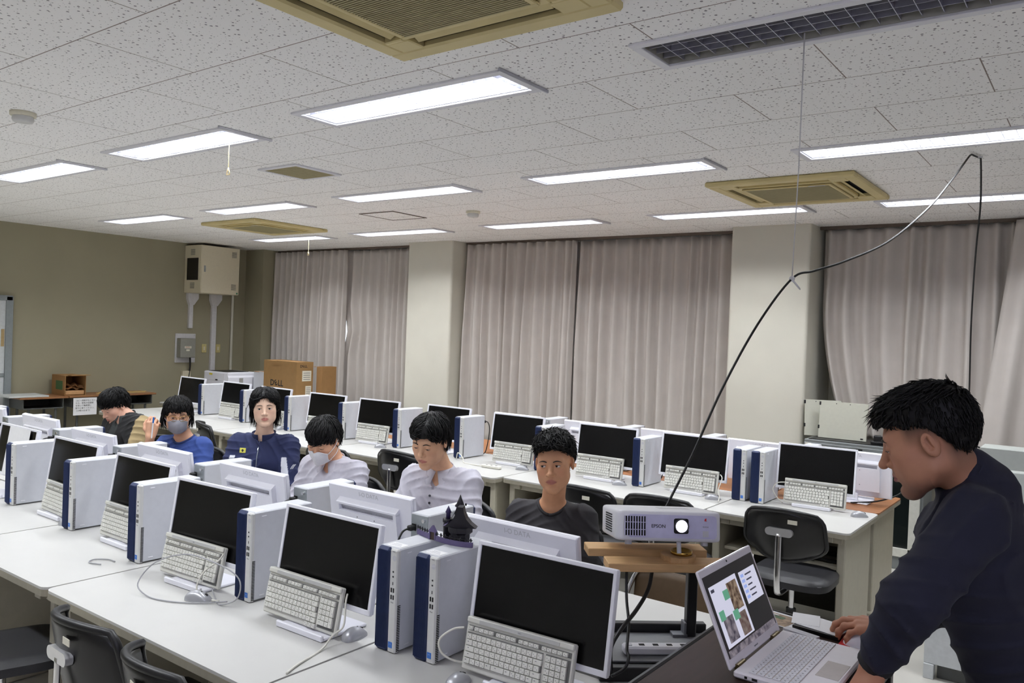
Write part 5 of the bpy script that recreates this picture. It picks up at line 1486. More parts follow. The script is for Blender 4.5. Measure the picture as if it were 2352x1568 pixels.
# ------------------------------------------------------------------ people
from mathutils.bvhtree import BVHTree
class Field:
    """signed distance field on a rectilinear grid, fine where asked"""
    def __init__(s, lo, hi, h, fine=None, hf=0.0025):
        s.ax = []
        for k in range(3):
            a = [lo[k]]
            while a[-1] < hi[k]:
                q = a[-1]
                st = h
                if fine is not None:
                    d = max(fine[0][k] - q, q - fine[1][k], 0)
                    st = min(h, hf + 0.22 * d)
                a.append(q + st)
            s.ax.append(np.array(a, np.float32))
        s.F = np.full([len(a) for a in s.ax], 0.5, np.float32)
    def win(s, lo, hi):
        sl = []; co = []
        for k in range(3):
            i = max(int(np.searchsorted(s.ax[k], lo[k])) - 1, 0); j = min(int(np.searchsorted(s.ax[k], hi[k])) + 1, len(s.ax[k]))
            if j <= i: return None, None
            sl.append(slice(i, j)); sh = [1, 1, 1]; sh[k] = j - i
            co.append(s.ax[k][i:j].reshape(sh))
        return tuple(sl), co
    def op(s, lo, hi, fn, k=0.0, mode='u'):
        sl, co = s.win(lo, hi)
        if sl is None: return
        d = fn(*co).astype(np.float32)
        f = s.F[sl]
        if mode == 'u':
            r = smin(f, d, k)
        elif mode == 's':
            r = -smin(-f, d, k)
        else:
            r = -smin(-f, -d, k)
        s.F[sl] = r
    def cone(s, a, b, r0, r1=None, k=0.01, mode='u'):
        r1 = r0 if r1 is None else r1
        a = np.array(a, float); b = np.array(b, float)
        m = max(r0, r1) + k + 0.02
        lo = np.minimum(a, b) - m; hi = np.maximum(a, b) + m
        ba = b - a; L2 = max(float(ba @ ba), 1e-12)
        def fn(x, y, z):
            px_, py_, pz_ = x - a[0], y - a[1], z - a[2]
            t = np.clip((px_ * ba[0] + py_ * ba[1] + pz_ * ba[2]) / L2, 0, 1)
            return np.sqrt((px_ - t * ba[0]) ** 2 + (py_ - t * ba[1]) ** 2 + (pz_ - t * ba[2]) ** 2) - (r0 + (r1 - r0) * t)
        s.op(lo, hi, fn, k, mode)
    def ell(s, c, r, M=None, k=0.01, mode='u'):
        c = np.array(c, float); r = np.array(r, float)
        A = np.eye(3) if M is None else np.array(M.to_3x3() if hasattr(M, 'to_3x3') else M)
        e = np.sqrt(((A * r[None, :]) ** 2).sum(1)) + k + 0.02
        def fn(x, y, z):
            dx, dy, dz = x - c[0], y - c[1], z - c[2]
            q = [(A[0, i] * dx + A[1, i] * dy + A[2, i] * dz) for i in range(3)]
            k0 = np.sqrt((q[0] / r[0]) ** 2 + (q[1] / r[1]) ** 2 + (q[2] / r[2]) ** 2)
            k1 = np.sqrt((q[0] / r[0] ** 2) ** 2 + (q[1] / r[1] ** 2) ** 2 + (q[2] / r[2] ** 2) ** 2)
            return k0 * (k0 - 1) / np.maximum(k1, 1e-6)
        s.op(c - e, c + e, fn, k, mode)
    def mesh(s, name, keep=None):
        F = s.F
        if keep is not None: keep(s)
        ins = F < 0
        nx, ny, nz = F.shape
        c = ins[:-1, :-1, :-1].astype(np.int8)
        cnt = np.zeros((nx - 1, ny - 1, nz - 1), np.int8)
        for i in (0, 1):
            for j in (0, 1):
                for k in (0, 1):
                    cnt += ins[i:nx - 1 + i, j:ny - 1 + j, k:nz - 1 + k]
        act = (cnt > 0) & (cnt < 8)
        idx = np.full(act.shape, -1, np.int32)
        I, J, K = np.nonzero(act)
        idx[I, J, K] = np.arange(len(I))
        acc = np.zeros((len(I), 3)); w = np.zeros(len(I))
        def P(i, j, k): return np.stack([s.ax[0][i], s.ax[1][j], s.ax[2][k]], 1)
        for e in range(3):
            o = [d for d in range(3) if d != e]
            for u in (0, 1):
                for v in (0, 1):
                    off = [0, 0, 0]; off[o[0]] = u; off[o[1]] = v
                    a = [I + off[0], J + off[1], K + off[2]]
                    b = list(a); b[e] = b[e] + 1
                    fa = F[tuple(a)]; fb = F[tuple(b)]
                    m = (fa < 0) != (fb < 0)
                    t = np.where(m, fa / np.where(m, fa - fb, 1), 0)
                    pa = P(*a); pb = P(*b)
                    acc += np.where(m[:, None], pa + (pb - pa) * t[:, None], 0); w += m
        V = acc / w[:, None]
        quads = []
        for e in range(3):
            o = [d for d in range(3) if d != e]
            sa = [slice(1, -1)] * 3; sa[e] = slice(0, -1)
            sb = [slice(1, -1)] * 3; sb[e] = slice(1, None)
            A = ins[tuple(sa)]; B = ins[tuple(sb)]
            for fl in (0, 1):
                m = (A & ~B) if fl == 0 else (~A & B)
                g = list(np.nonzero(m))
                for d in range(3):
                    if d != e: g[d] = g[d] + 1
                def at_(u, v):
                    h = list(g); h[o[0]] = h[o[0]] - u; h[o[1]] = h[o[1]] - v
                    return idx[tuple(h)]
                q = np.stack([at_(1, 1), at_(0, 1), at_(0, 0), at_(1, 0)], 1)
                if (fl == 1) != (e == 1): q = q[:, ::-1]
                quads.append(q)
        Q = np.concatenate(quads)
        Q = Q[(Q >= 0).all(1)]
        return V, Q
def smin(a, b, k):
    if k <= 0: return np.minimum(a, b)
    h = np.maximum(k - np.abs(a - b), 0) / k
    return np.minimum(a, b) - h * h * k * 0.25

def np_mesh(name, V, Q, cols=None, smooth=True):
    me = bpy.data.meshes.new(name)
    me.vertices.add(len(V)); me.vertices.foreach_set('co', np.asarray(V, np.float32).ravel())
    n = Q.shape[1]
    me.loops.add(Q.size); me.loops.foreach_set('vertex_index', np.ascontiguousarray(Q, np.int32).ravel())
    me.polygons.add(len(Q))
    me.polygons.foreach_set('loop_start', np.arange(0, Q.size, n, dtype=np.int32))
    me.polygons.foreach_set('use_smooth', np.full(len(Q), smooth))
    me.update(calc_edges=True)
    if cols is not None:
        a = me.color_attributes.new('Col', 'FLOAT_COLOR', 'POINT')
        a.data.foreach_set('color', np.concatenate([cols, np.ones((len(V), 1))], 1).astype(np.float32).ravel())
    return me
def smooth_mesh(V, Q, it=2, lam=0.5):
    n = len(V)
    e = np.concatenate([Q[:, [0, 1]], Q[:, [1, 2]], Q[:, [2, 3]], Q[:, [3, 0]]])
    for _ in range(it):
        acc = np.zeros_like(V); cnt = np.zeros(n)
        for a, b in ((0, 1), (1, 0)):
            for d in range(3): acc[:, d] += np.bincount(e[:, a], V[e[:, b], d], n)
            cnt += np.bincount(e[:, a], minlength=n)
        V = V + lam * (acc / np.maximum(cnt, 1)[:, None] - V)
    return V

def lin(*c): return np.array(S(*c)[:3])
SKIN = pm('skin', (200, 160, 130), 0.55, var=0.03, scale=60, attr='Col', bump=0.05, bscale=900)
SKIN.node_tree.nodes['Principled BSDF'].inputs['Subsurface Weight'].default_value = 0.0
pm('cloth', (90, 90, 90), 0.85, var=0.05, scale=30, attr='Col', bump=0.12, bscale=1200)
pm('hair_black', (15, 14, 15), 0.5, var=0.25, scale=90, spec=0.22)
pm('eye_gloss', (240, 240, 240), 0.12, attr='Col')
pm('brow_dark', (34, 27, 24), 0.7)

def head_field(f, H, A, sc, opt):
    """all the head's shapes; H centre, A 3x3 rotation (columns side, forward, up), sc scale"""
    def L(x, y, z): return H + (A @ np.array([x, y, z])) * sc
    def E(c, r, k=0.01, mode='u', rot=None):
        M = A if rot is None else A @ np.array(rot)
        f.ell(L(*c), np.array(r) * sc, M, k * sc, mode)
    def Cn(a, b, r0, r1, k=0.01, mode='u'): f.cone(L(*a), L(*b), r0 * sc, r1 * sc, k * sc, mode)
    jw = opt.get('jaw', 1.0); fl = opt.get('len', 1.0)
    E((0, -0.014, 0.030), (0.0755, 0.096, 0.084), 0.0)
    E((0, 0.028, -0.028), (0.062, 0.060, 0.080), 0.03)
    for s in (-1, 1):
        Cn((s * 0.050 * jw, 0.004, -0.056 * fl), (s * 0.014, 0.062, -0.100 * fl), 0.019, 0.017, 0.03)
        E((s * 0.044, 0.052, -0.020), (0.022, 0.022, 0.020), 0.025)
        E((s * 0.040, 0.040, -0.060), (0.020, 0.026, 0.028), 0.03)
    E((0, 0.069, -0.101 * fl), (0.018, 0.017, 0.015), 0.02)
    Cn((-0.038, 0.071, 0.021), (0.038, 0.071, 0.021), 0.0125, 0.0125, 0.02)
    E((0, 0.066, -0.060 * fl), (0.030, 0.026, 0.026), 0.02)
    for s in (-1, 1): E((s * 0.0315, 0.100, 0.001), (0.019, 0.019, 0.0135), 0.012, 's')
    nl = opt.get('nose', 1.0)
    Cn((0, 0.083, 0.008), (0, 0.080 + 0.021 * nl, -0.030), 0.0085, 0.0095, 0.012)
    E((0, 0.080 + 0.023 * nl, -0.034), (0.0105, 0.0105, 0.0095), 0.008)
    for s in (-1, 1):
        E((s * 0.0125, 0.0885, -0.037), (0.0075, 0.0105, 0.0075), 0.006)
        E((s * 0.0062, 0.0965, -0.0445), (0.0035, 0.005, 0.0032), 0.003, 's')
    m = -0.066 * fl
    for s in (-1, 1):
        Cn((0, 0.0885, m + .0058), (s * 0.021, 0.0785, m + .0008), 0.0056, 0.0028, 0.006)
        Cn((0, 0.0885, m - .0062), (s * 0.020, 0.0775, m - .0010), 0.0066, 0.0030, 0.006)
        Cn((0, 0.0965, m), (s * 0.022, 0.0835, m), 0.0016, 0.0016, 0.003, 's')
    E((0, 0.088, m - .0165), (0.018, 0.006, 0.004), 0.012, 's')
    for s in (-1, 1):                               # eyelids round the eyeball
        ec = L(s * 0.0315, 0.0745, 0.0)
        op = opt.get('open', 0.0040); dn = opt.get('lid', 0.0)
        r_o = 0.0142 * sc
        ac = L(s * 0.0315, 0.0885, -0.0008 + dn); ar = np.array([0.0135, 0.012, op]) * sc
        def fn(x, y, z, ec=ec, ac=ac, ar=ar):
            d1 = np.sqrt((x - ec[0]) ** 2 + (y - ec[1]) ** 2 + (z - ec[2]) ** 2) - r_o
            dx, dy, dz = x - ac[0], y - ac[1], z - ac[2]
            q = [(A[0, i] * dx + A[1, i] * dy + A[2, i] * dz) / ar[i] for i in range(3)]
            d2 = (np.sqrt(q[0] ** 2 + q[1] ** 2 + q[2] ** 2) - 1) * ar.min()
            return np.maximum(d1, -d2)
        f.op(ec - 0.03, ec + 0.03, fn, 0.003 * sc)
        f.ell(ac, ar, A, 0.001, 's')
    for s in (-1, 1):                               # ears
        ro = np.array(Euler((R(-12), 0, s * R(-22))).to_matrix())
        E((s * 0.0775, -0.010, -0.006), (0.0085, 0.0180, 0.0290), 0.006, 'u', ro)
        E((s * 0.0855, -0.006, -0.001), (0.0072, 0.0115, 0.0180), 0.003, 's', ro)
        E((s * 0.0815, -0.013, 0.002), (0.004, 0.0035, 0.014), 0.002, 'u', ro)
        E((s * 0.0800, 0.000, -0.010), (0.006, 0.006, 0.008), 0.003, 'u')
    return L

def hair_locks(mb, L, H, A, sc, st, seed, V2, Q2):
    """tapered locks that start on the scalp, follow the style's flow and hang by their weight"""
    rnd = random.Random(seed)
    gl = A.T @ np.array([0, 0, -1.0])
    cen = np.array([0, -0.014, 0.030])
    P2 = (V2 - H) @ A / sc                           # the cap in head coordinates
    bv = BVHTree.FromPolygons([tuple(v) for v in P2], [tuple(q) for q in Q2.tolist()])
    fc = np.array([0, 0.028, -0.028]); fr = np.array([0.066, 0.068, 0.085])
    ok = [k for k in range(len(P2)) if st['root'](P2[k])]
    whorl = np.array(st.get('whorl', (0.012, -0.045, 0.115)))
    n = st.get('n', 900); ns = 8
    for i in range(n):
        p = P2[rnd.choice(ok)] + np.array([rnd.gauss(0, 1), rnd.gauss(0, 1), rnd.gauss(0, 1)]) * 0.002
        Ln, dirv, lift, rr = st['lock'](p, rnd)
        h = bv.find_nearest(Vector(p)); nrm = np.array(h[1])
        if nrm @ (p - cen) < 0: nrm = -nrm
        d = (p - whorl); d = d / max(np.linalg.norm(d), 1e-6) * 0.10 + np.array(dirv); d -= nrm * (d @ nrm); d /= max(np.linalg.norm(d), 1e-6)
        d = d + nrm * lift; d /= np.linalg.norm(d)
        lay = rnd.uniform(*st.get('layer', (0.0, 0.006)))
        stp = Ln / ns; q = p - nrm * 0.003; pts = [q.copy()]
        tw = np.array([rnd.gauss(0, 1), rnd.gauss(0, 1), rnd.gauss(0, 1)]) * st.get('mess', 0.05)
        for k in range(ns):
            d = d + gl * st.get('grav', 0.22) * (0.3 + k / ns) + tw * (k / ns)
            d /= np.linalg.norm(d)
            q = q + d * stp
            h = bv.find_nearest(Vector(q), 0.03)
            if h[0] is not None:
                nn = np.array(h[1]); 
                if nn @ (np.array(h[0]) - cen) < 0: nn = -nn
                dist = (q - np.array(h[0])) @ nn
                if dist < lay:
                    q = q + nn * (lay - dist)
                    if d @ nn < 0: d = d - nn * (d @ nn)
                elif lift < 0.3 and dist > lay + 0.003 and q[2] > -0.02: d = d - nn * 0.5
            e = (q - fc) / (fr + 0.004)
            m = np.linalg.norm(e)
            if m < 1:
                q = fc + (q - fc) / m
                nn = e / fr; nn /= np.linalg.norm(nn)
                if d @ nn < 0: d = d - nn * (d @ nn)
            if q[1] > 0.045 and abs(q[0]) < 0.062 and q[2] < st.get('fringe', 0.03) + 0.010 * math.sin(7 * i): break
            if st.get('floor') is not None and q[2] < st['floor'] + 0.012 * math.sin(i): break
            pts.append(q.copy())
        m = len(pts)
        if m < 3: continue
        rs = [rr * sc * (0.55 + 0.45 * math.sin(PI * min(1, j / (m - 1) * .8 + 0.15))) * (1 - 0.85 * (j / (m - 1)) ** 3) for j in range(m)]
        mb.tube([Vector(L(*a)) for a in pts], rs, n=4, flat=0.5, up=Vector(A @ nrm))
def hair_cap(name, L, H, A, sc, st, parent):
    f = Field(H - 0.16 * sc, H + 0.17 * sc, 0.0042)
    M = A
    t = st.get('cap', 0.006)
    f.ell(L(0, -0.014, 0.030), (np.array([0.0755, 0.096, 0.084]) + t) * sc, M, 0)
    for c, r in st.get('vol', []): f.ell(L(*c), np.array(r) * sc, M, 0.03)
    # keep only where the style's hairline allows it
    X, Y, Z = np.meshgrid(*f.ax, indexing='ij', sparse=True)
    dx, dy, dz = X - H[0], Y - H[1], Z - H[2]
    q = [(A[0, i] * dx + A[1, i] * dy + A[2, i] * dz) / sc for i in range(3)]
    f.F = np.maximum(f.F, st['line'](*q).astype(np.float32) * sc)
    f.F = f.F + (0.0016 * np.sin(230 * q[0] + 60 * q[2]) * np.sin(120 * q[1] + 90 * q[0])).astype(np.float32) * sc
    V, Q = f.mesh(name)
    V = smooth_mesh(V, Q, 2)
    return V, Q

def rot_from(yaw, pitch, roll):
    """columns side (x), forward (y), up (z); yaw turns +y about z, pitch > 0 looks down"""
    m = Matrix.Rotation(yaw, 3, 'Z') @ Matrix.Rotation(-pitch, 3, 'X') @ Matrix.Rotation(roll, 3, 'Y')
    return np.array(m)

def person(label, head, yaw, pitch, roll, body, facing, skin, hair, opt, shirt, group=None, hands=None, pose=None, sc=1.0, hf=0.0024, gaze=(0, 1, 0)):
    """body: point between the shoulders; facing: yaw of the trunk"""
    H = np.array(head, float); A = rot_from(yaw, pitch, roll)
    B = np.array(body, float); TB = np.array(Matrix.Rotation(facing, 3, 'Z'))
    def bl(x, y, z): return B + TB @ np.array([x, y, z])
    po = dict(sw=0.175, elbow=(0.205, 0.10, -0.27), wrist=(0.11, 0.34, -0.245), elbow2=None, wrist2=None, hip=(0.0, -0.10, -0.50), seated=True)
    po.update(pose or {})
    el = [po['elbow2'] or po['elbow'], po['elbow']]; wr = [po['wrist2'] or po['wrist'], po['wrist']]
    f = Field(np.minimum(H, B) - [0.65, 0.65, 0], np.maximum(H, B) + [0.65, 0.65, 0.22], 0.011, (H - 0.135 * sc, H + 0.15 * sc), hf)
    f = Field([min(H[0], B[0]) - 0.55, min(H[1], B[1]) - 0.62, max(0.0, B[2] - 1.05) + 0.004], [max(H[0], B[0]) + 0.55, max(H[1], B[1]) + 0.55, H[2] + 0.16], 0.0115, (H - 0.125 * sc, H + 0.135 * sc), hf)
    L = head_field(f, H, A, sc, opt)
    nb = bl(0, -0.005, 0.035)
    f.cone(L(0, -0.022, -0.045), nb, 0.050 * sc, 0.055, 0.025)
    hip = bl(*po['hip'])
    f.cone(bl(0, 0.0, -0.10), bl(0, -0.02, -0.13), 0.10, 0.10, 0.05)
    ch = [(s, bl(s * po['sw'], 0, 0)) for s in (-1, 1)]
    for s, p in ch: f.cone(nb - [0, 0, .03], p + np.array([0, 0, -.005]), 0.045, 0.045, 0.05)
    for s in (-1, 1): f.cone(bl(s * 0.075, 0.01, -0.12), hip + TB @ np.array([s * 0.06, 0.02, 0.12]), 0.085, 0.09, 0.06)
    f.cone(hip + TB @ np.array([-0.07, 0, 0]), hip + TB @ np.array([0.07, 0, 0]), 0.105, 0.105, 0.05)
    arm = []
    for i, (s, p) in enumerate(ch):
        e = bl(s * el[i][0], el[i][1], el[i][2]) if len(el[i]) == 3 else np.array(el[i][1])
        w = bl(s * wr[i][0], wr[i][1], wr[i][2]) if len(wr[i]) == 3 else np.array(wr[i][1])
        f.cone(p + np.array([0, 0, -.02]), e, 0.050, 0.041, 0.03)
        f.cone(e, w, 0.040, 0.028, 0.02)
        if not (hands and i in hands):
            hd = (w - e) / np.linalg.norm(w - e)
            f.cone(w, w + hd * 0.07, 0.03, 0.032, 0.02)
            for q in range(4):
                sd = TB @ np.array([1.0, 0, 0]); o = w + hd * 0.08 + sd * (q - 1.5) * 0.019
                f.cone(o, o + hd * 0.075 - np.array([0, 0, 0.025]), 0.0085, 0.007, 0.004)
            f.cone(w + hd * 0.03, w + hd * 0.085 - s * sd * 0.045, 0.011, 0.008, 0.01)
        arm.append((p, e, w))
    leg = []
    for s in (-1, 1):
        hp = hip + TB @ np.array([s * 0.09, 0, 0])
        if po['seated']:
            kn = hip + TB @ np.array([s * 0.11, 0.42, 0.02]); an = np.array([*(hip + TB @ np.array([s * 0.11, 0.36, 0]))[:2], 0.09])
            to = an + TB @ np.array([0, 0.17, 0]) + np.array([0, 0, -0.05])
        else:
            kn = hip + TB @ np.array([s * 0.10, 0.03, -0.42]); an = np.array([*(hip + TB @ np.array([s * 0.11, 0.0, 0]))[:2], 0.09])
            to = an + TB @ np.array([0, 0.17, 0]) + np.array([0, 0, -0.05])
        f.cone(hp, kn, 0.082, 0.058, 0.03); f.cone(kn, an, 0.055, 0.038, 0.02); f.cone(an - [0, 0, .03], to, 0.036, 0.032, 0.02)
        leg.append((hp, kn, an, to))
    V, Q = f.mesh('body')
    hq = np.linalg.norm(V - H, axis=1)
    Vs = smooth_mesh(V, Q, 2, 0.5)
    V = np.where((hq < 0.16 * sc)[:, None], 0.55 * V + 0.45 * Vs, Vs)
    q = (V - H) @ A / sc
    C = np.tile(lin(*skin), (len(V), 1))
    fl_ = opt.get('len', 1.0); m = -0.066 * fl_
    lipd = np.sqrt((q[:, 0] / 0.0235) ** 2 + ((q[:, 2] - m) / (0.0125 * (1 - 0.25 * np.clip(np.abs(q[:, 0]) / 0.02, 0, 1)))) ** 2)
    lw = np.clip((1.12 - lipd) / 0.3, 0, 1) * (q[:, 1] > 0.074)
    C = C * (1 - lw[:, None]) + lw[:, None] * lin(*opt.get('lips', (170, 104, 92)))
    ck = np.exp(-(((np.abs(q[:, 0]) - 0.042) / 0.02) ** 2 + ((q[:, 2] + 0.028) / 0.02) ** 2)) * (q[:, 1] > 0.02) * 0.16
    C = C * (1 - ck[:, None]) + ck[:, None] * lin(214, 118, 98)
    if opt.get('stubble'):
        b = np.clip((-(q[:, 2]) - 0.072) / 0.03, 0, 1) * (q[:, 1] > 0.015) * opt['stubble']
        b = np.maximum(b, np.exp(-((q[:, 2] + 0.054) / 0.006) ** 2) * (np.abs(q[:, 0]) < 0.024) * (q[:, 1] > 0.075) * opt['stubble']) * (1 - lw)
        C = C * (1 - b[:, None]) + b[:, None] * lin(60, 46, 42)
    if opt.get('fade'):                              # clipped sides: skin darkened by short hair
        ff = opt['fade'](q); C = C * (1 - ff[:, None]) + ff[:, None] * lin(30, 26, 26)
    HV, HQ = V, Q
    if hands:
        for i in hands:
            hv, hq2 = hands[i](arm[i])
            HQ = np.concatenate([HQ, hq2 + len(HV)]); HV = np.concatenate([HV, hv]); C = np.concatenate([C, np.tile(lin(*opt.get('hand', skin)), (len(hv), 1))])
    me = np_mesh('person', HV, HQ, C)
    o = obj('person', me, SKIN)
    tag(o, label, 'person', group)
    bvh = BVHTree.FromPolygons([tuple(v) for v in V], [tuple(x) for x in Q.tolist()])
    def onface(x, z, lift=0.0, y0=0.2):
        a = Vector(L(x, y0, z)); d = Vector(-(A[:, 1]))
        hit = bvh.ray_cast(a, d)
        if hit[0] is None: return np.array(L(x, 0.07, z))
        return np.array(hit[0]) - np.array(d) * lift
    # eyes
    for s in (-1, 1):
        ev = MB(); c = L(s * 0.0315, 0.0745, 0.0)
        g = A @ np.array([gaze[0], gaze[1], gaze[2]], float); g /= np.linalg.norm(g)
        ev.ell((0, 0, 0), (0.0125 * sc,) * 3, 28, 28)
        Mz = Vector(g).to_track_quat('Z', 'Y').to_matrix().to_4x4(); Mz.translation = Vector(c)
        eo = ev.mesh('eye'); vv = np.array([v for v in ev.v]); z = vv[:, 2] / (0.0125 * sc)
        col = np.tile(lin(222, 216, 212), (len(vv), 1)); col[z > 0.885] = lin(46, 30, 22); col[z > 0.972] = lin(8, 7, 7)
        a = eo.color_attributes.new('Col', 'FLOAT_COLOR', 'POINT'); a.data.foreach_set('color', np.concatenate([col, np.ones((len(vv), 1))], 1).astype(np.float32).ravel())
        obj('eye', eo, MATS['eye_gloss'], o, Mz)
        br = MB(); pts = []
        for t in np.linspace(0, 1, 9):
            x = s * (0.014 + 0.036 * t); z = 0.0185 + 0.0065 * math.sin(PI * min(1, t * 0.9 + 0.05)) - 0.002 * t + opt.get('brow', 0.0)
            pts.append(onface(x, z, 0.0004))
        w = opt.get('brow_w', 0.0034)
        br.tube(pts, [w * sc * (0.75 + 0.5 * math.sin(PI * (0.2 + 0.6 * t))) * (1 - 0.75 * t ** 3) for t in np.linspace(0, 1, 9)], n=6, flat=0.4, up=tuple(A[:, 2]))
        obj('eyebrow', br, MATS['brow_dark'], o)
        la = MB(); pts = []
        op = opt.get('open', 0.0044); dn = opt.get('lid', 0.0)
        for t in np.linspace(-1, 1, 9):
            xx = 0.0128 * t; zz = -0.0008 + dn + op * math.sqrt(max(0, 1 - (xx / 0.0137) ** 2)) * 1.0
            yy = 0.0745 + math.sqrt(max(0, 0.0146 ** 2 - xx ** 2 - zz ** 2))
            pts.append(L(s * 0.0315 + s * xx, yy, zz))
        la.tube(pts, [0.0011 * sc * (1 - 0.5 * abs(t)) for t in np.linspace(-1, 1, 9)], n=5)
        obj('eyelashes', la, MATS['hair_black'], o)
    # hair
    mb = MB(); V2, Q2 = hair_cap('hair', L, H, A, sc, hair, o)
    hair_locks(mb, L, H, A, sc, hair, hair.get('seed', 1), V2, Q2)
    nv = len(V2)
    hm = bpy.data.meshes.new('hair')
    hm.from_pydata([tuple(v) for v in V2] + mb.v, [], [tuple(r) for r in Q2.tolist()] + [tuple(i + nv for i in fc) for fc in mb.f])
    hm.polygons.foreach_set('use_smooth', [True] * len(hm.polygons)); hm.update()
    obj('hair', hm, MATS['hair_black'], o, label=hair.get('label'))
    ctx = dict(o=o, L=L, A=A, H=H, sc=sc, bl=bl, TB=TB, B=B, bvh=bvh, onface=onface, arm=arm, ch=ch, hip=hip, nb=nb, leg=leg)
    # clothes
    g = Field([B[0] - 0.50, B[1] - 0.58, hip[2] - 0.12], [B[0] + 0.50, B[1] + 0.50, B[2] + 0.13], shirt.get('h', 0.0062))
    e = shirt.get('ease', 0.013)
    g.cone(bl(0, 0.0, -0.10), bl(0, -0.02, -0.13), 0.10 + e, 0.10 + e, 0.05)
    for s, p in ch: g.cone(nb - [0, 0, .034], p + np.array([0, 0, -.006]), 0.044 + e, 0.047 + e, 0.06)
    for s in (-1, 1): g.cone(bl(s * 0.075, 0.01, -0.12), hip + TB @ np.array([s * 0.06, 0.02, 0.12]), 0.087 + e, 0.092 + e, 0.06)
    g.cone(hip + TB @ np.array([-0.07, 0, 0]), hip + TB @ np.array([0.07, 0, 0]), 0.107 + e, 0.107 + e, 0.05)
    for i, (p, el_, w) in enumerate(arm):
        g.cone(p + np.array([0, 0, -.02]), el_, 0.053 + e, 0.043 + e * 1.3, 0.03)
        if shirt.get('sleeve', 'long') == 'long':
            dd = (w - el_); lw_ = shirt.get('cuff', 0.94)
            g.cone(el_, el_ + dd * lw_, 0.043 + e * 1.2, 0.031 + e, 0.02)
        else:
            pass
    if shirt.get('sleeve') == 'short':
        for i, (p, el_, w) in enumerate(arm):
            d = (el_ - p); d /= np.linalg.norm(d); c0 = p + (el_ - p) * 0.72
            g.cone(c0 + d * 0.10, c0 + d * 0.40, 0.10, 0.10, 0.0, 's')
    # folds
    X, Y, Zz = np.meshgrid(*g.ax, indexing='ij', sparse=True)
    am = shirt.get('fold', 0.004); ph = shirt.get('seed', 0)
    w1 = np.sin(46 * X + 15 * Zz + 3.0 * np.sin(13 * Zz + 6 * Y + ph) + ph)
    w2 = np.sin(-30 * X + 58 * Zz + 2.5 * np.sin(11 * X + 2 * ph) + 20 * Y)
    env = 0.5 + 0.5 * np.sin(9 * X + 14 * Zz + 7 * Y + 3 * ph)
    g.F = g.F + (0.55 * am * ((1 - np.abs(w1)) ** 2 * env * -1.6 + (1 - np.abs(w2)) ** 2 * (1 - env) * -1.6)).astype(np.float32)
    # neck opening
    nd = L(0, -0.02, -0.05) - nb; nd /= np.linalg.norm(nd)
    fwd = TB @ np.array([0, 1.0, 0])
    hi = shirt.get('high', 0.0)
    if hi: g.cone(nb - nd * 0.02, nb + nd * hi, 0.074, 0.070, 0.03)
    g.cone(nb + nd * (0.030 + hi * 1.6) + fwd * 0.018, nb + nd * 0.18, shirt.get('neck', 0.060), shirt.get('neck', 0.060) + .012, 0.006, 's')
    if shirt.get('vee'): g.cone(nb + fwd * 0.075 - np.array([0, 0, 0.02]), nb + fwd * 0.10 - np.array([0, 0, shirt['vee']]), 0.035, 0.010, 0.004, 's')
    SV, SQ = g.mesh('shirt'); SV = smooth_mesh(SV, SQ, 2)
    ql = (SV - B) @ TB
    sc_ = np.tile(lin(*shirt['color']), (len(SV), 1))
    if shirt.get('paint'): sc_ = shirt['paint'](SV, ql, sc_, ctx)
    so = obj(shirt.get('name', 'shirt'), np_mesh('shirt', SV, SQ, sc_), MATS['cloth'], o, label=shirt.get('label'))
    ctx['shirt'] = so
    ctx['sbvh'] = BVHTree.FromPolygons([tuple(v) for v in SV], [tuple(x) for x in SQ.tolist()])
    def onchest(x, z, lift=0.001):
        a = Vector(bl(x, 0.5, z)); d = Vector(-fwd)
        h = ctx['sbvh'].ray_cast(a, d)
        if h[0] is None: return Vector(bl(x, 0.12, z)), Vector(fwd)
        if h[1].dot(Vector(fwd)) < 0: return h[0] - h[1] * lift, -h[1]
        return h[0] + h[1] * lift, h[1]
    ctx['onchest'] = onchest
    # neckband
    if shirt.get('band'):
        b = MB(); pts = []
        for i in range(33):
            a = 2 * PI * i / 32
            r = shirt.get('neck', 0.066) + 0.004
            base = nb + TB @ np.array([r * math.sin(a), 0.03 * 0.55 + r * 1.02 * math.cos(a), 0])
            hit = ctx['sbvh'].ray_cast(Vector(base + np.array([0, 0, 0.15])), Vector((0, 0, -1)))
            z = hit[0][2] if hit[0] is not None else base[2]
            pts.append((base[0], base[1], z + 0.001))
        zs = [p[2] for p in pts[:-1]]
        for _ in range(6): zs = [(zs[k - 1] + zs[k] * 2 + zs[(k + 1) % 32]) / 4 for k in range(32)]
        pts = [(p[0], p[1], zs[k % 32]) for k, p in enumerate(pts)]
        b.tube(pts, 0.0075, n=8)
        obj('neckband', b, pm(shirt['band'][0], shirt['band'][1], 0.85), so)
    if shirt.get('trousers'):
        t = Field([B[0] - 0.55, B[1] - 0.62, 0.03], [B[0] + 0.55, B[1] + 0.55, hip[2] + 0.14], 0.012)
        t.cone(hip + TB @ np.array([-0.07, 0, 0]), hip + TB @ np.array([0.07, 0, 0]), 0.116, 0.116, 0.05)
        for hp, kn, an, to in leg:
            t.cone(hp, kn, 0.094, 0.070, 0.03); t.cone(kn, an, 0.068, 0.056, 0.02)
        TV, TQ = t.mesh('trousers'); TV = smooth_mesh(TV, TQ, 2)
        obj('trousers', np_mesh('trousers', TV, TQ, np.tile(lin(*shirt['trousers']), (len(TV), 1))), MATS['cloth'], o)
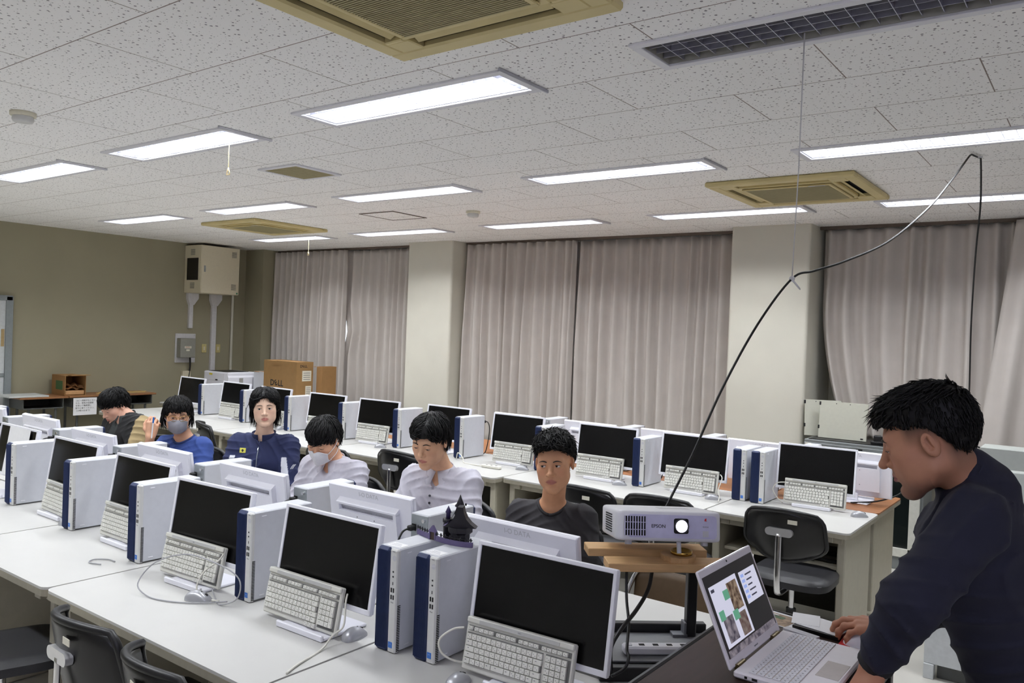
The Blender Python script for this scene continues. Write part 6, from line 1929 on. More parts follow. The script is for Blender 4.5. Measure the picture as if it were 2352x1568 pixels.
        for hp, kn, an, to in leg:
            sh = Field(np.minimum(an, to) - [.1, .1, .1], np.maximum(an, to) + [.1, .1, .1], 0.009)
            sh.cone(an + [0, 0, -.035], to + [0, 0, .002], 0.047, 0.042, 0.02)
            sh.F = np.maximum(sh.F, (0.004 - sh.ax[2]).reshape(1, 1, -1))
            hv, hq_ = sh.mesh('shoe')
            obj('shoe', np_mesh('shoe', smooth_mesh(hv, hq_, 2), hq_), MATS['black_plastic'], o)
    return ctx
def hand_mesh(w, y, z, thumb, curl, spread=0.10, tcurl=0.5, sc=1.0, arm_from=None, h=0.0026):
    """w wrist, y direction of the fingers, z back of the hand, thumb +1/-1 side"""
    y = np.array(y, float); y /= np.linalg.norm(y); z = np.array(z, float); z -= y * (z @ y); z /= np.linalg.norm(z); x = np.cross(y, z)
    w = np.array(w, float)
    def P(a, b, c): return w + (x * a + y * b + z * c) * sc
    g = Field(w - 0.24, w + 0.24, h)
    if arm_from is not None: g.cone(arm_from, w, 0.031 * sc, 0.0275 * sc, 0.01)
    t = thumb
    kn = [(t * 0.031, 0.088, 0.002), (t * 0.0105, 0.094, 0.005), (-t * 0.0105, 0.089, 0.003), (-t * 0.030, 0.078, -0.002)]
    for q, (a, b, c) in enumerate(kn):
        g.cone(P(a * 0.55, 0.006, -0.002), P(a, b, c - 0.003), 0.0155 * sc, 0.0115 * sc, 0.012)
    g.ell(P(0, 0.045, -0.008), np.array([0.036, 0.046, 0.013]) * sc, np.stack([x, y, z], 1), 0.012)
    ln = [0.073, 0.081, 0.075, 0.059]
    for q, (a, b, c) in enumerate(kn):
        p = P(a, b, c - 0.003); an = 0.0; r = (0.0092, 0.0094, 0.0089, 0.0078)[q]
        sx = a * spread / 0.03
        for j, fr in enumerate((0.46, 0.30, 0.24)):
            an += curl[q][j]
            d = x * sx * 0.25 + y * math.cos(an) - z * math.sin(an); d /= np.linalg.norm(d)
            e = p + d * ln[q] * fr * sc
            g.cone(p, e, r * sc * (1 - 0.06 * j), r * sc * (0.95 - 0.09 * j), 0.0035)
            if j < 2: g.ell(e, np.array([r * 1.05] * 3) * sc, None, 0.004)
            p = e
    p = P(t * 0.020, 0.018, -0.008); d = x * t * 0.72 + y * 0.62 - z * 0.32
    for j, (l, r) in enumerate(((0.042, 0.0135), (0.034, 0.0108), (0.028, 0.0098))):
        d = d / np.linalg.norm(d); e = p + d * l * sc
        g.cone(p, e, r * sc, r * 0.9 * sc, 0.006)
        p = e; d = d - x * t * tcurl * 0.55 + y * 0.18 - z * 0.12
    V, Q = g.mesh('hand')
    return smooth_mesh(V, Q, 1), Q

def face_yaw(Hx, Hy, a_left):
    cam_ang = math.atan2(-Hy, -Hx)
    return cam_ang - R(a_left) - PI / 2

HAIRB = lambda z0, front: (lambda p: p[2] > z0 or (p[1] < -0.02 and p[2] > z0 - 0.07))
def line_style(front_z, side_z, back_z, side_y=0.03):
    """hairline: how low the cap reaches at the front, above the ears and at the nape"""
    def fn(x, y, z):
        t = np.clip((y + 0.02) / 0.10, 0, 1); u = np.clip((-y - 0.01) / 0.06, 0, 1)
        zz = side_z + (front_z - side_z) * t + (back_z - side_z) * u
        return zz - z
    return fn
def root_style(front_z, side_z, back_z):
    def fn(p):
        y = p[1]
        t = min(1, max(0, (y + 0.02) / 0.10)); u = min(1, max(0, (-y - 0.01) / 0.06))
        return p[2] > side_z + (front_z - side_z) * t + (back_z - side_z) * u + 0.004
    return fn
E_ = lambda *a: np.array(a, float)

def yellow_badge(c):
    p, n = c['onchest'](0.085, -0.035)
    if n.dot(Vector(c['TB'] @ E_(0, 1, 0))) < 0: n = -n
    return p, n
def flat_on_chest(c, x, z, lift=0.003):
    p, n = c['onchest'](x, z, 0)
    f = Vector(c['TB'] @ E_(0, 1, 0))
    if n.dot(f) < 0: n = -n
    p = p + n * lift
    up = Vector((0, 0, 1)); sx = up.cross(n).normalized()
    return frame_m(p, sx, n.cross(sx))
pm('button_dark', (28, 30, 44), 0.4); pm('mask_white', (236, 236, 242), 0.8, var=0.03, scale=60); pm('mask_grey', (150, 150, 160), 0.8, var=0.04, scale=90)
pm('gold_wire', (190, 160, 96), 0.25, metal=1.0)

def mask(c, matname, label, zt=-0.010, zb=-0.108, wid=0.060, puff=0.006):
    L, A = c['L'], c['A']
    nu, nv = 22, 16
    pts = np.zeros((nu + 1, nv + 1, 3))
    for i in range(nu + 1):
        a = (i / nu - .5) * 2
        for j in range(nv + 1):
            v = j / nv
            z = zt + (zb - zt) * v - 0.018 * a * a * (1 - v) + 0.012 * a * a * v
            x = a * wid * (1 - 0.10 * v)
            p = c['onface'](x, z, 0.0)
            pts[i, j] = (p - c['H']) @ A / c['sc']
    y = pts[:, :, 1].copy()
    env = np.maximum.accumulate(y[:, ::-1], 1)[:, ::-1]
    for i in range(nu + 1):                           # the cloth tents from nose to chin
        a = abs((i / nu - .5) * 2)
        k = max(0, 1 - a * 1.15)
        y0, y1 = y[i].max(), y[i, -1]
        for j in range(nv + 1):
            v = j / nv
            tent = 0.112 - 0.010 * abs(v - .45) * 2 - 0.16 * max(0, v - .75) - 0.05 * max(0, .2 - v) - 0.062 * a * a
            y[i, j] = max(y[i, j], tent * k + y[i, j] * (1 - k)) + puff
    for _ in range(3):
        y[1:-1, 1:-1] = (y[:-2, 1:-1] + y[2:, 1:-1] + y[1:-1, :-2] + y[1:-1, 2:]) / 4
    mb = MB()
    vs = [tuple(L(pts[i, j, 0], y[i, j], pts[i, j, 2])) for i in range(nu + 1) for j in range(nv + 1)]
    fs = [(i * (nv + 1) + j, (i + 1) * (nv + 1) + j, (i + 1) * (nv + 1) + j + 1, i * (nv + 1) + j + 1) for i in range(nu) for j in range(nv)]
    mb.add(vs, fs, True)
    o = obj('face_mask', mb, MATS[matname], c['o'], label=label)
    md = o.modifiers.new('thickness', 'SOLIDIFY'); md.thickness = 0.0022; md.offset = 1
    for s in (0, nu):
        sg = -1 if s == 0 else 1
        lp = MB()
        for j in (2, nv - 2):
            a = L(pts[s, j, 0], y[s, j], pts[s, j, 2]); b = L(sg * 0.085, -0.008, 0.012 if j == 2 else -0.034)
            m = L(sg * 0.081, 0.028, (pts[s, j, 2] + (0.012 if j == 2 else -0.034)) / 2)
            lp.tube(smoothpath([a, m, b], 4), 0.0018, n=5)
        obj('ear_loop', lp, MATS[matname], o)
    return o

# --- student in black, seated by the projector stand
def style_tousled(p, rnd):
    if p[1] > 0.035 and p[2] > 0.06:
        return rnd.uniform(0.028, 0.050), (rnd.uniform(-0.12, 0.04), rnd.uniform(-0.02, 0.08), 0.04), rnd.uniform(0.05, 0.4), 0.0030
    if p[2] > 0.07: return rnd.uniform(0.03, 0.05), (rnd.uniform(-.08, .05), rnd.uniform(-.05, .05), 0), rnd.uniform(0.05, 0.45), 0.0030
    return rnd.uniform(0.02, 0.035), (0, 0.01, -0.14), rnd.uniform(0.0, 0.10), 0.0026
SEAT_BODY = lambda bz: (0.0, -0.10, -(bz - 0.555))
H6 = px(1274, 1062, 3.70)
T6 = px(1268, 1180, 3.82)
P6 = person('seated student in a charcoal T-shirt with tousled black hair, glancing past the projector', H6, face_yaw(H6.x, H6.y, 12), R(2), R(5),
            T6, PI + 0.40, (206, 152, 116),
            dict(line=line_style(0.070, 0.018, -0.035), root=root_style(0.064, 0.015, -0.04), lock=style_tousled, n=1000, layer=(0.0, 0.005), vol=[((0, 0.0, 0.085), (0.080, 0.098, 0.062)), ((0, -0.05, 0.04), (0.078, 0.07, 0.07))], grav=0.10, mess=0.16, seed=6, fringe=0.042, label='tousled black hair'),
            dict(jaw=0.86, len=1.03, open=0.0042, lips=(176, 110, 98), nose=1.05, brow=-0.0025, brow_w=0.0054),
            dict(color=(44, 42, 46), name='t_shirt', sleeve='short', fold=0.010, band=('tee_black', (36, 34, 38)), trousers=(40, 40, 48), seed=1, neck=0.062), sc=1.05, gaze=(0.45, 1, 0.02), pose=dict(hip=SEAT_BODY(T6.z), sw=0.150))

# --- student in the pale shirt with red lettering
def style_swept(p, rnd):
    if p[1] > 0.0 and p[2] > 0.05:
        sx = 1 if p[0] > -0.018 else -1
        return rnd.uniform(0.055, 0.085), (sx * rnd.uniform(0.14, 0.24), 0.08, 0), rnd.uniform(0.02, 0.18), 0.0032
    if p[1] < -0.03 and p[2] < 0.03: return rnd.uniform(0.04, 0.06), (0, -0.02, -0.2), rnd.uniform(0.0, 0.1), 0.0030
    return rnd.uniform(0.05, 0.08), (0, 0, -0.1), rnd.uniform(0.0, 0.10), 0.0030
H5 = px(988, 1011, 4.10)
T5 = px(1015, 1098, 4.20)
def collar(c, col, spread=1.0, size=1.0, label=None):
    """two pointed collar leaves lying on the chest, wrapped round the neck"""
    m = MATS.get('collar_%d_%d' % (col[0], col[2])) or pm('collar_%d_%d' % (col[0], col[2]), col, 0.85, var=0.03, bump=0.1, bscale=900)
    for s in (-1, 1):
        mb = MB()
        nu, nv = 12, 5
        def fn(u, v):
            a = PI * (1.0 - 0.98 * u) * s              # from the nape round to the throat
            r = 0.062 + 0.014 * v
            drop = (0.030 + 0.048 * u ** 4) * v * size
            x = r * math.sin(a) * (1 + 0.10 * u * v); y = 0.012 + r * math.cos(a) * 1.0 + 0.016 * u * v
            x += s * 0.026 * u ** 5 * v * spread
            z = 0.036 - 0.040 * u - drop + 0.012 * (1 - v)
            q = c['nb'] + c['TB'] @ E_(x, y, z + 0.004)
            return tuple(q)
        mb.grid(fn, nu, nv)
        o = obj('collar', mb, m, c['o'], label=label)
        md = o.modifiers.new('thickness', 'SOLIDIFY'); md.thickness = 0.003
def placket(c, n=2, x=0.004, z0=-0.055, dz=-0.055, r=0.0062):
    for i in range(n):
        M_ = flat_on_chest(c, x * (1 if i % 2 == 0 else 1), z0 + dz * i, 0.001)
        obj('button', MB().cyl((0, 0, 0), (0, 0, 0.003), r, n=14, M=M_), MATS['button_dark'], c['shirt'])
P5 = person('seated student in a pale grey work shirt with red lettering on the chest, looking down', H5, face_yaw(H5.x, H5.y, 30), R(20), R(-4),
            T5, PI + 0.30, (224, 176, 142),
            dict(line=line_style(0.052, 0.000, -0.085), root=root_style(0.050, 0.0, -0.08), lock=style_swept, n=1000, layer=(0.0, 0.005), vol=[((0, -0.01, 0.072), (0.080, 0.100, 0.062)), ((0, -0.06, 0.0), (0.074, 0.060, 0.085))], grav=0.26, mess=0.07, seed=15, fringe=0.022, label='black hair swept from a parting'),
            dict(jaw=1.0, len=1.05, open=0.0024, lid=-0.0030, lips=(196, 126, 114), brow_w=0.0044),
            dict(color=(196, 194, 206), name='work_shirt', fold=0.012, trousers=(60, 64, 80), seed=2.3, neck=0.062, vee=0.07, ease=0.016), sc=1.04, gaze=(0, 1, -0.55), pose=dict(hip=SEAT_BODY(T5.z), sw=0.150))
collar(P5, (204, 202, 214))
placket(P5, 4, x=0.008, z0=-0.070, dz=-0.036)
obj('undershirt', MB().ell(tuple(P5['nb'] + P5['TB'] @ E_(0, 0.026, -0.040)), (0.052, 0.040, 0.045)), pm('undershirt', (216, 208, 200), 0.9), P5['o'])
red = MATS['red_print']
text('広島農大', 0.020, red, P5['shirt'], flat_on_chest(P5, -0.095, -0.125, 0.006), 0.0006, name='lettering', bold=0.0006)
text('営農', 0.020, red, P5['shirt'], flat_on_chest(P5, -0.093, -0.152, 0.006), 0.0006, name='lettering', bold=0.0006)

# --- student with the white mask
def style_mop(p, rnd):
    if p[1] > -0.01 and p[2] > 0.04:
        return rnd.uniform(0.060, 0.085), (p[0] * 0.4 + rnd.uniform(-.02, .05), 0.16, -0.05), rnd.uniform(0.02, 0.18), 0.0032
    return rnd.uniform(0.04, 0.06), (0, 0, -0.15), rnd.uniform(0.0, 0.10), 0.0030
H4 = px(744, 1009, 4.62)
T4 = px(767, 1074, 4.70)
P4 = person('seated student in a pale grey work shirt with head bowed over a white face mask', H4, face_yaw(H4.x, H4.y, 32), R(25), R(-4),
            T4, PI + 0.25, (222, 170, 138),
            dict(line=line_style(0.034, -0.004, -0.06), root=root_style(0.030, -0.006, -0.06), lock=style_mop, n=1000, layer=(0.0, 0.005), vol=[((0, -0.005, 0.066), (0.077, 0.097, 0.062)), ((0, -0.05, 0.01), (0.074, 0.06, 0.07))], grav=0.22, mess=0.09, seed=24, fringe=0.012, label='black mop of hair over the brows'),
            dict(jaw=1.0, len=1.0, open=0.0018, lid=-0.0036, lips=(178, 104, 96)),
            dict(color=(192, 190, 202), name='work_shirt', fold=0.012, trousers=(60, 64, 80), seed=4.1, neck=0.062, vee=0.06, ease=0.016), sc=1.04, gaze=(0, 1, -0.6), pose=dict(hip=SEAT_BODY(T4.z), sw=0.150))
mask(P4, 'mask_white', 'white face mask', zt=-0.018)
collar(P4, (200, 198, 210)); placket(P4, 2, x=0.006, z0=-0.075, dz=-0.05)

# --- student in the navy track jacket
def style_long(p, rnd):
    if p[1] > 0.02 and p[2] > 0.05:
        sx = 1 if p[0] > 0.004 else -1
        return rnd.uniform(0.085, 0.125), (sx * rnd.uniform(0.12, 0.2), 0.06, -0.02), rnd.uniform(0.02, 0.12), 0.0032
    if abs(p[0]) > 0.05: return rnd.uniform(0.09, 0.14), (np.sign(p[0]) * 0.01, 0.02, -0.2), rnd.uniform(0.0, 0.06), 0.0032
    return rnd.uniform(0.10, 0.15), (0, -0.02, -0.2), rnd.uniform(0.0, 0.08), 0.0032
H3 = px(609, 935, 5.02)
T3 = px(606, 1018, 5.10)
def track_paint(V, q, C, c):
    x, y, z = np.abs(q[:, 0]), q[:, 1], q[:, 2]
    band = (np.abs(x - (0.162 - 0.10 * np.clip(-(z + 0.05), 0, 1) * 0 + 0.20 * np.clip(-(z + 0.08), 0, 0.3))) < 0.016 + 0.10 * np.clip(-(z + 0.075), 0, 0.25)) & (z < -0.068) & (y > -0.01) & (z > -0.30)
    C[band] = lin(214, 216, 226)
    return C
P3 = person('seated student with chin-length black hair in a navy track jacket, facing the camera', H3, face_yaw(H3.x, H3.y, 2), R(1), R(3),
            T3, PI + 0.60, (240, 202, 176),
            dict(line=line_style(0.072, -0.02, -0.10), root=root_style(0.066, -0.02, -0.09), lock=style_long, n=1100, layer=(0.0, 0.005), vol=[((0, -0.012, 0.066), (0.080, 0.098, 0.066)), ((0.066, -0.01, -0.02), (0.022, 0.04, 0.06)), ((-0.066, -0.01, -0.02), (0.022, 0.04, 0.06)), ((0, -0.06, -0.03), (0.072, 0.05, 0.085))], grav=0.34, mess=0.05, seed=33, fringe=0.026, floor=-0.155, label='long layered black hair parted in the middle'),
            dict(jaw=0.82, len=1.02, open=0.0046, lips=(204, 132, 120), brow_w=0.0040),
            dict(color=(30, 38, 76), name='track_jacket', fold=0.010, trousers=(30, 34, 58), seed=5.5, h=0.0045, neck=0.060, ease=0.016, paint=track_paint), sc=0.95, gaze=(0.1, 1, 0.0), pose=dict(hip=SEAT_BODY(T3.z), sw=0.155))
cb = MB()
def stand(u, v):
    a = 2 * PI * (0.03 + 0.94 * u)
    r = 0.064 + 0.006 * v
    zz = 0.006 + 0.045 * v - 0.012 * math.cos(a)
    return tuple(P3['nb'] + P3['TB'] @ E_(r * math.sin(a), 0.010 + r * math.cos(a), zz - 0.012))
cb.grid(stand, 32, 5)
so = obj('stand_collar', cb, pm('jacket_navy', (30, 38, 76), 0.85), P3['o']); md = so.modifiers.new('thickness', 'SOLIDIFY'); md.thickness = 0.004
zp = MB()
zl = [P3['onchest'](0.0, -0.02 - 0.022 * i, 0.0005)[0] for i in range(9)]
zp.tube([tuple(P3['nb'] + P3['TB'] @ E_(0, 0.075, 0.0))] + zl, 0.0022, n=6)
obj('zip', zp, MATS['steel_rear'], P3['shirt'])
obj('zip_pull', MB().box((0, 0, 0.003), (0.006, 0.016, 0.003), 0.001, flat_on_chest(P3, 0.0, -0.024, 0.003)), MATS['chrome'], P3['shirt'])
Mb = flat_on_chest(P3, 0.098, -0.035, 0.004)
bd = obj('badge', MB().box((0, 0, 0), (0.040, 0.030, 0.002), 0.0006, Mb), pm('badge_yellow', (222, 218, 96), 0.6), P3['shirt'], label='yellow badge with a dark arrow mark')
mk = MB().prism([(-0.011, -0.002), (0, 0.009), (0.011, -0.002), (0.004, -0.002), (0.004, -0.009), (-0.004, -0.009), (-0.004, -0.002)], 0.0011, 0.0016, False, Mb)
obj('mark', mk, MATS['ink_black'], bd)
sp = P3['arm'][0]
Ms = frame_m(Vector(sp[0] * 0.45 + sp[1] * 0.55) + Vector(P3['TB'] @ E_(-0.040, 0.058, 0.0)), P3['TB'] @ E_(-0.78, -0.62, 0), (0, 0, 1))
for i in range(3):
    tb = MB().tube(smoothpath([tuple(Ms @ Vector((-0.014 + 0.007 * i, 0.016, 0.003))), tuple(Ms @ Vector((-0.006 + 0.007 * i, 0.030, 0.003))), tuple(Ms @ Vector((0.006 + 0.007 * i, 0.044, 0.003)))], 4), 0.0016, n=5)
    obj('stripe', tb, MATS['mask_white'], P3['shirt'])
text('厚生', 0.022, MATS['mask_white'], P3['shirt'], Ms @ T(0.0, -0.030, 0.004), 0.0006, bold=0.0004)

# --- woman with grey mask, glasses and pen
def style_bob(p, rnd):
    if p[1] > 0.015 and p[2] > 0.05:
        return rnd.uniform(0.024, 0.038), (p[0] * 0.8 + rnd.uniform(-.03, .02), 0.14, -0.03), rnd.uniform(0.02, 0.12), 0.0032
    if abs(p[0]) > 0.045 and p[1] > 0.02: return rnd.uniform(0.05, 0.09), (np.sign(p[0]) * 0.10, -0.06, -0.2), 0.0, 0.0032
    if abs(p[0]) > 0.045: return rnd.uniform(0.08, 0.11), (np.sign(p[0]) * 0.02, 0.0, -0.2), rnd.uniform(0.0, 0.08), 0.0032
    return rnd.uniform(0.08, 0.12), (0, -0.02, -0.2), rnd.uniform(0.0, 0.08), 0.0032
H2 = px(408, 952, 5.55)
T2 = px(424, 1020, 5.62)
def right_hand_pen(a):
    w = np.array(px(345, 1003, 5.36))
    return hand_mesh(w, (0.10, 0.10, 1.0), (0.65, -0.70, 0.05), -1, [(0.55, 0.8, 0.5), (0.7, 0.9, 0.6), (0.85, 1.0, 0.7), (1.0, 1.0, 0.7)], 0.08, 0.8, 1.0, np.array(px(342, 1040, 5.42)))
P2 = person('woman in a blue T-shirt with glasses and grey face mask, holding up a pen', H2, face_yaw(H2.x, H2.y, -2), R(8), R(0),
            T2, PI + 0.50, (214, 164, 134),
            dict(line=line_style(0.040, -0.03, -0.10), root=root_style(0.036, -0.03, -0.09), lock=style_bob, n=1100, layer=(0.0, 0.005), vol=[((0, -0.01, 0.055), (0.080, 0.097, 0.066)), ((0.07, -0.01, -0.025), (0.026, 0.045, 0.06)), ((-0.07, -0.01, -0.025), (0.026, 0.045, 0.06)), ((0, -0.06, -0.03), (0.075, 0.05, 0.08))], grav=0.30, mess=0.06, seed=41, fringe=0.018, floor=-0.115, label='black bob with a fringe'),
            dict(jaw=0.95, len=0.98, open=0.0034, lid=-0.001, lips=(178, 104, 96)),
            dict(color=(50, 74, 140), name='t_shirt', sleeve='short', fold=0.010, band=('tee_blue', (40, 58, 112)), trousers=(50, 52, 64), seed=7.7, neck=0.062), sc=1.02, gaze=(0, 1, -0.15),
            pose=dict(hip=SEAT_BODY(T2.z), sw=0.135, elbow=('w', tuple(px(330, 1090, 5.50))), wrist=('w', tuple(px(344, 1010, 5.37)))) | dict(elbow2=(0.22, 0.12, -0.26), wrist2=(0.10, 0.32, -0.24)), hands={1: right_hand_pen})
mask(P2, 'mask_grey', 'grey face mask')
gls = MB(); c = P2
for s in (-1, 1):
    pts = []
    for i in range(25):
        a = 2 * PI * i / 24
        x = s * 0.033 + 0.0245 * math.copysign(abs(math.cos(a)) ** 0.7, math.cos(a)); z = -0.004 + 0.0165 * math.copysign(abs(math.sin(a)) ** 0.7, math.sin(a))
        pts.append(c['L'](x, 0.1045 - 5.0 * x * x * 2.0, z))
    gls.tube(pts, 0.0014, n=6)
    gls.tube(smoothpath([c['L'](s * 0.0575, 0.072, 0.004), c['L'](s * 0.075, 0.055, 0.006), c['L'](s * 0.083, 0.0, 0.008), c['L'](s * 0.08, -0.02, -0.005)], 4), 0.0013, n=5)
gls.tube(smoothpath([c['L'](-0.0095, 0.1036, 0.002), c['L'](0, 0.1065, 0.005), c['L'](0.0095, 0.1036, 0.002)], 4), 0.0013, n=5)
obj('glasses', gls, MATS['gold_wire'], P2['o'], label='thin gold-rimmed glasses')
pw0, pw1 = Vector(px(353, 958, 5.33)), Vector(px(348, 1006, 5.33))
pt = thing('pen', 'blue and white pen held up by the woman in the blue T-shirt', 'pen')
dv = (pw1 - pw0)
obj('barrel', MB().cyl(pw0 + dv * .25, pw1, 0.0045, n=12), MATS['paper'], pt)
obj('cap', MB().cyl(pw0, pw0 + dv * .27, 0.0055, n=12), pm('pen_blue', (40, 110, 190), 0.4), pt)

# --- bent-over student in the black vest
H1 = px(264, 932, 6.15)
T1 = px(292, 968, 6.15)
def style_down(p, rnd):
    if p[1] > -0.01 and p[2] > 0.04:
        return rnd.uniform(0.045, 0.065), (p[0] * 0.4 + rnd.uniform(-.03, .03), 0.16, -0.05), rnd.uniform(0.02, 0.2), 0.0032
    return rnd.uniform(0.035, 0.055), (0, 0, -0.15), rnd.uniform(0.0, 0.10), 0.0030
def vest_paint(V, q, C, c):
    m = np.abs(q[:, 0]) > 0.178
    C[m] = lin(172, 152, 112)
    f = (q[:, 1] > 0.05) & (np.abs(q[:, 0]) < 0.035)
    C[f] = lin(52, 56, 56)
    return C
P1 = person('seated student in a black vest with khaki sleeves, face bent down in profile', H1, face_yaw(H1.x, H1.y, 58), R(26), R(0),
            T1, PI + 0.15, (228, 178, 154),
            dict(line=line_style(0.040, 0.002, -0.05), root=root_style(0.036, 0.0, -0.05), lock=style_down, n=1000, layer=(0.0, 0.005), vol=[((0, -0.005, 0.068), (0.078, 0.098, 0.064)), ((0, -0.05, 0.02), (0.074, 0.06, 0.06))], grav=0.20, mess=0.10, seed=52, fringe=0.018, label='full black hair'),
            dict(jaw=1.0, len=1.0, open=0.0022, lid=-0.003, lips=(204, 136, 122)),
            dict(color=(26, 26, 28), name='vest', fold=0.012, trousers=(40, 40, 44), seed=9.2, neck=0.064, vee=0.06, ease=0.020, paint=vest_paint), sc=1.04, gaze=(0, 1, -0.5), pose=dict(hip=SEAT_BODY(T1.z), sw=0.150))
collar(P1, (58, 62, 64), label='dark grey collar')

# --- standing man at the podium
def style_short(p, rnd):
    if p[1] > 0.04 and p[2] > 0.06:
        return rnd.uniform(0.028, 0.045), (rnd.uniform(-.05, .05), 0.16, -0.02), rnd.uniform(0.05, 0.4), 0.0024
    if p[2] > 0.09: return rnd.uniform(0.02, 0.032), (0, 0.12, 0.0), rnd.uniform(0.05, 0.35), 0.0024
    return rnd.uniform(0.012, 0.022), (0, -0.02, -0.15), rnd.uniform(0.0, 0.08), 0.0022
H7 = px(2130, 1010, 1.86)
T7 = px(2240, 1150, 1.89)
F7 = R(90) + R(6)                                     # facing along -x, slightly towards the camera
hipw = px(2345, 1640, 2.0)
hl = np.array(Matrix.Rotation(F7, 3, 'Z').transposed()) @ (np.array(hipw) - np.array(T7))
LW = Vector(px(2006, 1532, 1.78)); LE = Vector(px(2092, 1385, 1.70))      # the near (left) arm
RW = Vector((-0.398, 2.172, 1.055)); RE = Vector(px(2150, 1375, 2.12))
def left_hand(a):
    return hand_mesh(np.array(LW), (-0.10, -0.28, -0.30), (-0.55, -0.35, 0.75), 1, [(0.30, 0.25, 0.2), (0.25, 0.3, 0.2), (0.3, 0.3, 0.2), (0.35, 0.3, 0.25)], 0.16, 0.3, 1.03, np.array(LW * .7 + LE * .3))
def right_hand(a):
    return hand_mesh(np.array(RW) + E_(-0.004, 0, 0.004), (-0.98, 0.06, -0.06), (0.08, -0.10, 1.0), 1, [(0.20, 0.45, 0.45), (0.18, 0.42, 0.42), (0.30, 0.55, 0.5), (0.45, 0.65, 0.5)], 0.12, 0.6, 1.0, np.array(RW * .7 + RE * .3))
def fade7(q):
    s = np.clip((q[:, 2] + 0.008) / 0.045, 0, 1) * np.clip((0.046 - q[:, 1]) / 0.016, 0, 1)
    b = np.clip((q[:, 2] + 0.095) / 0.06, 0, 1) * np.clip((-0.030 - q[:, 1]) / 0.02, 0, 1)
    return np.clip(np.maximum(s * 0.75, b * 0.6), 0, 0.85) * (np.abs(q[:, 0]) < 0.081)
P7 = person('standing man in a dark navy sweatshirt leaning over the laptop on the podium', H7, F7 + R(0), R(20), R(0),
            T7, F7, (180, 128, 100),
            dict(line=line_style(0.056, 0.034, -0.040), root=root_style(0.052, 0.032, -0.04), lock=style_short, n=1400, layer=(0.0, 0.003), cap=0.009, vol=[((0, 0.0, 0.076), (0.066, 0.092, 0.050)), ((0, -0.045, 0.05), (0.068, 0.062, 0.062))], grav=0.05, mess=0.10, seed=61, fringe=0.032, label='short black hair with clipped sides'),
            dict(jaw=1.05, len=1.03, open=0.0020, lid=-0.0032, lips=(150, 88, 84), nose=1.2, stubble=0.45, fade=fade7, brow_w=0.0038, hand=(178, 122, 94)),
            dict(color=(27, 29, 47), name='sweatshirt', h=0.0055, fold=0.011, trousers=(28, 30, 40), seed=11.0, neck=0.060, ease=0.013, cuff=0.76, high=0.05), sc=1.0, hf=0.0018, gaze=(0, 1, -0.55),
            pose=dict(seated=False, hip=tuple(hl), sw=0.175, elbow=('w', tuple(RE)), wrist=('w', tuple(RW)), elbow2=('w', tuple(LE)), wrist2=('w', tuple(LW))), hands={0: left_hand, 1: right_hand})
n_ = P7['L'](0, -0.02, -0.05) - P7['nb']; n_ = n_ / np.linalg.norm(n_)
sx_ = P7['TB'] @ E_(1, 0, 0); fy_ = np.cross(n_, sx_)
cl = MB()
cl.tube([tuple(P7['nb'] + n_ * (0.050 - 0.012 * math.cos(a)) + sx_ * 0.066 * math.sin(a) + fy_ * 0.068 * math.cos(a)) for a in np.linspace(0, 2 * PI, 33)], 0.009, n=8, flat=1.4)
obj('collar', cl, pm('sweat_navy', (27, 29, 47), 0.9, bump=0.1, bscale=1200), P7['o'])
d7 = (LW - LE).normalized()
wt = MB()
wt.tube([LE + (LW - LE) * 0.86, LE + (LW - LE) * 0.88, LE + (LW - LE) * 0.955, LE + (LW - LE) * 0.975], [0.036, 0.039, 0.039, 0.036], n=18)
obj('cuff', wt, pm('cuff_black', (22, 22, 26), 0.7), P7['shirt'], label='ribbed dark cuff')

# the chairs the students sit on
for c_, l_ in ((P6, 'black office chair in which the student in the charcoal T-shirt sits'), (P5, 'black office chair in which the student with the red chest lettering sits'), (P4, 'black office chair in which the student with the white mask sits'),
               (P3, 'black office chair in which the student in the navy track jacket sits'), (P2, 'black office chair in which the woman with the grey mask sits'), (P1, 'black office chair in which the student in the black vest sits')):
    hp_ = c_['hip'] + c_['TB'] @ E_(0, 0.06, 0)
    dup(CH, (hp_[0], hp_[1], 0), Matrix(c_['TB'].tolist()).to_euler().z, l_, GC).scale = (1, 1, 0.95)
# ------------------------------------------------------------------ podium and the laptop
pm('podium_wood', (50, 36, 29), 0.5, spec=0.2, var=0.25, scale=4, stretch=(10, 1.2, 4), coat=0.0)
pm('podium_edge', (16, 16, 17), 0.35)
pd = thing('podium', 'dark wood podium with black edging, carrying the open laptop', 'podium', (-0.615, 1.885, 0))
obj('top', MB().box((0, 0, 0.984), (0.40, 0.79, 0.028), 0.003), MATS['podium_wood'], pd)
ed = MB()
for s_ in (-1, 1):
    ed.box((s_ * 0.2075, 0, 0.982), (0.014, 0.806, 0.036), 0.004); ed.box((0, s_ * 0.402, 0.982), (0.402, 0.013, 0.036), 0.004)
obj('edging', ed, MATS['podium_edge'], pd)
obj('side_panel', MB().box((-0.185, 0, 0.50), (0.022, 0.74, 0.93), 0.002), MATS['podium_wood'], pd)
obj('side_panel', MB().box((0, 0.365, 0.50), (0.34, 0.022, 0.93), 0.002), MATS['podium_wood'], pd)
obj('side_panel', MB().box((0, -0.365, 0.50), (0.34, 0.022, 0.93), 0.002), MATS['podium_wood'], pd)
for s_ in (-1, 1): obj('leg', MB().box((0.175, s_ * 0.365, 0.482), (0.035, 0.035, 0.96), 0.003), MATS['podium_edge'], pd)
obj('shelf', MB().box((0, 0, 0.60), (0.34, 0.70, 0.02), 0.002), MATS['podium_wood'], pd)
pm('laptop_silver', (232, 228, 232), 0.38, var=0.015); pm('laptop_gold', (198, 184, 170), 0.35, metal=0.2)
ZP = 0.9985
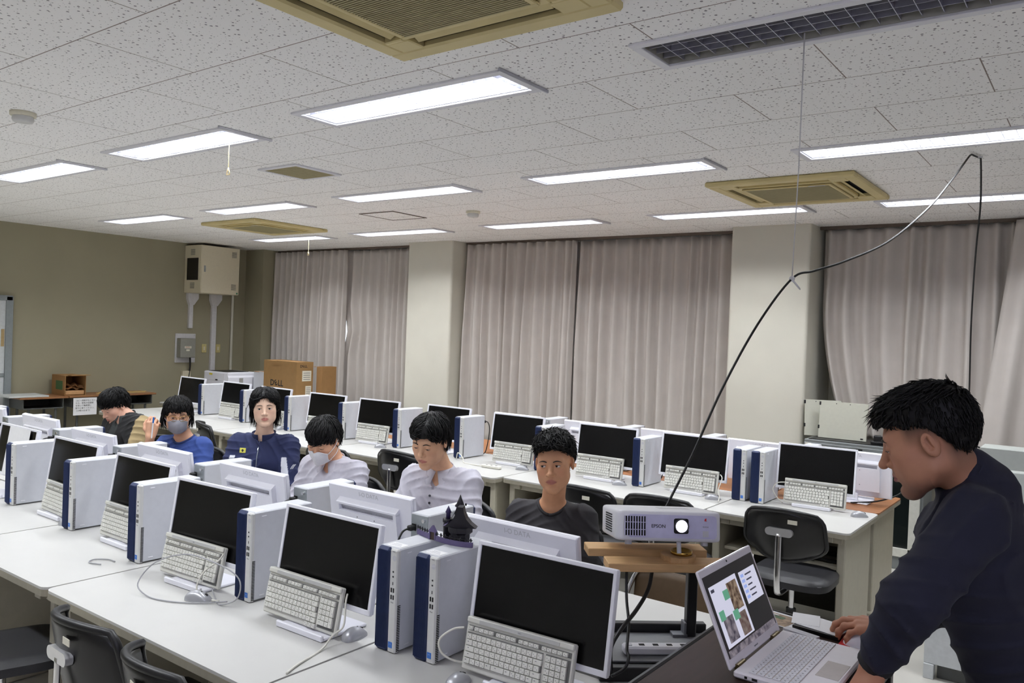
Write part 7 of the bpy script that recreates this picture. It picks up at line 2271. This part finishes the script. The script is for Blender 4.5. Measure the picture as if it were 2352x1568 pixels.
lp = thing('laptop', 'open silver laptop showing slides on the podium', 'laptop', (-0.660, 1.936, ZP), 0)
# local: x from hinge (0) towards the user (+x), y along the hinge
LWd = 0.337; LD = 0.208
bs = MB().box((LD / 2, 0, 0.009), (LD, LWd, 0.016), 0.004)
obj('base', bs, MATS['laptop_silver'], lp)
kb = obj('keyboard_deck', MB().box((0.085, 0, 0.0173), (0.105, LWd - .03, 0.0012), 0.0004), MATS['laptop_gold'], lp)
kk = MB()
for i in range(6):
    for j in range(19):
        if i == 5 and 4 <= j <= 8:
            continue
        kk.box((0.040 + 0.0178 * i, -0.150 + 0.0167 * j, 0.0184), (0.0158, 0.0149, 0.0016), 0.0004)
kk.box((0.129, -0.150 + 0.0167 * 6, 0.0184), (0.0158, 0.083, 0.0016), 0.0004)
obj('keys', kk, pm('laptop_key', (222, 222, 228), 0.5), lp)
kp_ = MB()
for i in range(6):
    for j in range(19): kp_.box((0.040 + 0.0178 * i, -0.150 + 0.0167 * j, 0.0193), (0.004, 0.003, 0.0002))
obj('key_print', kp_, MATS['key_ink'], lp)
obj('touchpad', MB().box((0.176, -0.015, 0.0172), (0.050, 0.105, 0.001), 0.0003), pm('touchpad', (184, 176, 172), 0.3), lp)
for y_ in (-0.118, 0.118): obj('hinge', MB().cyl((-0.002, y_ - .022, 0.014), (-0.002, y_ + .022, 0.014), 0.007, n=12), pm('hinge_gold', (120, 106, 76), 0.3, metal=0.8) if 'hinge_gold' not in MATS else MATS['hinge_gold'], lp)
for k, y_ in enumerate((-0.1690,)):
    for q, xx in enumerate((0.03, 0.05, 0.085)): obj('side_port', MB().box((xx, y_, 0.009), (0.012 if q else 0.006, 0.002, 0.005)), MATS['dark_hole'], lp)
LID = T(-0.004, 0, 0.014) @ RY(R(-24)) @ frame_m((0, 0, 0), (0, 1, 0), (0, 0, 1))   # x along the hinge (+y of room), y up the lid, z towards the user
LH = 0.225
ld = obj('lid', MB().box((0, LH / 2, -0.0035), (LWd, LH, 0.007), 0.003), MATS['laptop_silver'], lp, LID)
sw_, sh_ = LWd - .022, LH - .040
def emis(name, rgb, s):
    if name in MATS: return MATS[name]
    m = pm(name, rgb, 0.3, emit=(rgb, s)); 
    m.node_tree.nodes['Principled BSDF'].inputs['Base Color'].links and m.node_tree.links.remove(m.node_tree.nodes['Principled BSDF'].inputs['Base Color'].links[0])
    m.node_tree.nodes['Principled BSDF'].inputs['Base Color'].default_value = (0.01, 0.01, 0.01, 1)
    return m
SCN = obj('screen', MB().box((0, 0.022 + sh_ / 2, 0.0002), (sw_, sh_, 0.0012)), emis('lcd_dark', (28, 27, 30), 0.9), lp, LID)
def rect(x0, x1, y0, y1, z, m, name):
    return obj(name, MB().box(((x0 + x1) / 2 * sw_, 0.022 + (y0 + y1) / 2 * sh_, z), ((x1 - x0) * sw_, (y1 - y0) * sh_, 0.0002)), m, SCN)
SCN_M = None
white = emis('lcd_white', (206, 206, 226), 0.85)
def photo(name, seed, c0, c1):
    m = bpy.data.materials.new(name); m.use_nodes = True; nt = m.node_tree; b = nt.nodes['Principled BSDF']
    n = nt.nodes.new('ShaderNodeTexNoise'); n.inputs['Scale'].default_value = 60; n.inputs['Detail'].default_value = 6; n.noise_dimensions = '4D'; n.inputs['W'].default_value = seed
    r = nt.nodes.new('ShaderNodeValToRGB'); r.color_ramp.elements[0].color = S(*c0); r.color_ramp.elements[1].color = S(*c1); r.color_ramp.elements[0].position = 0.38; r.color_ramp.elements[1].position = 0.64
    tc = nt.nodes.new('ShaderNodeTexCoord'); nt.links.new(tc.outputs['Object'], n.inputs['Vector'])
    nt.links.new(n.outputs['Fac'], r.inputs['Fac']); nt.links.new(r.outputs['Color'], b.inputs['Emission Color']); b.inputs['Emission Strength'].default_value = 0.8; b.inputs['Base Color'].default_value = (0.02, 0.02, 0.02, 1)
    MATS[name] = m
    return m
ph = [photo('lcd_photo_a', 1.0, (62, 40, 30), (150, 130, 110)), photo('lcd_photo_b', 5.0, (60, 56, 70), (140, 132, 140)), photo('lcd_photo_c', 9.0, (80, 50, 50), (130, 120, 112))]
g_ = emis('lcd_green', (96, 160, 132), 0.8); bl_ = emis('lcd_blue', (150, 170, 230), 0.85)
rect(-0.46, 0.06, 0.10, 0.86, 0.0011, white, 'slide'); rect(0.12, 0.46, 0.42, 0.84, 0.0011, white, 'slide')
rect(-0.16, 0.03, 0.44, 0.80, 0.0014, ph[0], 'picture'); rect(-0.40, -0.22, 0.14, 0.44, 0.0014, ph[1], 'picture'); rect(-0.14, 0.02, 0.12, 0.40, 0.0014, ph[2], 'picture')
rect(-0.26, -0.16, 0.62, 0.74, 0.0016, g_, 'caption_box'); rect(-0.43, -0.34, 0.42, 0.54, 0.0016, g_, 'caption_box'); rect(-0.20, -0.10, 0.34, 0.46, 0.0016, g_, 'caption_box')
tl = emis('lcd_ink', (70, 70, 90), 0.6)
for i in range(5):
    rect(0.14, 0.20, 0.76 - .07 * i, 0.80 - .07 * i, 0.0014, bl_, 'bullet'); rect(0.23, 0.36 - .02 * (i % 3), 0.765 - .07 * i, 0.785 - .07 * i, 0.0014, tl, 'text_line')
rect(-0.44, -0.38, 0.78, 0.82, 0.0014, tl, 'text_line')
rect(-0.48, 0.48, 0.0, 0.08, 0.0011, ph[1], 'wallpaper')
obj('webcam', MB().cyl((0.0, LH - 0.009, 0.0), (0.0, LH - 0.009, 0.0008), 0.0028, n=12), MATS['dark_hole'], ld)
text('dynabook', 0.006, MATS['ink'], ld, T(0, 0.011, 0.0004), 0.0001)

# papers, pad, mouse and mouse mat on the podium
def leaflet(name, label, x, y, w, d, rz, m, z=ZP, h=0.0012, cat='paper', rx=0.0):
    o = obj(name, MB().box((0, 0, h / 2), (w, d, h), 0), m); o.location = (x, y, z); o.rotation_euler = (rx, 0, rz)
    return tag(o, label, cat)
pb = photo('print_field', 3.0, (104, 80, 60), (176, 150, 120)); pb.node_tree.nodes['Principled BSDF'].inputs['Emission Strength'].default_value = 0.0
nt = pb.node_tree; nt.links.new(nt.nodes['Color Ramp'].outputs['Color'], nt.nodes['Principled BSDF'].inputs['Base Color'])
l0 = leaflet('leaflet', 'leaflet printed with a field photograph, behind the laptop on the podium', -0.715, 2.225, 0.16, 0.10, -0.15, MATS['paper'])
obj('photo_print', MB().box((-0.02, -0.004, 0.0014), (0.14, 0.085, 0.0004)), pb, l0)
for k, (a, b, w, h_, c) in enumerate(((-0.055, 0.02, 0.03, 0.016, (90, 150, 190)), (0.0, 0.012, 0.035, 0.02, (70, 96, 60)), (-0.02, 0.025, 0.03, 0.014, (210, 206, 200)))):
    obj('photo_detail', MB().box((a, b, 0.0017), (w, h_, 0.0003), 0), pm('print_tint_%d' % k, c, 0.6), l0)
leaflet('note_pad', 'dark bound note pad under the white sheets on the podium', -0.592, 2.222, 0.12, 0.10, -0.10, MATS['podium_edge'], ZP, 0.010, 'note pad')
leaflet('white_sheet', 'white handwritten sheet lying on the note pad on the podium', -0.592, 2.228, 0.11, 0.095, -0.18, MATS['paper'], ZP + .0105, 0.0012)
leaflet('white_sheet', 'folded white sheet sticking up beside the note pad on the podium', -0.640, 2.24, 0.07, 0.09, 0.25, MATS['paper'], ZP + .0115, 0.0012)
leaflet('card', 'pale grey card standing behind the laptop keyboard on the podium', -0.620, 2.132, 0.09, 0.024, -0.22, MATS['soft_grey'], ZP + .0005, 0.012, 'card')
bb = leaflet('leaflet', 'blue leaflet with orange print sticking out behind the laptop lid', -0.80, 2.19, 0.12, 0.10, 0.3, pm('print_blue', (78, 108, 176), 0.5, var=0.15, scale=20), ZP + .0005, 0.0014)
obj('orange_print', MB().box((0.02, 0.0, 0.0016), (0.05, 0.022, 0.0003)), pm('print_orange', (206, 116, 84), 0.6), bb)
mat = leaflet('mouse_mat', 'red mouse mat with white script lettering under the hand of the standing man', -0.470, 2.200, 0.125, 0.150, 0.05, pm('mat_red', (196, 34, 40), 0.7, var=0.06), ZP, 0.003, 'mouse mat')
text('Canon', 0.046, MATS['paper'], mat, T(-0.040, -0.052, 0.0034), 0.0002, shear=0.35, bold=0.0012, align='LEFT')
mm = dup(MOU, tuple(px(1990, 1462, 2.03)), R(96), 'white mouse under the hand of the standing man', None)
mm.location.z = ZP + 0.0035; mm.name = 'mouse'
del mm['group']
for c_ in list(mm.children):
    if c_.name.startswith('shell'):
        c_.data = c_.data.copy(); c_.data.materials.clear(); c_.data.materials.append(MATS['frame_white'])
